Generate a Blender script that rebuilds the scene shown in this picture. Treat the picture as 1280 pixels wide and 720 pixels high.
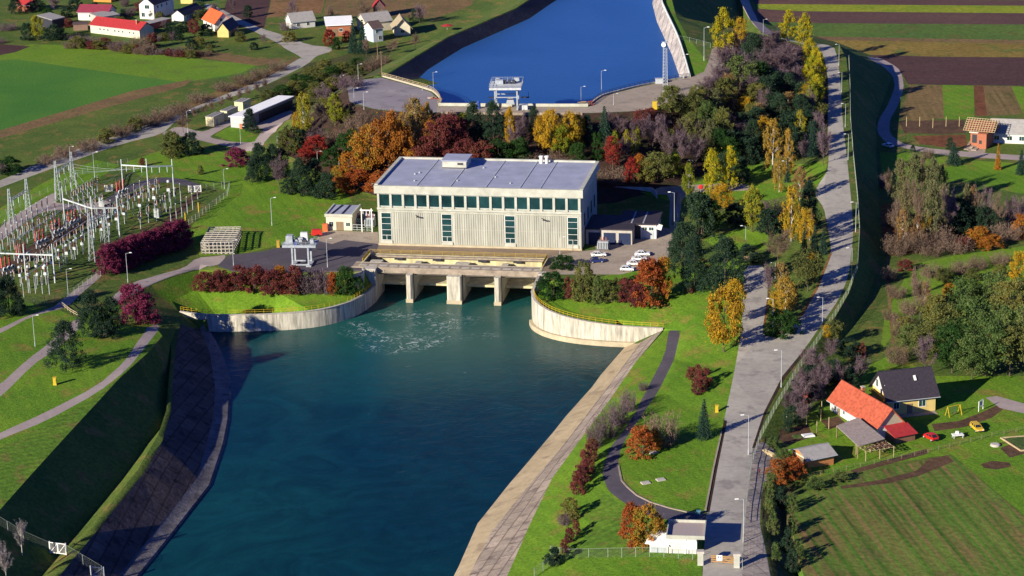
import bpy, math, random
import numpy as np
from mathutils import Vector, Matrix
from mathutils.geometry import delaunay_2d_cdt
from mathutils.bvhtree import BVHTree

for o in list(bpy.data.objects): bpy.data.objects.remove(o)
scene = bpy.context.scene
COL = scene.collection
R = math.radians
rng = np.random.default_rng(7)
random.seed(7)

# ------------------------------------------------------------------ camera
FPX, PITCH, ROLL, CAMH = 2800.0, R(17.5), -0.025, 180.0
_f = Vector((0, math.cos(PITCH), -math.sin(PITCH)))
_r0 = Vector((1, 0, 0)); _u0 = Vector((0, math.sin(PITCH), math.cos(PITCH)))
_r = math.cos(ROLL) * _r0 + math.sin(ROLL) * _u0
_u = -math.sin(ROLL) * _r0 + math.cos(ROLL) * _u0
CAMP = Vector((0, 0, CAMH))
cam = bpy.data.cameras.new('camera'); camo = bpy.data.objects.new('camera', cam); COL.objects.link(camo)
cam.sensor_width = 36; cam.lens = FPX / 1280 * 36; cam.clip_end = 9000; cam.clip_start = 1
m = Matrix((( _r.x, _u.x, -_f.x, 0), (_r.y, _u.y, -_f.y, 0), (_r.z, _u.z, -_f.z, CAMH), (0, 0, 0, 1)))
camo.matrix_world = m
scene.camera = camo
scene.render.resolution_x, scene.render.resolution_y = 1024, 576

# ------------------------------------------------------------------ light
SUN_EL, SUN_AZ = R(21), R(227)      # azimuth clockwise from +Y, towards the sun
world = bpy.data.worlds.new('World'); scene.world = world; world.use_nodes = True
wn = world.node_tree.nodes; wl = world.node_tree.links
sky = wn.new('ShaderNodeTexSky'); sky.sky_type = 'NISHITA'; sky.sun_disc = False
sky.sun_elevation = SUN_EL; sky.sun_rotation = SUN_AZ; sky.air_density = 0.55; sky.dust_density = 0.0; sky.ozone_density = 6.0
wn['Background'].inputs['Strength'].default_value = 0.062
tint = wn.new('ShaderNodeMix'); tint.data_type = 'RGBA'; tint.blend_type = 'MULTIPLY'; tint.inputs[0].default_value = 1.0
tint.inputs[7].default_value = (.60, .80, 1.55, 1)          # a deep clear autumn-blue sky
wl.new(sky.outputs[0], tint.inputs[6]); wl.new(tint.outputs[2], wn['Background'].inputs[0])
sl = bpy.data.lights.new('sun', 'SUN'); sl.energy = 5.0; sl.angle = R(0.5); sl.color = (1.0, 0.915, 0.75)
so = bpy.data.objects.new('sun', sl); COL.objects.link(so)
sd = Vector((math.sin(SUN_AZ) * math.cos(SUN_EL), math.cos(SUN_AZ) * math.cos(SUN_EL), math.sin(SUN_EL)))
so.rotation_euler = (-sd).to_track_quat('-Z', 'Y').to_euler(); so.location = (-300, -100, 300)
vs = scene.view_settings
scene.display_settings.display_device = 'sRGB'
vs.view_transform = 'Standard'; vs.look = 'None'; vs.gamma = 1; vs.use_curve_mapping = False
vs.exposure = 0.68

# ------------------------------------------------------------------ projection helpers
def ray(px, py):
    return ((px - 640) * _r - (py - 360) * _u + FPX * _f).normalized()
def U(px, py, z):
    d = ray(px, py); t = (z - CAMH) / d.z
    return CAMP + d * t
def PJ(p):
    q = Vector(p) - CAMP; w = q.dot(_f)
    return 640 + FPX * q.dot(_r) / w, 360 - FPX * q.dot(_u) / w
def ppm(p):
    return FPX / (Vector(p) - CAMP).dot(_f)

# ------------------------------------------------------------------ materials
_M = {}
def _nodes(name):
    mt = bpy.data.materials.new(name); mt.use_nodes = True
    nt = mt.node_tree; return mt, nt, nt.nodes, nt.links, nt.nodes['Principled BSDF']
def rgba(c): return (c[0], c[1], c[2], 1)
def noise(nt, vec, scale, detail=4, rough=.6, dist=0):
    n = nt.nodes.new('ShaderNodeTexNoise'); n.inputs['Scale'].default_value = scale
    n.inputs['Detail'].default_value = detail; n.inputs['Roughness'].default_value = rough
    n.inputs['Distortion'].default_value = dist
    nt.links.new(vec, n.inputs['Vector']); return n.outputs['Fac']
def ramp(nt, fac, stops):
    r = nt.nodes.new('ShaderNodeValToRGB'); e = r.color_ramp.elements
    while len(e) < len(stops): e.new(0.5)
    for i, (p, c) in enumerate(stops): e[i].position = p; e[i].color = rgba(c)
    nt.links.new(fac, r.inputs['Fac']); return r.outputs['Color']
def mix(nt, fac, a, b, mode='MIX'):
    n = nt.nodes.new('ShaderNodeMix'); n.data_type = 'RGBA'; n.blend_type = mode
    if isinstance(fac, (int, float)): n.inputs[0].default_value = fac
    else: nt.links.new(fac, n.inputs[0])
    for k, s in ((6, a), (7, b)):
        if isinstance(s, tuple): n.inputs[k].default_value = rgba(s)
        else: nt.links.new(s, n.inputs[k])
    return n.outputs[2]
def mth(nt, op, a, b=None, c=None):
    n = nt.nodes.new('ShaderNodeMath'); n.operation = op
    for i, s in enumerate((a, b, c)):
        if s is None: continue
        if isinstance(s, (int, float)): n.inputs[i].default_value = s
        else: nt.links.new(s, n.inputs[i])
    return n.outputs[0]
def pos(nt):
    return nt.nodes.new('ShaderNodeNewGeometry').outputs['Position']
def objc(nt):
    return nt.nodes.new('ShaderNodeTexCoord').outputs['Object']
def bumpn(nt, bsdf, h, strength, dist=.1):
    b = nt.nodes.new('ShaderNodeBump'); b.inputs['Strength'].default_value = strength
    b.inputs['Distance'].default_value = dist
    nt.links.new(h, b.inputs['Height']); nt.links.new(b.outputs[0], bsdf.inputs['Normal'])

def mat(name, col, rough=.7, var=.25, scale=.8, metal=0, streak=False, bump=0, spec=.3):
    """plain object surface with weathering noise"""
    if name in _M: return _M[name]
    mt, nt, N, L, b = _nodes(name)
    p = objc(nt)
    if streak:
        mp = nt.nodes.new('ShaderNodeMapping'); mp.inputs['Scale'].default_value = (1, 1, .12)
        L.new(p, mp.inputs[0]); p2 = mp.outputs[0]
    else: p2 = p
    f = noise(nt, p2, scale, 6, .65)
    lo = tuple(x * (1 - var) for x in col); hi = tuple(min(1, x * (1 + var)) for x in col)
    c = ramp(nt, f, [(.3, lo), (.7, hi)])
    L.new(c, b.inputs['Base Color']); b.inputs['Roughness'].default_value = rough
    b.inputs['Metallic'].default_value = metal; b.inputs['Specular IOR Level'].default_value = spec
    if bump: bumpn(nt, b, f, bump)
    _M[name] = mt; return mt

def gmat(name, a, b_, c=None, scale=.03, fine=.9, rough=.95, rows=None, spots=None, bump=.5, fvar=.35, stripes=None, brick=None):
    """ground surface: broad patches between colours a,b (and c spots), fine grain, optional rows (angle, spacing, colour, amount)"""
    if name in _M: return _M[name]
    mt, nt, N, L, bs = _nodes(name)
    p = pos(nt)
    f = noise(nt, p, scale, 5, .6, .6)
    col = ramp(nt, f, [(.35, a), (.65, b_)])
    if c is not None:
        f3 = noise(nt, p, spots or scale * 3.3, 5, .6)
        rr = ramp(nt, f3, [(.54, (0, 0, 0)), (.66, (1, 1, 1))])
        col = mix(nt, rr, col, c)
    if stripes is not None:
        ang, sp, amt = stripes
        mp = nt.nodes.new('ShaderNodeMapping'); mp.vector_type = 'POINT'; mp.inputs['Rotation'].default_value = (0, 0, -ang)
        L.new(p, mp.inputs[0])
        w = nt.nodes.new('ShaderNodeTexWave'); w.inputs['Scale'].default_value = 2 * math.pi / sp / 20 * 1.0
        w.inputs['Distortion'].default_value = 1.0; w.inputs['Detail'].default_value = 2; w.inputs['Detail Scale'].default_value = .6
        L.new(mp.outputs[0], w.inputs[0])
        col = mix(nt, mth(nt, 'MULTIPLY', w.outputs['Fac'], amt), col, mix(nt, 1.0, col, (1.35, 1.3, 1.1), 'MULTIPLY'))
    if brick is not None:
        ang, bw, bh, mort = brick
        mp = nt.nodes.new('ShaderNodeMapping'); mp.inputs['Rotation'].default_value = (0, 0, -ang)
        L.new(p, mp.inputs[0])
        bt = nt.nodes.new('ShaderNodeTexBrick'); L.new(mp.outputs[0], bt.inputs[0])
        bt.inputs['Scale'].default_value = 1.0; bt.inputs['Brick Width'].default_value = bw; bt.inputs['Row Height'].default_value = bh
        bt.inputs['Mortar Size'].default_value = mort; bt.inputs['Mortar Smooth'].default_value = .3; bt.offset = 0.0 if bw == bh else .5
        bt.inputs['Color1'].default_value = (.78, .78, .78, 1); bt.inputs['Color2'].default_value = (1.18, 1.16, 1.12, 1); bt.inputs['Mortar'].default_value = (.52, .50, .49, 1)
        col = mix(nt, .9, col, bt.outputs['Color'], 'MULTIPLY')
    if rows is not None:
        for (ang, sp, rc, amt) in rows:
            mp = nt.nodes.new('ShaderNodeMapping'); mp.inputs['Rotation'].default_value = (0, 0, -ang)
            L.new(p, mp.inputs[0])
            m2 = nt.nodes.new('ShaderNodeMapping'); m2.inputs['Scale'].default_value = (1 / sp, .012, 0)
            L.new(mp.outputs[0], m2.inputs[0])
            st = ramp(nt, noise(nt, m2.outputs[0], 1.0, 3, .55), [(.47, (0,) * 3), (.60, (1,) * 3)])
            w = nt.nodes.new('ShaderNodeTexWave'); w.inputs['Scale'].default_value = 2 * math.pi / sp / 20
            w.inputs['Distortion'].default_value = .12; w.inputs['Detail'].default_value = 1
            L.new(mp.outputs[0], w.inputs[0])
            g = noise(nt, p, .05, 4)
            ww = mth(nt, 'ADD', mth(nt, 'MULTIPLY', w.outputs['Fac'], .5), mth(nt, 'MULTIPLY', st, .6))
            fac = mth(nt, 'MULTIPLY', mth(nt, 'MULTIPLY', ww, amt), ramp(nt, g, [(.35, (.3,) * 3), (.62, (1,) * 3)]))
            col = mix(nt, fac, col, rc)
    f2 = noise(nt, p, fine, 4, .7)
    v = ramp(nt, f2, [(.3, (1 - fvar,) * 3), (.7, (1 + fvar,) * 3)])
    col = mix(nt, 1.0, col, v, 'MULTIPLY')
    L.new(col, bs.inputs['Base Color']); bs.inputs['Roughness'].default_value = rough
    bs.inputs['Specular IOR Level'].default_value = .1
    if bump: bumpn(nt, bs, f2, bump, .35)
    _M[name] = mt; return mt

def leafmat(name, a, b_, c=None, trans=.25, hue=.5):
    if name in _M: return _M[name]
    mt, nt, N, L, bs = _nodes(name)
    oi = nt.nodes.new('ShaderNodeObjectInfo')
    p = pos(nt)
    f = noise(nt, p, .55, 3, .6)
    f = mth(nt, 'ADD', f, mth(nt, 'MULTIPLY', mth(nt, 'SUBTRACT', oi.outputs['Random'], .5), .30))
    st = [(.30, a), (.68, b_)] if c is None else [(.28, a), (.52, b_), (.72, c)]
    col = ramp(nt, f, st)
    f2 = noise(nt, p, 2.6, 2, .6)
    v = ramp(nt, f2, [(.3, (.62,) * 3), (.7, (1.38,) * 3)])
    col = mix(nt, 1.0, col, v, 'MULTIPLY')
    L.new(col, bs.inputs['Base Color']); bs.inputs['Roughness'].default_value = .75
    bs.inputs['Specular IOR Level'].default_value = .12
    if trans > 0:
        t = nt.nodes.new('ShaderNodeBsdfTranslucent'); L.new(col, t.inputs[0])
        ms = nt.nodes.new('ShaderNodeMixShader'); ms.inputs[0].default_value = trans
        L.new(bs.outputs[0], ms.inputs[1]); L.new(t.outputs[0], ms.inputs[2])
        L.new(ms.outputs[0], nt.nodes['Material Output'].inputs['Surface'])
    _M[name] = mt; return mt

# ------------------------------------------------------------------ object helpers
def children(o): return list(o.children)
REG = []
def lab(o, cat, phrase, where, group=None):
    """register a top-level thing; labels are written at the end"""
    o['category'] = cat
    if group: o['group'] = group
    REG.append((o, phrase, where))
    return o
def struct(o):
    o['kind'] = 'structure'; return o
def empty(name, loc, rz=0):
    o = bpy.data.objects.new(name, None); COL.objects.link(o)
    o.empty_display_size = .5; o.location = loc; o.rotation_euler = (0, 0, rz); return o
def link(name, me, parent=None):
    o = bpy.data.objects.new(name, me); COL.objects.link(o)
    if parent is not None: o.parent = parent
    return o
def copy_tree(o, parent=None):
    c = o.copy(); COL.objects.link(c); c.parent = parent
    for ch in o.children: copy_tree(ch, c)
    return c

class MB:
    def __init__(s): s.v = []; s.f = []
    def add(s, vs, fs):
        n = len(s.v); s.v += [tuple(x) for x in vs]; s.f += [tuple(i + n for i in f) for f in fs]; return s
    def box(s, x0, x1, y0, y1, z0, z1):
        return s.add([(x0,y0,z0),(x1,y0,z0),(x1,y1,z0),(x0,y1,z0),(x0,y0,z1),(x1,y0,z1),(x1,y1,z1),(x0,y1,z1)],
                     [(3,2,1,0),(4,5,6,7),(0,1,5,4),(1,2,6,5),(2,3,7,6),(3,0,4,7)])
    def frustum(s, x0, x1, y0, y1, z0, z1, ix, iy):
        return s.add([(x0,y0,z0),(x1,y0,z0),(x1,y1,z0),(x0,y1,z0),(x0+ix,y0+iy,z1),(x1-ix,y0+iy,z1),(x1-ix,y1-iy,z1),(x0+ix,y1-iy,z1)],
                     [(3,2,1,0),(4,5,6,7),(0,1,5,4),(1,2,6,5),(2,3,7,6),(3,0,4,7)])
    def cyl(s, p0, p1, r0, r1=None, n=6):
        r1 = r0 if r1 is None else r1
        p0 = Vector(p0); p1 = Vector(p1); d = (p1 - p0)
        if d.length < 1e-6: return s
        d.normalize(); a = d.orthogonal().normalized(); b = d.cross(a)
        vs = []; fs = []
        for (p, r) in ((p0, r0), (p1, r1)):
            for k in range(n):
                t = 2 * math.pi * k / n
                vs.append(p + (a * math.cos(t) + b * math.sin(t)) * r)
        for k in range(n): fs.append((k, (k + 1) % n, n + (k + 1) % n, n + k))
        fs.append(tuple(range(n - 1, -1, -1))); fs.append(tuple(range(n, 2 * n)))
        return s.add(vs, fs)
    def bar(s, p0, p1, w, h=None):
        """rectangular bar"""
        h = w if h is None else h
        p0 = Vector(p0); p1 = Vector(p1); d = (p1 - p0).normalized()
        up = Vector((0, 0, 1)) if abs(d.z) < .95 else Vector((0, 1, 0))
        a = d.cross(up).normalized() * (w / 2); b = a.cross(d).normalized() * (h / 2)
        vs = [p0 - a - b, p0 + a - b, p0 + a + b, p0 - a + b, p1 - a - b, p1 + a - b, p1 + a + b, p1 - a + b]
        return s.add(vs, [(3,2,1,0),(4,5,6,7),(0,1,5,4),(1,2,6,5),(2,3,7,6),(3,0,4,7)])
    def prism_x(s, prof, x0, x1):
        n = len(prof); vs = [(x0, y, z) for y, z in prof] + [(x1, y, z) for y, z in prof]
        fs = [(k, (k + 1) % n, n + (k + 1) % n, n + k) for k in range(n)]
        return s.add(vs, fs + [tuple(range(n - 1, -1, -1)), tuple(range(n, 2 * n))])
    def prism_y(s, prof, y0, y1):
        n = len(prof); vs = [(x, y0, z) for x, z in prof] + [(x, y1, z) for x, z in prof]
        fs = [(k, n + k, n + (k + 1) % n, (k + 1) % n) for k in range(n)]
        return s.add(vs, fs + [tuple(range(n)), tuple(range(2 * n - 1, n - 1, -1))])
    def extrude(s, poly, z0, z1):
        n = len(poly); vs = [(x, y, z0) for x, y in poly] + [(x, y, z1) for x, y in poly]
        fs = [(k, (k + 1) % n, n + (k + 1) % n, n + k) for k in range(n)]
        return s.add(vs, fs + [tuple(range(n - 1, -1, -1)), tuple(range(n, 2 * n))])
    def blob(s, c, rx, ry, rz, n=8, m=5, jit=0.0):
        vs = [(c[0], c[1], c[2] + rz)]
        for i in range(1, m):
            th = math.pi * i / m
            for k in range(n):
                ph = 2 * math.pi * k / n; j = 1 + random.uniform(-jit, jit)
                vs.append((c[0] + rx * math.sin(th) * math.cos(ph) * j, c[1] + ry * math.sin(th) * math.sin(ph) * j, c[2] + rz * math.cos(th) * j))
        vs.append((c[0], c[1], c[2] - rz)); fs = []
        for k in range(n): fs.append((0, 1 + k, 1 + (k + 1) % n))
        for i in range(m - 2):
            for k in range(n):
                a = 1 + i * n + k; b2 = 1 + i * n + (k + 1) % n
                fs.append((a, a + n, b2 + n, b2))
        e = len(vs) - 1; q = 1 + (m - 2) * n
        for k in range(n): fs.append((e, q + (k + 1) % n, q + k))
        return s.add(vs, fs)
    def mesh(s, name, mt, smooth=False):
        me = bpy.data.meshes.new(name); me.from_pydata(s.v, [], s.f); me.update()
        if mt is not None: me.materials.append(mt)
        if smooth: me.polygons.foreach_set('use_smooth', [True] * len(me.polygons))
        return me
    def build(s, name, mt, parent=None, smooth=False):
        return link(name, s.mesh(name, mt, smooth), parent)
# ================================================================== TERRAIN
ZR, ZT = 14.0, -9.0           # reservoir and tailrace water levels
LINES = [  # breaklines as (px, py, z): surveyed edges of banks, crests, toes
 # reservoir left bank: crest outer, crest inner, waterline, bed
 [(478,96,18),(520,70,18),(560,46,18),(605,27,18),(645,10,18),(672,-8,18),(712,-32,18),(772,-72,18)],
 # platform and dam crest
 [(434,108,18),(443,100,18),(468,95,18),(478,96,18),(510,105,18),(539,114,18),(550,125,18),(547,132.5,18),(640,133.5,18),(735,133.5,18),(752,121,18),(770,115.5,18),(800,108,18),(830,102,18),(862,96.5,18)],
 [(434,108,18),(436,128,18),(467,137,18),(500,140,18),(547,141,18),(640,142,18),(728,142,18),(800,139,18),(850,126,18),(890,100,18),(905,80,18),(901,55,18)],
 [(862,96.5,18),(880,89,18),(885,78,18),(889,62,18),(901,55,18)],
 # right bank: crest and waterline
 [(862,96.5,18),(848,50,18),(832,15,18),(827,0,18),(836,-30,18),(855,-70,18)],
 [(849,99,13.6),(839,70,13.6),(820,28,13.6),(814,4,13.6),(822,-26,13.6)],
 [(885,78,18),(862,50,18),(845,20,18),(840,0,18),(850,-30,18),(868,-70,18)],
 # right outer slope toe
 [(927,60,2),(926,22,0),(920,-2,-1),(921,-30,-1.5),(935,-70,-2)],
 # left toe of the reservoir bank and platform slope
 [(300,187,2),(330,166,2),(362,151,2)],
 # toe behind the powerhouse
 [(300,187,2),(345,200,2),(390,222,2),(430,236,1.6),(470,248,.4),(500,256,0),(620,260,0),(760,258,0),(800,246,.8),(840,236,1.6),(880,222,2),(930,200,2.2),(985,187,3)],
 # ramp road
 [(953,42,8),(985,50,9.5),(1022,60,10.5),(1031,73,10.2),(1036,105,9.6),(1035,150,8),(1036,200,6.5),(1030,235,5.4),(1034,280,4.2),(1040,317,3.6),(1022,362,2.6),(1004,394,1.8),(975,424,.9)],
 [(925,0,1),(938,25,4.5),(953,42,8)],
 [(1042,57,10.5),(1047,73,10.2),(1051,105,9.6),(1053,150,8),(1059,200,6.5),(1064,250,5),(1067,290,4),(1061,345,3),(1048,375,2.2),(1034,395,1.8),(1006,436,.8),(978,470,.3),(955,515,0),(941,560,0),(934,620,0),(929,660,0),(927,740,0),(925,880,0)],
 [(1050,57.5,10.5),(1058,73,10.2),(1061,105,9.6),(1062.5,150,8),(1067,200,6.5),(1072,250,5),(1075,290,4),(1072,335,3),(1061,367,2.2),(1045,395,1.5),(1022,430,.6),(995,470,0),(968,517,-.3),(950,555,-.2)],
 [(1022,60,10.5),(1042,57,10.5),(1050,57.5,10.5),(1066,66,7.5),(1090,78,2),(1110,88,-1.8)],
 # dike toe
 [(1110,88,-1.8),(1114,98,-2),(1106,120,-2),(1095,150,-2),(1096,200,-2),(1099,250,-2),(1100,300,-2),(1097,340,-2),(1082,378,-2),(1064,410,-2),(1040,440,-1.8),(1008,490,-1.6),(980,540,-1.4),(962,590,-1)],
 [(935,0,-1.6),(955,33,-2),(985,43,-2),(1040,51,-2),(1085,68,-2),(1112,84,-2)],
 # main road left edge
 [(927,413,.8),(918,465,.4),(905,525,0),(893,585,0),(883,640,0),(877,740,0),(874,880,0)],
 [(930,332,1.2),(957,332,1.4),(960,365,1.3),(954,407,1),(953,418,.9)],
 # service path
 [(836,413,-3.4),(831,444,-3.2),(811,482,-2.6),(787,529,-1.8),(762,560,-1.2),(752,591,-.9),(760,613,-.7),(778,627,-.5),(805,642,-.2),(835,650,0),(880,652,0)],
 [(851,413,-3.2),(842,449,-3),(823,489,-2.4),(805,515,-1.8),(777,556,-1.1),(772,582,-.8),(776,602,-.6),(795,620,-.4),(836,636,-.1),(882,640,0)],
 # right revetment
 [(829,412,-4.4),(795,452,-4.4),(760,503,-4.4),(722,554,-4.4),(690,598,-4.4),(662,656,-4.4),(634,720,-4.4),(600,800,-4.4),(560,890,-4.4)],
 [(797,430,-7.2),(757,487,-7.2),(705,555,-7.2),(650,620,-7.2),(612,668,-7.2),(586,720,-7.2),(545,800,-7.2),(500,890,-7.2)],
 [(776,434,-9.6),(735,482,-9.6),(690,532,-9.6),(632,600,-9.6),(592,650,-9.6),(560,722,-9.6),(515,800,-9.6),(468,890,-9.6)],
 # terrace edge right of the intake and the curved wall's top
 [(667,366,-.8),(672,378,-1.4),(690,390,-2.2),(722,400,-3),(770,407.5,-3.8),(829,411,-4.2)],
 [(692,350,0),(730,366,-.6),(770,372,-.6),(820,372,-.4),(860,362,0),(900,352,.3)],
 [(676,364,-1.3),(690,378,-2),(722,390,-2.9),(770,399,-3.6),(826,405,-3.9)],
 # left curved wall top
 [(226,390,-4.4),(262,394,-4.6),(330,393.5,-4.6),(390,389,-4.6),(430,380,-4.6),(453,369,-4.6),(466,359,-4.6)],
 [(214,376,-3.6),(245,362,-3.5),(345,365,-3.9),(440,364,-4.2)],
 # left bank
 [(203,420,1.4),(186,440,2.8),(150,472,4),(115,510,4),(80,548,4),(40,592,4),(0,637,4),(-60,700,4),(-150,800,4)],
 [(213,430,-2.5),(211,470,-4.4),(204,530,-4.6),(180,560,-4.6),(150,602,-4.6),(98,664,-4.6),(48,722,-4.6),(-30,810,-4.6)],
 [(220,412,-2.6),(214,440,-2.6),(211,470,-2.7),(209,510,-2.7),(197,545,-2.7),(172,587,-2.7),(111,664,-2.7),(67,717,-2.7),(0,800,-2.7)],
 [(225,406,-2.6),(219,440,-2.7),(216,475,-2.8),(214,515,-2.8),(203,551,-2.8),(181,590,-2.8),(119,666,-2.8),(75,719,-2.8),(8,802,-2.8)],
 [(250,412,-8),(262,440,-8),(269,485,-8),(267,520,-8),(258,555,-8),(246,598,-8),(200,656,-8),(155,712,-8),(90,800,-8)],
 [(262,414,-8.5),(274,440,-8.5),(283,465,-8.5),(286,490,-8.5),(284,525,-8.5),(278,555,-8.5),(261,606,-8.5),(215,665,-8.5),(174,716,-8.5),(108,800,-8.5)],
 [(268,414,-9.6),(280,440,-9.6),(290,468,-9.6),(293,490,-9.6),(291,528,-9.6),(285,558,-9.6),(267,609,-9.6),(221,668,-9.6),(181,719,-9.6),(114,804,-9.6)],
 # left paths and yards
 [(0,490,4),(31,452,3.6),(64,428,3),(97,400,2.2)],
 [(-40,560,4.2),(0,545,4.2),(56,521,4.2),(122,486,4.1),(156,456,3.6),(180,430,2.4),(195,410,1.2)],
 [(0,415,3),(40,394,2.6),(79,383,2)],
 [(75,378,2),(125,342,1.6),(180,322,1.2),(235,285,1.2),(285,240,1.8)],
 [(140,375,1.2),(185,355,.6),(250,330,0),(290,338,0),(340,340,0),(455,338,0)],
 [(246,322,.2),(270,325,0),(330,312,0),(395,300,0),(408,288,0)],
 # field beyond the farm and ditch
 [(950,660,-.1),(958,700,-.1),(968,745,-.1)],
 [(962,612,-1),(964,655,-1),(970,690,-1),(980,745,-1)],
 [(978,616,-3.6),(978,655,-3.6),(988,690,-3.6),(1003,745,-3.6)],
 [(993,618,-2),(989,655,-2),(996,690,-2),(1012,745,-2)],
]
PTS = [  # spot heights
 (474,306,0),(727,314,0),(850,300,0.3),(835,330,0),(780,340,0),(745,300,0),(900,300,1.2),(950,300,1.2),(880,260,1.6),(920,235,2),(985,225,3),(1000,330,2.4),
 (60,330,2),(0,300,2.2),(100,250,2),(220,220,2),(160,200,2),(330,250,1.4),(380,262,.8),(270,290,1.2),(340,230,2),(0,350,2),
 (0,220,2),(0,100,2),(0,0,2),(150,60,2),(300,60,2),(200,0,2),(400,40,2),(400,0,2),(520,0,2),(320,110,2),(200,150,2),(-200,0,2),(-200,200,2),(-200,400,3),(-150,560,4.2),(300,-70,2),(0,-70,2),(560,-70,2),(-200,-70,2),
 (1100,0,-2),(1280,0,-2),(1280,100,-2),(1280,200,-2),(1200,250,-2.2),(1280,300,-2.2),(1150,350,-2.2),(1280,400,-2.2),(1100,450,-2),(1200,480,-2),(1280,520,-2),(1100,560,-2),(1280,620,-2),(1100,680,-2),(1280,740,-2),(1450,0,-2),(1450,300,-2),(1450,600,-2),(1420,850,-2),(1100,850,-2),(1100,-70,-2),(1400,-70,-2),
 (850,470,-1.2),(870,540,-.3),(840,590,-.3),(800,560,-.8),(880,400,.2),(870,380,-.3),
 (700,640,-2.4),(740,620,-1.4),(720,580,-2.6),(770,660,-.6),(830,680,0),(820,740,-.2),(700,720,-2.2),(760,740,-1),(700,870,-2.2),(800,870,-.5),(760,530,-2.6),
 (60,470,4),(100,440,3.2),(0,590,4.3),(60,545,4.2),
 (900,120,15),(960,110,9),(930,150,7),(1000,140,8),(880,150,11),(850,190,6),(800,190,8.5),(700,200,8),(600,200,8.5),(540,200,8.5),(470,190,9),(430,170,9.5),(390,160,7.5),(960,70,10),(990,90,10),
]
BX, BY = U(474, 306, 0), None      # powerhouse frame: origin front-left base corner
BYAW = R(-10.6); bX = Vector((math.cos(BYAW), math.sin(BYAW), 0)); bYv = Vector((-math.sin(BYAW), math.cos(BYAW), 0))
BW, BD = 58.5, 31.5
def Bp(x, y, z=0): return BX + bX * x + bYv * y + Vector((0, 0, z))
# intake: terrace edge follows the pit and the wing walls
FRONT_Y = -8.8                      # far side of the pit
W_LINES = [
 [Bp(-2.6, -22.3, 0), Bp(-.3, -22.0, 0), Bp(-.3, FRONT_Y, 0), Bp(49.8, FRONT_Y, 0), Bp(50.8, -22.0, 0)],
 [Bp(4.8, -25, -11), Bp(.3, -21.5, -11), Bp(.3, FRONT_Y - .5, -11), Bp(49.2, FRONT_Y - .5, -11), Bp(50.2, -23, -11)],
]
# wing wall feet: just outside each wall top, under water
def foot(lst, off, z):
    out = []
    ps = [U(*p) for p in lst]
    for i, p in enumerate(ps):
        a = ps[max(0, i - 1)]; b = ps[min(len(ps) - 1, i + 1)]; t = (b - a); t.z = 0; t.normalize()
        n = Vector((t.y, -t.x, 0)) * off
        q = p + n; q.z = z; out.append(q)
    return out
WALL_R = LINES[[l[0][:2] for l in LINES].index((667, 366))]
WALL_L = LINES[[l[0][:2] for l in LINES].index((226, 390))]
WALL_R[0:0] = []
fr_ = foot(WALL_R, .55, -11); fr_[-2].z = -10.2; fr_[-1].z = -4.7
mid_ = fr_[-2].lerp(fr_[-1], .5); mid_.z = -7.3; fr_.insert(len(fr_) - 1, mid_)
W_LINES.append(fr_)
W_LINES.append(foot(WALL_L[1:], .5, -11))
# reservoir side of the dam wall
LB = [U(*p) for p in LINES[0]]
def offs(ps, off, z, y0=None):
    out = []
    for i, p in enumerate(ps):
        a = ps[max(0, i - 1)]; b = ps[min(len(ps) - 1, i + 1)]; t = b - a; t.z = 0; t.normalize()
        out.append(Vector((p.x + t.y * off, p.y - t.x * off, z)))
    return out
W_LINES += [offs(LB, -3.5, 17.4), offs(LB[1:], 6.3, 13.5), offs(LB[1:], 13, 10.5), offs(LB, -34, 2)]
dw = [U(*p) for p in [(550,126,18),(547.5,132.5,18),(640,133.5,18),(735,133.5,18),(752,121,18),(770,115.5,18),(800,108,18),(830,102,18),(852,98.5,18)]]
W_LINES.append([Vector((p.x, p.y + 1.0, 12)) for p in dw])
W_LINES.append([Vector((p.x + .9, p.y + .7, 12)) for p in [U(500,102.5,18), U(539,114,18), U(549.5,123,18)]])
W_PTS = [U(300, 424, -13), U(290, 420, -12), U(340, 428, -13), U(600, 110, 11), U(700, 90, 11), U(700, 40, 11), U(760, 20, 11), U(740, -20, 11), U(780, -60, 11), U(640, 90, 11), U(780, 80, 11),
         U(520, 460, -13), U(450, 560, -13), U(350, 460, -13), U(620, 460, -13), U(600, 560, -13), U(380, 660, -13), U(500, 640, -13), U(350, 800, -13), U(560, 430, -13), U(400, 440, -13), U(690, 450, -13), U(300, 870, -13), U(470, 740, -13)]
far = []
for k in range(24):
    t = 2 * math.pi * k / 24
    far.append(Vector((4200 * math.cos(t), 600 + 4200 * math.sin(t), 0)))
    far.append(Vector((1700 * math.cos(t), 600 + 1700 * math.sin(t), 0)))
allp = []; edges = []
def addline(ps):
    n = len(allp); allp.extend(ps)
    for i in range(len(ps) - 1): edges.append((n + i, n + i + 1))
for l in LINES: addline([U(*p) for p in l])
for l in W_LINES: addline(l)
for p in PTS: allp.append(U(*p))
allp += W_PTS + far
cv, ce, cf, ov, oe, of = delaunay_2d_cdt([Vector((p.x, p.y)) for p in allp], edges, [], 0, 1e-3)
tz = []
for i, v in enumerate(cv):
    if ov[i]: tz.append(sum(allp[k].z for k in ov[i]) / len(ov[i]))
    else:
        best = None
        for a, b in edges:
            A, B = allp[a], allp[b]; d = (B - A).xy; L2 = d.length_squared
            if L2 < 1e-9: continue
            t = max(0, min(1, (v - A.xy).dot(d) / L2)); dist = (A.xy + d * t - v).length
            if best is None or dist < best[0]: best = (dist, A.z + (B.z - A.z) * t)
        tz.append(best[1])
TV = [Vector((v.x, v.y, z)) for v, z in zip(cv, tz)]
TIN = BVHTree.FromPolygons(TV, [tuple(f) for f in cf])
def gz(x, y):
    h = TIN.ray_cast(Vector((x, y, 500)), Vector((0, 0, -1)))
    return h[0].z if h[0] is not None else 0.0
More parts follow.
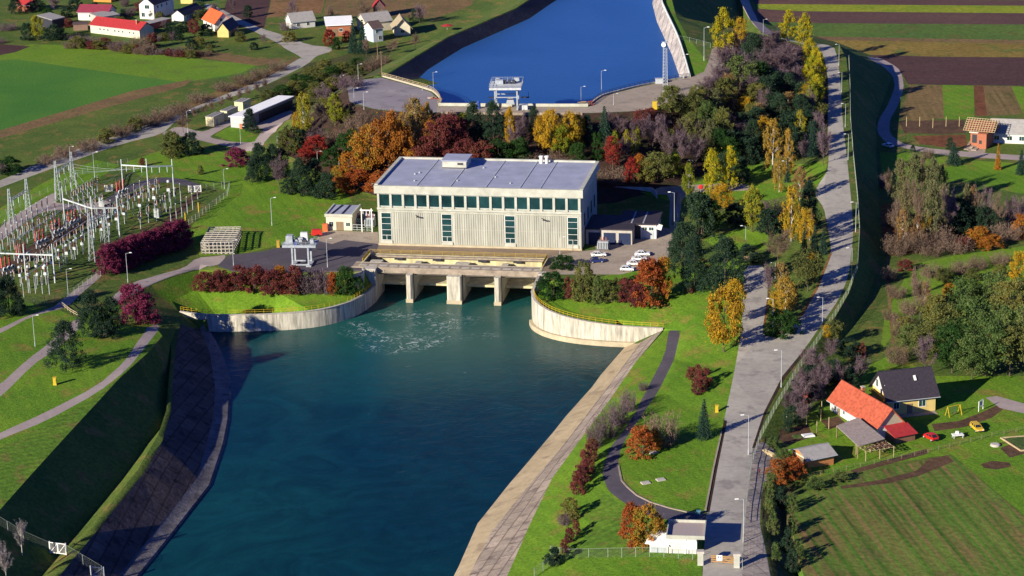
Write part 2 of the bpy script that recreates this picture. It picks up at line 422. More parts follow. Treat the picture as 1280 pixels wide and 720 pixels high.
def G(px, py):
    h = TIN.ray_cast(CAMP, ray(px, py))
    return h[0] if h[0] is not None else U(px, py, 0)

# ------------------------------------------------------------------ ground regions (pixel outlines dropped onto the terrain)
GRASS = gmat('rough_grass', (.065,.112,.022), (.11,.15,.028), (.19,.145,.045), scale=.05, fine=1.1)
LAWN = gmat('mown_lawn', (.088,.190,.015), (.140,.248,.020), (.185,.185,.035), scale=.045, fine=1.4, fvar=.3, stripes=(R(20), 3.4, .35))
LAWN2 = gmat('shaded_bank_grass', (.075,.155,.018), (.115,.200,.022), (.14,.14,.035), scale=.06, fine=.9, stripes=(R(120), 2.4, .6))  # darker copy of the lawn, bank shade put into its colour
FIELD = gmat('winter_crop', (.055,.165,.026), (.085,.20,.028), scale=.02, fine=1.0, fvar=.18)
FIELD2 = gmat('hay_meadow', (.115,.22,.018), (.155,.25,.024), (.12,.185,.028), scale=.03, fine=.9, fvar=.2)
STRAW = gmat('dry_reed_strip', (.16,.10,.05), (.22,.14,.06), (.10,.12,.03), scale=.1, fine=.9)
SCRUB = gmat('scrub_floor', (.055,.070,.022), (.10,.085,.035), (.045,.075,.015), scale=.06, fine=.6)
LITTER = gmat('leaf_litter', (.040,.026,.022), (.065,.036,.024), (.028,.036,.014), scale=.08, fine=.6)
RUST = gmat('rusty_bracken', (.16,.065,.025), (.20,.11,.035), (.07,.05,.02), scale=.07, fine=.5, fvar=.5)
PLOUGH = gmat('ploughed_soil', (.075,.040,.038), (.10,.055,.048), scale=.02, fine=.8, fvar=.3, rows=[(R(80), 1.6, (.05,.028,.028), .5)])
PLOUGHH = gmat('ploughed_strip', (.10,.055,.05), (.125,.07,.055), scale=.02, fine=.8, fvar=.3)
OCHRE = gmat('stubble_strip', (.20,.14,.035), (.24,.17,.04), (.12,.14,.03), scale=.03, fine=.6)
YGREEN = gmat('mustard_strip', (.17,.24,.02), (.26,.28,.025), scale=.04, fine=.5)
DGREEN = gmat('clover_strip', (.075,.135,.03), (.10,.16,.03), (.11,.12,.03), scale=.03, fine=.7)
ROWS_T = gmat('corn_stubble_rows', (.19,.12,.055), (.22,.15,.06), scale=.05, fine=.8, rows=[(R(-4), 2.2, (.10,.09,.025), .9)])
REDSOIL = gmat('bare_red_soil', (.15,.055,.028), (.19,.08,.035), (.11,.06,.025), scale=.1, fine=.7)
BROWNSOIL = gmat('garden_soil', (.085,.050,.032), (.12,.07,.04), scale=.2, fine=.8)
ORANGEF = gmat('stubble_field', (.21,.11,.05), (.25,.14,.06), (.12,.10,.035), scale=.04, fine=.6)
crd = (G(1188, 719) - G(1096, 606)); CROPANG = math.atan2(crd.y, crd.x)
CROP = gmat('drilled_crop', (.080,.175,.022), (.105,.21,.026), (.11,.13,.035), scale=.03, fine=.9, fvar=.3,
            rows=[(CROPANG + R(90), 3.8, (.030,.075,.010), .9), (CROPANG + R(90), 1.6, (.27,.15,.07), .74)])
ASPH = gmat('worn_asphalt', (.345,.315,.27), (.425,.39,.335), (.27,.245,.22), scale=.06, fine=.7, fvar=.12, rough=.85, bump=.1)
ASPHD = gmat('dark_asphalt', (.085,.075,.090), (.115,.10,.115), scale=.06, fine=.8, fvar=.12, rough=.85, bump=.1)
ASPHP = gmat('platform_asphalt', (.25,.22,.235), (.31,.28,.285), (.21,.19,.20), scale=.05, fine=.6, fvar=.1, rough=.85, bump=.1)
PATHM = gmat('pinkish_path', (.33,.265,.25), (.40,.33,.30), scale=.08, fine=.8, fvar=.1, rough=.9, bump=.1)
CONC = gmat('yard_concrete', (.33,.27,.21), (.40,.33,.26), (.28,.23,.19), scale=.1, fine=.9, fvar=.1, rough=.85, bump=.1)
BROWNP = gmat('brown_walkway', (.22,.165,.12), (.28,.21,.15), scale=.1, fine=.8, fvar=.12, rough=.9, bump=.1)
def slab_mat(name, a, b, c, ang, s1, s2, amt=.55):
    if name in _M: return _M[name]
    m_ = gmat(name, a, b, c, scale=.12, fine=.8, fvar=.22, rough=.9, bump=.3, brick=(ang, s1, s2, .12 * amt))
    return m_
rv = G(655, 640) - G(780, 470); RANG = math.atan2(rv.y, rv.x)
REVU = slab_mat('slab_revetment', (.31,.25,.20), (.39,.32,.26), (.22,.175,.15), RANG, 6.0, 2.6, 1.6)
REVL = gmat('lower_revetment', (.40,.31,.19), (.47,.37,.23), (.30,.23,.15), scale=.07, fine=.6, fvar=.15, rough=.9, bump=.2)
REVD = slab_mat('left_dark_revetment', (.085,.065,.062), (.14,.105,.09), (.05,.042,.042), R(85), 7, 2.6, 1.6)  # left bank slabs, much darker than those on the right
BENCH = gmat('concrete_bench', (.12,.11,.115), (.20,.185,.19), (.08,.075,.08), scale=.15, fine=.7, fvar=.2, rough=.9)  # concrete tone lowered to carry the shade on the bench
REVR = slab_mat('reservoir_revetment', (.40,.36,.34), (.48,.43,.40), (.30,.265,.255), R(80), 5.5, 2.4, 1.8)
SLABS = slab_mat('paved_slabs', (.30,.26,.235), (.36,.315,.28), (.27,.23,.21), R(20), 4.2, 4.2, .9)

roadL = [(927,413),(918,465),(905,525),(893,585),(883,640),(877,740),(876,780)]
RG = [  # (name, material, pixel outline) later entries lie over earlier ones
 ('ground', GRASS, None),
 ('embankment', SCRUB, [(380,80),(470,62),(476,92),(443,100),(434,108),(436,128),(395,150),(360,150),(345,165),(330,168),(350,130),(370,118)]),
 ('embankment', SCRUB, [(320,112),(400,78),(440,66),(490,62),(476,88),(440,102),(432,110),(360,140)]),
 ('hillside', LITTER, [(434,108),(436,128),(467,137),(500,140),(547,141),(640,142),(728,142),(800,139),(850,126),(890,100),(905,80),(901,55),(925,40),(953,44),(1022,62),(1031,75),(1035,105),(1034,150),(1034,196),(1000,196),(985,200),(955,188),(900,208),(840,236),(800,244),(760,256),(620,258),(500,254),(455,240),(430,232),(400,215),(372,200),(350,190),(345,175),(380,150)]),
 ('field', FIELD, [(-80,75),(0,64),(40,56),(139,58),(194,68),(250,74),(322,82),(300,94),(239,101),(167,115),(83,140),(0,164),(-80,184)]),
 ('field', FIELD2, [(-80,72),(0,64),(40,55),(139,58),(194,67),(250,74),(322,81),(300,92),(240,101),(222,102),(111,87),(20,74),(-80,84)]),
 ('field', PLOUGH, [(-80,56),(0,55),(38,58),(20,65),(0,69),(-80,80)]),
 ('verge', STRAW, [(0,163),(83,138),(167,113),(240,99),(232,107),(170,124),(83,149),(0,173),(-80,192),(-80,184)]),
 ('verge', STRAW, [(55,198),(110,178),(150,160),(215,138),(275,112),(330,92),(370,70),(372,76),(325,102),(278,120),(217,145),(150,168),(60,202)]),
 ('field', PLOUGH, [(290,-20),(342,-20),(336,10),(330,36),(312,33),(272,30),(280,12)]),
 ('field', ORANGEF, [(344,-20),(410,-20),(402,16),(372,18),(334,22),(338,6)]),
 ('field', STRAW, [(412,-20),(600,-20),(590,6),(570,14),(545,22),(520,22),(440,20),(404,18)]),
 ('field', DGREEN, [(130,10),(180,-10),(280,-20),(272,20),(250,55),(180,60),(140,46)]),
 ('verge', STRAW, [(238,66),(280,66),(330,74),(352,72),(350,79),(322,82),(262,74),(236,71)]),
 # fields beyond the dike
 ('field', PLOUGHH, [(937,-3),(1340,1),(1340,7.5),(945,5)]),
 ('field', YGREEN, [(945,5),(1340,7.5),(1340,17),(1000,14),(950,11)]),
 ('field', PLOUGHH, [(938,11),(950,11),(1000,14),(1340,17),(1340,31),(1020,29),(940,27)]),
 ('field', DGREEN, [(940,27),(1020,29),(1340,31),(1340,51),(1020,46),(985,43),(955,33)]),
 ('field', STRAW, [(1015,45.5),(1340,51),(1340,55.5),(1030,50)]),
 ('field', OCHRE, [(1030,50),(1340,55.5),(1340,72),(1180,71),(1087,68.5),(1042,51.5)]),
 ('field', PLOUGH, [(1087,68.5),(1180,71),(1340,72),(1340,108),(1135,105.5),(1131,98),(1124,88),(1108,82)]),
 ('field', ROWS_T, [(1136,107),(1178,107),(1180,147),(1150,152),(1128,150),(1124,143),(1130,130)]),
 ('field', LAWN, [(1178,106),(1217,107),(1218,149),(1180,149)]),
 ('field', REDSOIL, [(1217,107),(1229,107),(1234,145),(1219,145)]),
 ('field', ROWS_T, [(1229,107),(1264,108),(1279,142),(1234,145)]),
 ('field', LAWN, [(1264,108),(1340,109),(1340,142),(1279,142)]),
 ('garden', BROWNSOIL, [(1124,151),(1205,150),(1208,166),(1180,168),(1130,166)]),
 ('garden', REDSOIL, [(1140,170),(1207,168),(1209,183),(1180,184),(1150,180)]),
 ('grass', LAWN, [(1100,190),(1150,192),(1206,200),(1340,208),(1340,250),(1265,240),(1200,226),(1120,232),(1103,225)]),
 ('scrub', RUST, [(1098,260),(1112,250),(1120,270),(1150,285),(1200,282),(1250,268),(1340,262),(1340,300),(1290,300),(1240,302),(1185,312),(1130,318),(1106,320)]),
 ('grass', FIELD2, [(1106,395),(1140,330),(1200,318),(1340,300),(1340,345),(1200,360),(1130,400),(1100,440)]),
 ('track', STRAW, [(1111,290),(1114,290),(1112,330),(1114,380),(1118,430),(1115,430),(1110,385),(1108,330)]),
 ('grass', LAWN, [(1060,470),(1120,440),(1160,470),(1200,470),(1340,470),(1340,560),(1280,545),(1190,570),(1165,571),(1040,592),(1010,600),(985,600),(985,560),(1010,520)]),
 # lower right field and gardens
 ('field', CROP, [(992,640),(998,618),(1040,604),(1100,588),(1165,573),(1188,568),(1240,612),(1320,680),(1400,760),(1400,840),(1030,840),(1004,745),(994,700),(991,665)]),
 ('field', BROWNSOIL, [(1162,573),(1184,569),(1192,577),(1170,586),(1148,595),(1112,604),(1052,611),(1050,608),(1104,599),(1146,588)]),
 ('grass', LAWN, [(1190,568),(1240,556),(1340,548),(1450,600),(1450,760),(1400,756),(1320,678),(1240,610)]),
 ('garden', BROWNSOIL, [(1226,580),(1240,576),(1262,578),(1264,583),(1246,587),(1230,585)]),
 ('garden', BROWNSOIL, [(1063,588),(1100,577),(1140,566),(1158,561),(1160,567),(1120,578),(1068,592)]),
 ('track', BROWNSOIL, [(1165,530),(1200,526),(1228,515),(1247,506),(1256,510),(1240,522),(1205,534),(1168,539)]),
 ('track', PATHM, [(1232,497),(1246,495),(1290,507),(1340,520),(1340,528),(1286,518),(1250,510)]),
 ('garden', BROWNSOIL, [(975,536),(1010,530),(1016,546),(985,556),(974,550)]),
 ('garden', BROWNSOIL, [(1026,526),(1048,520),(1058,530),(1036,537)]),
 ('garden', BROWNSOIL, [(1250,560),(1290,545),(1340,540),(1340,556),(1300,562),(1262,572)]),
 ('ditch', SCRUB, [(950,605),(965,592),(990,600),(995,618),(990,655),(994,700),(1004,745),(1010,790),(975,790),(972,745),(962,700),(953,655)]),
 # right side paved surfaces
 ('grass', LAWN, [(668,366),(692,350),(735,350),(850,322),(900,330),(930,318),(929,370),(927,413),(918,465),(905,525),(893,585),(883,641),(862,642),(836,636),(795,620),(776,602),(772,582),(777,556),(805,515),(823,489),(843,449),(851,413),(836,413),(829,411),(770,407.5),(722,400),(690,390),(672,378)]),
 ('grass', LAWN, [(829,412),(836,413),(831,444),(811,482),(787,529),(762,560),(752,591),(760,613),(778,627),(805,642),(835,650),(878,654),(876,780),(596,820),(634,720),(662,656),(690,598),(722,554),(760,503),(795,452)]),
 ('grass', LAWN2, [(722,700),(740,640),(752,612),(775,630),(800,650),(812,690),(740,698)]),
 ('grass', LAWN, [(880,300),(925,285),(960,292),(960,310),(930,318),(900,312)]),
 ('grass', LAWN, [(800,240),(850,236),(905,215),(945,205),(1010,205),(1034,200),(1030,235),(1000,240),(960,250),(900,250),(850,255)]),
 ('path', CONC, [(820,234),(853,232),(915,228),(940,232),(940,238),(880,240),(853,243),(848,285),(836,290),(838,243),(818,243)]),
 ('pavement', BROWNP, [(440,341),(455,339),(463,332),(474,304),(600,305),(729,313),(700,330),(694,348),(680,352),(560,350),(470,352),(452,346)]),
 ('pavement', CONC, [(727,314),(745,312),(740,285),(760,272),(835,285),(850,292),(845,306),(838,318),(820,333),(775,343),(700,343),(692,332),(690,320)]),
 ('slipway', REVU, [(829,412),(795,452),(760,503),(722,554),(690,598),(662,656),(634,720),(600,800),(560,890),(500,890),(545,800),(586,720),(612,668),(650,620),(705,555),(757,487),(797,430)]),
 ('slipway', REVL, [(800,429),(757,487),(705,555),(650,620),(612,668),(586,720),(545,800),(500,890),(430,890),(500,800),(553,722),(586,648),(627,598),(686,528),(730,478),(774,432)]),
 ('path', ASPHD, [(836,413),(831,444),(811,482),(787,529),(762,560),(752,591),(760,613),(778,627),(805,642),(835,650),(882,653),(883,641),(862,642),(836,636),(795,620),(776,602),(772,582),(777,556),(805,515),(823,489),(843,449),(851,413)]),
 ('road', ASPH, [(876,780),(877,740),(883,640),(893,585),(905,525),(918,465),(927,413),(929,370),(930,332),(957,332),(960,365),(954,407),(953,418),(975,424),(1004,394),(1022,362),(1040,317),(1034,280),(1030,260),(1018,243),(1022,232),(1034,215),(1036,200),(1035,150),(1036,105),(1031,73),(1022,60),(985,50.5),(953,44),(1000,52),(1042,57),(1047,73),(1051,105),(1053,150),(1059,200),(1064,250),(1067,290),(1061,345),(1048,375),(1034,395),(1006,436),(978,470),(955,515),(941,560),(934,620),(929,660),(927,740),(926,780)]),
 ('road', PATHM, [(916,-40),(928,-40),(936,0),(942,16),(955,32),(968,42),(956,44),(938,27),(924,0)]),
 ('pavement', SLABS, [(941,560),(952,552),(962,556),(972,568),(978,578),(964,592),(955,607),(951,620),(950,655),(958,690),(968,745),(972,780),(926,780),(929,660),(934,620)]),
 ('road', PATHM, [(1080,70),(1100,72),(1122,84),(1128,95),(1130,110),(1123,131),(1112,150),(1112,167),(1127,179),(1154,184.5),(1206,189.5),(1290,195),(1340,198),(1340,205),(1270,200),(1206,196),(1175,193),(1138,187),(1108,179),(1096,165),(1098,150),(1110,131),(1119,108),(1116,95),(1106,84)]),
 ('pavement', CONC, [(1212,176),(1226,176),(1232,189),(1230,192),(1212,190),(1206,186)]),
 ('slipway', gmat('shaded_bank_lining', (.035,.035,.045), (.05,.05,.06), scale=.1, fine=.6, fvar=.2), ('w', [(p.x, p.y) for p in offs(LB, .4, 0)] + [(p.x, p.y) for p in offs(LB, 8, 0)[::-1]])),  # dark lining colour also carries the inner bank's shade band
 ('verge', RUST, [(1040,317),(1037,316),(1019,361),(1001,392),(985,410),(1001,396),(1004,394),(1022,362)]),
 ('verge', RUST, [(957,333),(960,334),(963,365),(957,407),(954,407),(960,365)]),
 ('verge', LITTER, [(905,525),(909,526),(897,585),(887,640),(883,640),(893,585)]),
 ('verge', LITTER, [(978,470),(1006,436),(1009,438),(982,472),(958,516),(944,560),(940,560),(955,515)]),
 # crest platforms
 ('pavement', ASPHP, [(434,109),(443,101),(476,97),(510,106),(538,115),(549,125),(546,133),(546,140.5),(500,139.5),(467,136),(437,127)]),
 ('pavement', CONC, [(546,133),(735,134),(730,141.5),(640,141.5),(546,140.5)]),
 ('pavement', CONC, [(735,134),(752,121.5),(770,116),(800,108.5),(830,102.5),(862,97),(880,89.5),(885,78),(890,62),(901,55),(905,80),(888,101),(850,125.5),(800,138.5),(728,141.5)]),
 ('slipway', REVR, [(862,97),(848,50),(832,15),(827,0),(836,-30),(850,-70),(835,-70),(820,-30),(812,3),(818,28),(837,70),(847,99.5)]),
 ('grass', LAWN, [(862,97),(848,50),(832,15),(827,0),(836,-30),(868,-70),(850,-30),(840,0),(845,20),(862,50),(885,78),(880,89)]),
 # left bank
 ('grass', LAWN, [(-80,390),(0,370),(75,388),(97,398),(140,378),(195,405),(203,420),(186,440),(150,472),(115,510),(80,548),(40,592),(0,637),(-80,720)]),
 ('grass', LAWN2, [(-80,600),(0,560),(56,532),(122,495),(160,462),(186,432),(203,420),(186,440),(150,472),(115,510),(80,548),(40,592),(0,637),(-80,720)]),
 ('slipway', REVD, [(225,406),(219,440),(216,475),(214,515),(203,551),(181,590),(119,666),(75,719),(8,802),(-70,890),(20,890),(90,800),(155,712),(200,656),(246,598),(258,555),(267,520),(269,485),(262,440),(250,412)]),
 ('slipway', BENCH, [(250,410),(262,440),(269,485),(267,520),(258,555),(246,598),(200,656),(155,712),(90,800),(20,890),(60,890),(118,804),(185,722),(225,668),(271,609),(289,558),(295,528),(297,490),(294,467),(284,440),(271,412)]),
 ('grass', LAWN, [(226,390),(262,394),(330,393.5),(390,389),(430,380),(453,369),(464,360),(455,341),(340,341),(290,340),(250,337),(215,347),(190,357),(200,372)]),
 ('grass', LAWN, [(150,206),(200,188),(255,184),(300,196),(345,205),(390,226),(430,238),(440,252),(408,262),(404,290),(395,299),(350,306),(310,316),(285,318),(250,320),(240,305),(236,285),(286,240),(240,224),(180,222)]),
 ('grass', LAWN, [(258,180),(290,179),(318,182),(325,186),(310,191),(285,184)]),
 ('grass', LAWN, [(268,169),(283,160),(292,158),(310,162),(322,170),(318,178),(290,177)]),
 ('grass', LAWN, [(0,260),(60,225),(120,200),(150,206),(120,225),(80,240),(40,262),(0,280)]),
 ('path', ASPH, [(-60,247),(0,226),(57,200),(150,167.5),(217,144.5),(278,119.5),(320,103),(350,88),(372,74),(378,72),(355,60),(350,55),(317,39),(300,31),(250,8),(262,4),(305,26),(328,36),(355,44),(385,56),(414,59),(415,64),(395,70),(385,80),(350,98),(320,111),(250,134),(219,152),(202,168),(156,178.5),(83,204),(0,234.5),(-60,257)]),
 ('path', PATHM, [(200,168),(222,157),(251,165),(262,162),(287,149),(291,155),(281,160),(266,168),(262,172),(290,177.5),(318,178),(322,171),(331,160),(306,162),(364,136),(366,143),(350,157),(336,171),(327,185),(310,190),(285,183),(262,178.5),(245,174),(215,168)]),
 ('path', ASPHD, [(130,250),(152,236),(175,226),(205,221),(230,224),(254,232),(248,238),(228,231),(205,227),(180,232),(158,243),(140,254)]),
 ('path', PATHM, [(-10,302),(0,283),(30,262),(62,243),(72,240),(66,253),(95,256),(112,254),(130,250),(140,254),(112,262),(66,262),(40,270),(15,290),(0,303)]),
 ('path', BROWNSOIL, [(-10,345),(30,312),(60,292),(100,268),(140,252),(150,258),(110,278),(70,305),(30,330),(0,352)]),
 ('path', BROWNSOIL, [(205,275),(225,258),(247,238),(252,240),(236,258),(212,280)]),
 ('path', PATHM, [(75,377),(90,365),(125,338),(130,343),(100,368),(84,384),(40,395),(0,417),(-40,432),(-40,424),(0,411),(31,396),(66,384)]),
 ('path', PATHM, [(-40,505),(0,481),(31,452),(64,427),(85,406),(97,397),(104,404),(92,418),(67,439),(42,455),(0,497),(-40,524)]),
 ('path', PATHM, [(-40,560),(0,541),(56,516),(122,482),(156,452),(172,427),(185,410),(196,404),(200,410),(186,428),(160,461),(122,491),(56,527),(0,549),(-40,570)]),
 ('path', PATHM, [(246,322),(272,320),(283,318),(277,330),(250,335),(215,345),(185,357),(165,369),(140,380),(139,371),(165,353),(200,343),(230,335)]),
 ('pavement', ASPHD, [(272,332),(285,319),(330,314),(352,308),(395,300.5),(415,305),(430,300),(474,305),(463,332),(455,339),(340,341),(290,339)]),
 ('pavement', CONC, [(395,300.5),(400,292),(408,288),(472,290),(474,305),(430,300),(415,305)]),
]
def dens(poly, step=7):
    out = []
    for i in range(len(poly)):
        a = poly[i]; b = poly[(i + 1) % len(poly)]; L = math.hypot(b[0] - a[0], b[1] - a[1]); n = max(1, int(L / step))
        for k in range(n): out.append((a[0] + (b[0] - a[0]) * k / n, a[1] + (b[1] - a[1]) * k / n))
    return out
def smooth_poly(poly):
    """one Chaikin-like pass for soft outlines"""
    out = []
    n = len(poly)
    for i in range(n):
        p, q = poly[i], poly[(i + 1) % n]
        out.append((p[0] * .8 + q[0] * .2, p[1] * .8 + q[1] * .2)); out.append((p[0] * .2 + q[0] * .8, p[1] * .2 + q[1] * .8))
    return out
SOFT = {'path', 'road', 'track', 'hillside', 'scrub', 'garden'}
gp = []; ge = []; polys = []
for name, mt, poly in RG:
    if poly is None: polys.append(None); continue
    if poly[0] == 'w':
        xy = poly[1]; polys.append(np.array(xy)); n0 = len(gp); gp += [Vector(p) for p in xy]; ge += [(n0 + i, n0 + (i + 1) % len(xy)) for i in range(len(xy))]; continue
    pl = smooth_poly(poly) if name in SOFT and len(poly) > 8 else poly
    ws = [G(*p) for p in dens(pl)]
    # drop jumps across occlusions
    xy = [(w.x, w.y) for w in ws]
    polys.append(np.array(xy)); n0 = len(gp)
    gp += [Vector(p) for p in xy]
    ge += [(n0 + i, n0 + (i + 1) % len(xy)) for i in range(len(xy))]
# terrain breaklines too, so the ground keeps its creases
n0 = len(gp); gp += [v.xy for v in TV]
tri_edges = set()
for e in ce: tri_edges.add((min(e), max(e)))
ge += [(n0 + a, n0 + b) for a, b in tri_edges]
gv, gee, gf, gov, goe, gof = delaunay_2d_cdt(gp, ge, [], 0, 5e-3)
gv = np.array([(v.x, v.y) for v in gv]); gzv = np.array([gz(x, y) for x, y in gv])
tri = np.array([f for f in gf if len(f) == 3])
cen = gv[tri].mean(axis=1)
def inpoly(pts, poly):
    x, y = pts[:, 0], pts[:, 1]; inside = np.zeros(len(pts), bool); n = len(poly)
    j = n - 1
    for i in range(n):
        xi, yi = poly[i]; xj, yj = poly[j]
        if yi != yj:
            c_ = ((yi > y) != (yj > y)) & (x < (xj - xi) * (y - yi) / (yj - yi) + xi)
            inside ^= c_
        j = i
    return inside
rid = np.zeros(len(tri), int)
for i, pl in enumerate(polys):
    if pl is not None: rid[inpoly(cen, pl)] = i
P3 = np.column_stack([gv, gzv])[tri]
fn = np.cross(P3[:, 1] - P3[:, 0], P3[:, 2] - P3[:, 0]); far_ = np.linalg.norm(fn, axis=1, keepdims=True) + 1e-12
fnu = fn / far_; flip = fnu[:, 2] < 0; fn[flip] *= -1; fnu[flip] *= -1
vf = [[] for _ in range(len(gv))]
for ti, t_ in enumerate(tri):
    for k in t_: vf[k].append(ti)
cn = np.zeros((len(tri), 3, 3)); CT = math.cos(R(30))
for vi, fl in enumerate(vf):
    if not fl: continue
    fl = np.array(fl); A = fnu[fl]; W = fn[fl]; S = (A @ A.T > CT) @ W
    S = S / (np.linalg.norm(S, axis=1, keepdims=True) + 1e-12)
    for q, ti in enumerate(fl):
        cn[ti, np.where(tri[ti] == vi)[0][0]] = S[q]
for i, (name, mt, poly) in enumerate(RG):
    sel = tri[rid == i]
    if len(sel) == 0: continue
    used, inv = np.unique(sel, return_inverse=True); inv = inv.reshape(sel.shape)
    vs = np.column_stack([gv[used], gzv[used]])
    me = bpy.data.meshes.new(name); me.from_pydata(vs.tolist(), [], inv.tolist()); me.materials.append(mt)
    me.polygons.foreach_set('use_smooth', [True] * len(me.polygons)); me.update()
    me.normals_split_custom_set(cn[rid == i].reshape(-1, 3).tolist())
    struct(link(name, me))

# ------------------------------------------------------------------ water
def water_mat(name, deep, tint, rough, foam):
    mt, nt, N, L, b = _nodes(name)
    p = pos(nt)
    f = noise(nt, p, .012, 3, .6, .5)
    col = ramp(nt, f, [(.35, deep), (.65, tint)])
    n1 = noise(nt, p, .35, 5, .65, .8); n2 = noise(nt, p, 1.6, 3, .6)
    h = mth(nt, 'ADD', n1, mth(nt, 'MULTIPLY', n2, .4))
    if foam is not None:
        c0, r0_ = foam
        ed = noise(nt, p, .055, 6, .62, 3.0); col = mix(nt, 1.0, col, ramp(nt, ed, [(.33, (.72,) * 3), (.5, (.95,) * 3), (.66, (1.22,) * 3)]), 'MULTIPLY')
        v = nt.nodes.new('ShaderNodeVectorMath'); v.operation = 'DISTANCE'; L.new(p, v.inputs[0]); v.inputs[1].default_value = c0
        d = v.outputs['Value']
        near = ramp(nt, mth(nt, 'DIVIDE', d, r0_ * 2.4), [(.0, (1,) * 3), (1., (0,) * 3)])
        col = mix(nt, near, col, (.016, .105, .090))
        # rings of foam, broken up by noise
        ang = noise(nt, p, .10, 3, .5)
        dd = mth(nt, 'ADD', mth(nt, 'DIVIDE', d, r0_), mth(nt, 'MULTIPLY', mth(nt, 'SUBTRACT', ang, .5), 1.1))
        ring = ramp(nt, dd, [(0, (.55,) * 3), (.30, (.55,) * 3), (.52, (1,) * 3), (.62, (.35,) * 3), (.80, (.0,) * 3)])
        fn = noise(nt, p, .42, 6, .72, 2.2); fm = ramp(nt, fn, [(.535, (0,) * 3), (.60, (1,) * 3)])
        br = ramp(nt, noise(nt, p, .07, 2), [(.38, (0,) * 3), (.50, (1,) * 3)])
        fac = mth(nt, 'MULTIPLY', mth(nt, 'MULTIPLY', ring, fm), br)
        sp_ = noise(nt, p, .30, 6, .75, 1.5); sp2 = ramp(nt, sp_, [(.665, (0,) * 3), (.72, (.7,) * 3)])
        far_ = ramp(nt, mth(nt, 'DIVIDE', d, r0_ * 5), [(.1, (1,) * 3), (.9, (0,) * 3)])
        fac = mth(nt, 'ADD', fac, mth(nt, 'MULTIPLY', sp2, far_))
        col = mix(nt, mth(nt, 'MULTIPLY', fac, .8), col, (.62, .70, .68))
    L.new(col, b.inputs['Base Color']); b.inputs['Roughness'].default_value = rough
    b.inputs['Specular IOR Level'].default_value = .30 if foam is None else .16; b.inputs['IOR'].default_value = 1.33
    bumpn(nt, b, h, .35, .25); return mt
RESW = water_mat('reservoir_water', (.020,.080,.235), (.030,.105,.285), .28, None)
ctr = U(515, 412, ZT)
TAILW = water_mat('tailrace_water', (.002,.030,.044), (.004,.048,.052), .20, (tuple(ctr), 25.0))
lwp = offs(LB, 3.2, ZR)[::-1] + [Vector((p.x, p.y, ZR)) for p in (U(510,104.3,18), U(539,113.3,18), U(550.3,124.3,18), U(550.5,132.9,18))]
rwp = [U(870,-90,ZR), U(842,-40,ZR), U(833,0,ZR), U(838,25,ZR), U(846,45,ZR), U(853,65,ZR)] + [Vector((p.x, p.y + .1, ZR)) for p in (U(852,98.2,18), U(830,101.8,18), U(800,107.8,18), U(770,115.2,18), U(752,120.8,18), U(735,133.2,18), U(640,133.3,18))]
def rs(ps, n):
    d = [0]
    for a_, b_ in zip(ps, ps[1:]): d.append(d[-1] + (b_ - a_).length)
    out = []
    for k in range(n):
        t = d[-1] * k / (n - 1); i = max(0, min(len(ps) - 2, next((j for j in range(len(d) - 1) if d[j + 1] >= t - 1e-6), len(ps) - 2)))
        out.append(ps[i].lerp(ps[i + 1], (t - d[i]) / max(1e-6, d[i + 1] - d[i])))
    return out
allw = [p.xy for p in lwp] + [p.xy for p in rwp[::-1]]
wv, we, wf, _, _, _ = delaunay_2d_cdt(allw, [], [list(range(len(allw)))], 1, 1e-3)
mb = MB(); mb.add([(v.x, v.y, ZR) for v in wv], [tuple(f) for f in wf]); struct(mb.build('reservoir_water', RESW))
mb = MB(); pl = [U(x, y, ZT) for x, y in [(215,404),(300,380),(470,350),(640,350),(700,380),(800,415),(812,430),(600,720),(540,900),(-60,900),(150,640),(240,500)]]
back = [Bp(-.6, FRONT_Y - .2), Bp(BW - 8.6, FRONT_Y - .2)]
pl = [U(215,404,ZT), U(300,384,ZT), U(440,374,ZT), Bp(4.4, -25.5), Bp(0, -21.5), Bp(0, FRONT_Y - .3), Bp(49.6, FRONT_Y - .3), Bp(50.4, -22), Bp(51.0, -34), U(700,392,ZT), U(800,412,ZT), U(820,428,ZT), U(610,720,ZT), U(520,905,ZT), U(-40,905,ZT), U(160,660,ZT), U(235,500,ZT)]
vsx = [(p.x, p.y, ZT) for p in pl]
wv, we, wf, _, _, _ = delaunay_2d_cdt([Vector(v[:2]) for v in vsx], [], [list(range(len(vsx)))], 1, 1e-3)
mb.add([(v.x, v.y, ZT) for v in wv], [tuple(f) for f in wf]); struct(mb.build('tailrace_water', TAILW))
# ================================================================== STRUCTURES
WHITE = mat('white_paint', (.78,.77,.72), .6, .06)
CREAM = mat('cream_concrete', (.41,.405,.33), .85, .30, .6, streak=True)
PANEL = mat('ribbed_concrete', (.40,.395,.32), .85, .24, .6, streak=True)
CORN = mat('cornice_concrete', (.46,.455,.375), .8, .20, .4)
GREYC = mat('grey_concrete', (.46,.42,.36), .9, .22, .6, streak=True)
PALEC = mat('pale_wall_concrete', (.46,.425,.34), .9, .55, 1.3, streak=True)
LEDGE = mat('ledge_concrete', (.46,.39,.26), .9, .2, .5)
DARKC = mat('underdeck_shade_concrete', (.12,.105,.085), .9, .25)  # dark tone stands in for the shade on the deck girders
BROWNC = mat('deck_concrete', (.31,.25,.19), .9, .35, .5)
YELLOWC = mat('pale_yellow_concrete', (.50,.45,.26), .9, .35, .4, streak=True)
GLASS = mat('dark_teal_glass', (.012,.042,.043), .12, .75, .11, spec=.5)
FRAME = mat('window_frame_metal', (.42,.48,.44), .5, .08)
ROOFG = mat('grey_roof_felt', (.33,.345,.44), .85, .16, .22)
ROOFL = mat('roof_edge_metal', (.62,.62,.62), .5, .05)
DARKM = mat('dark_steel', (.035,.035,.045), .5, .2)
GREYM = mat('grey_steel', (.34,.36,.38), .5, .15)
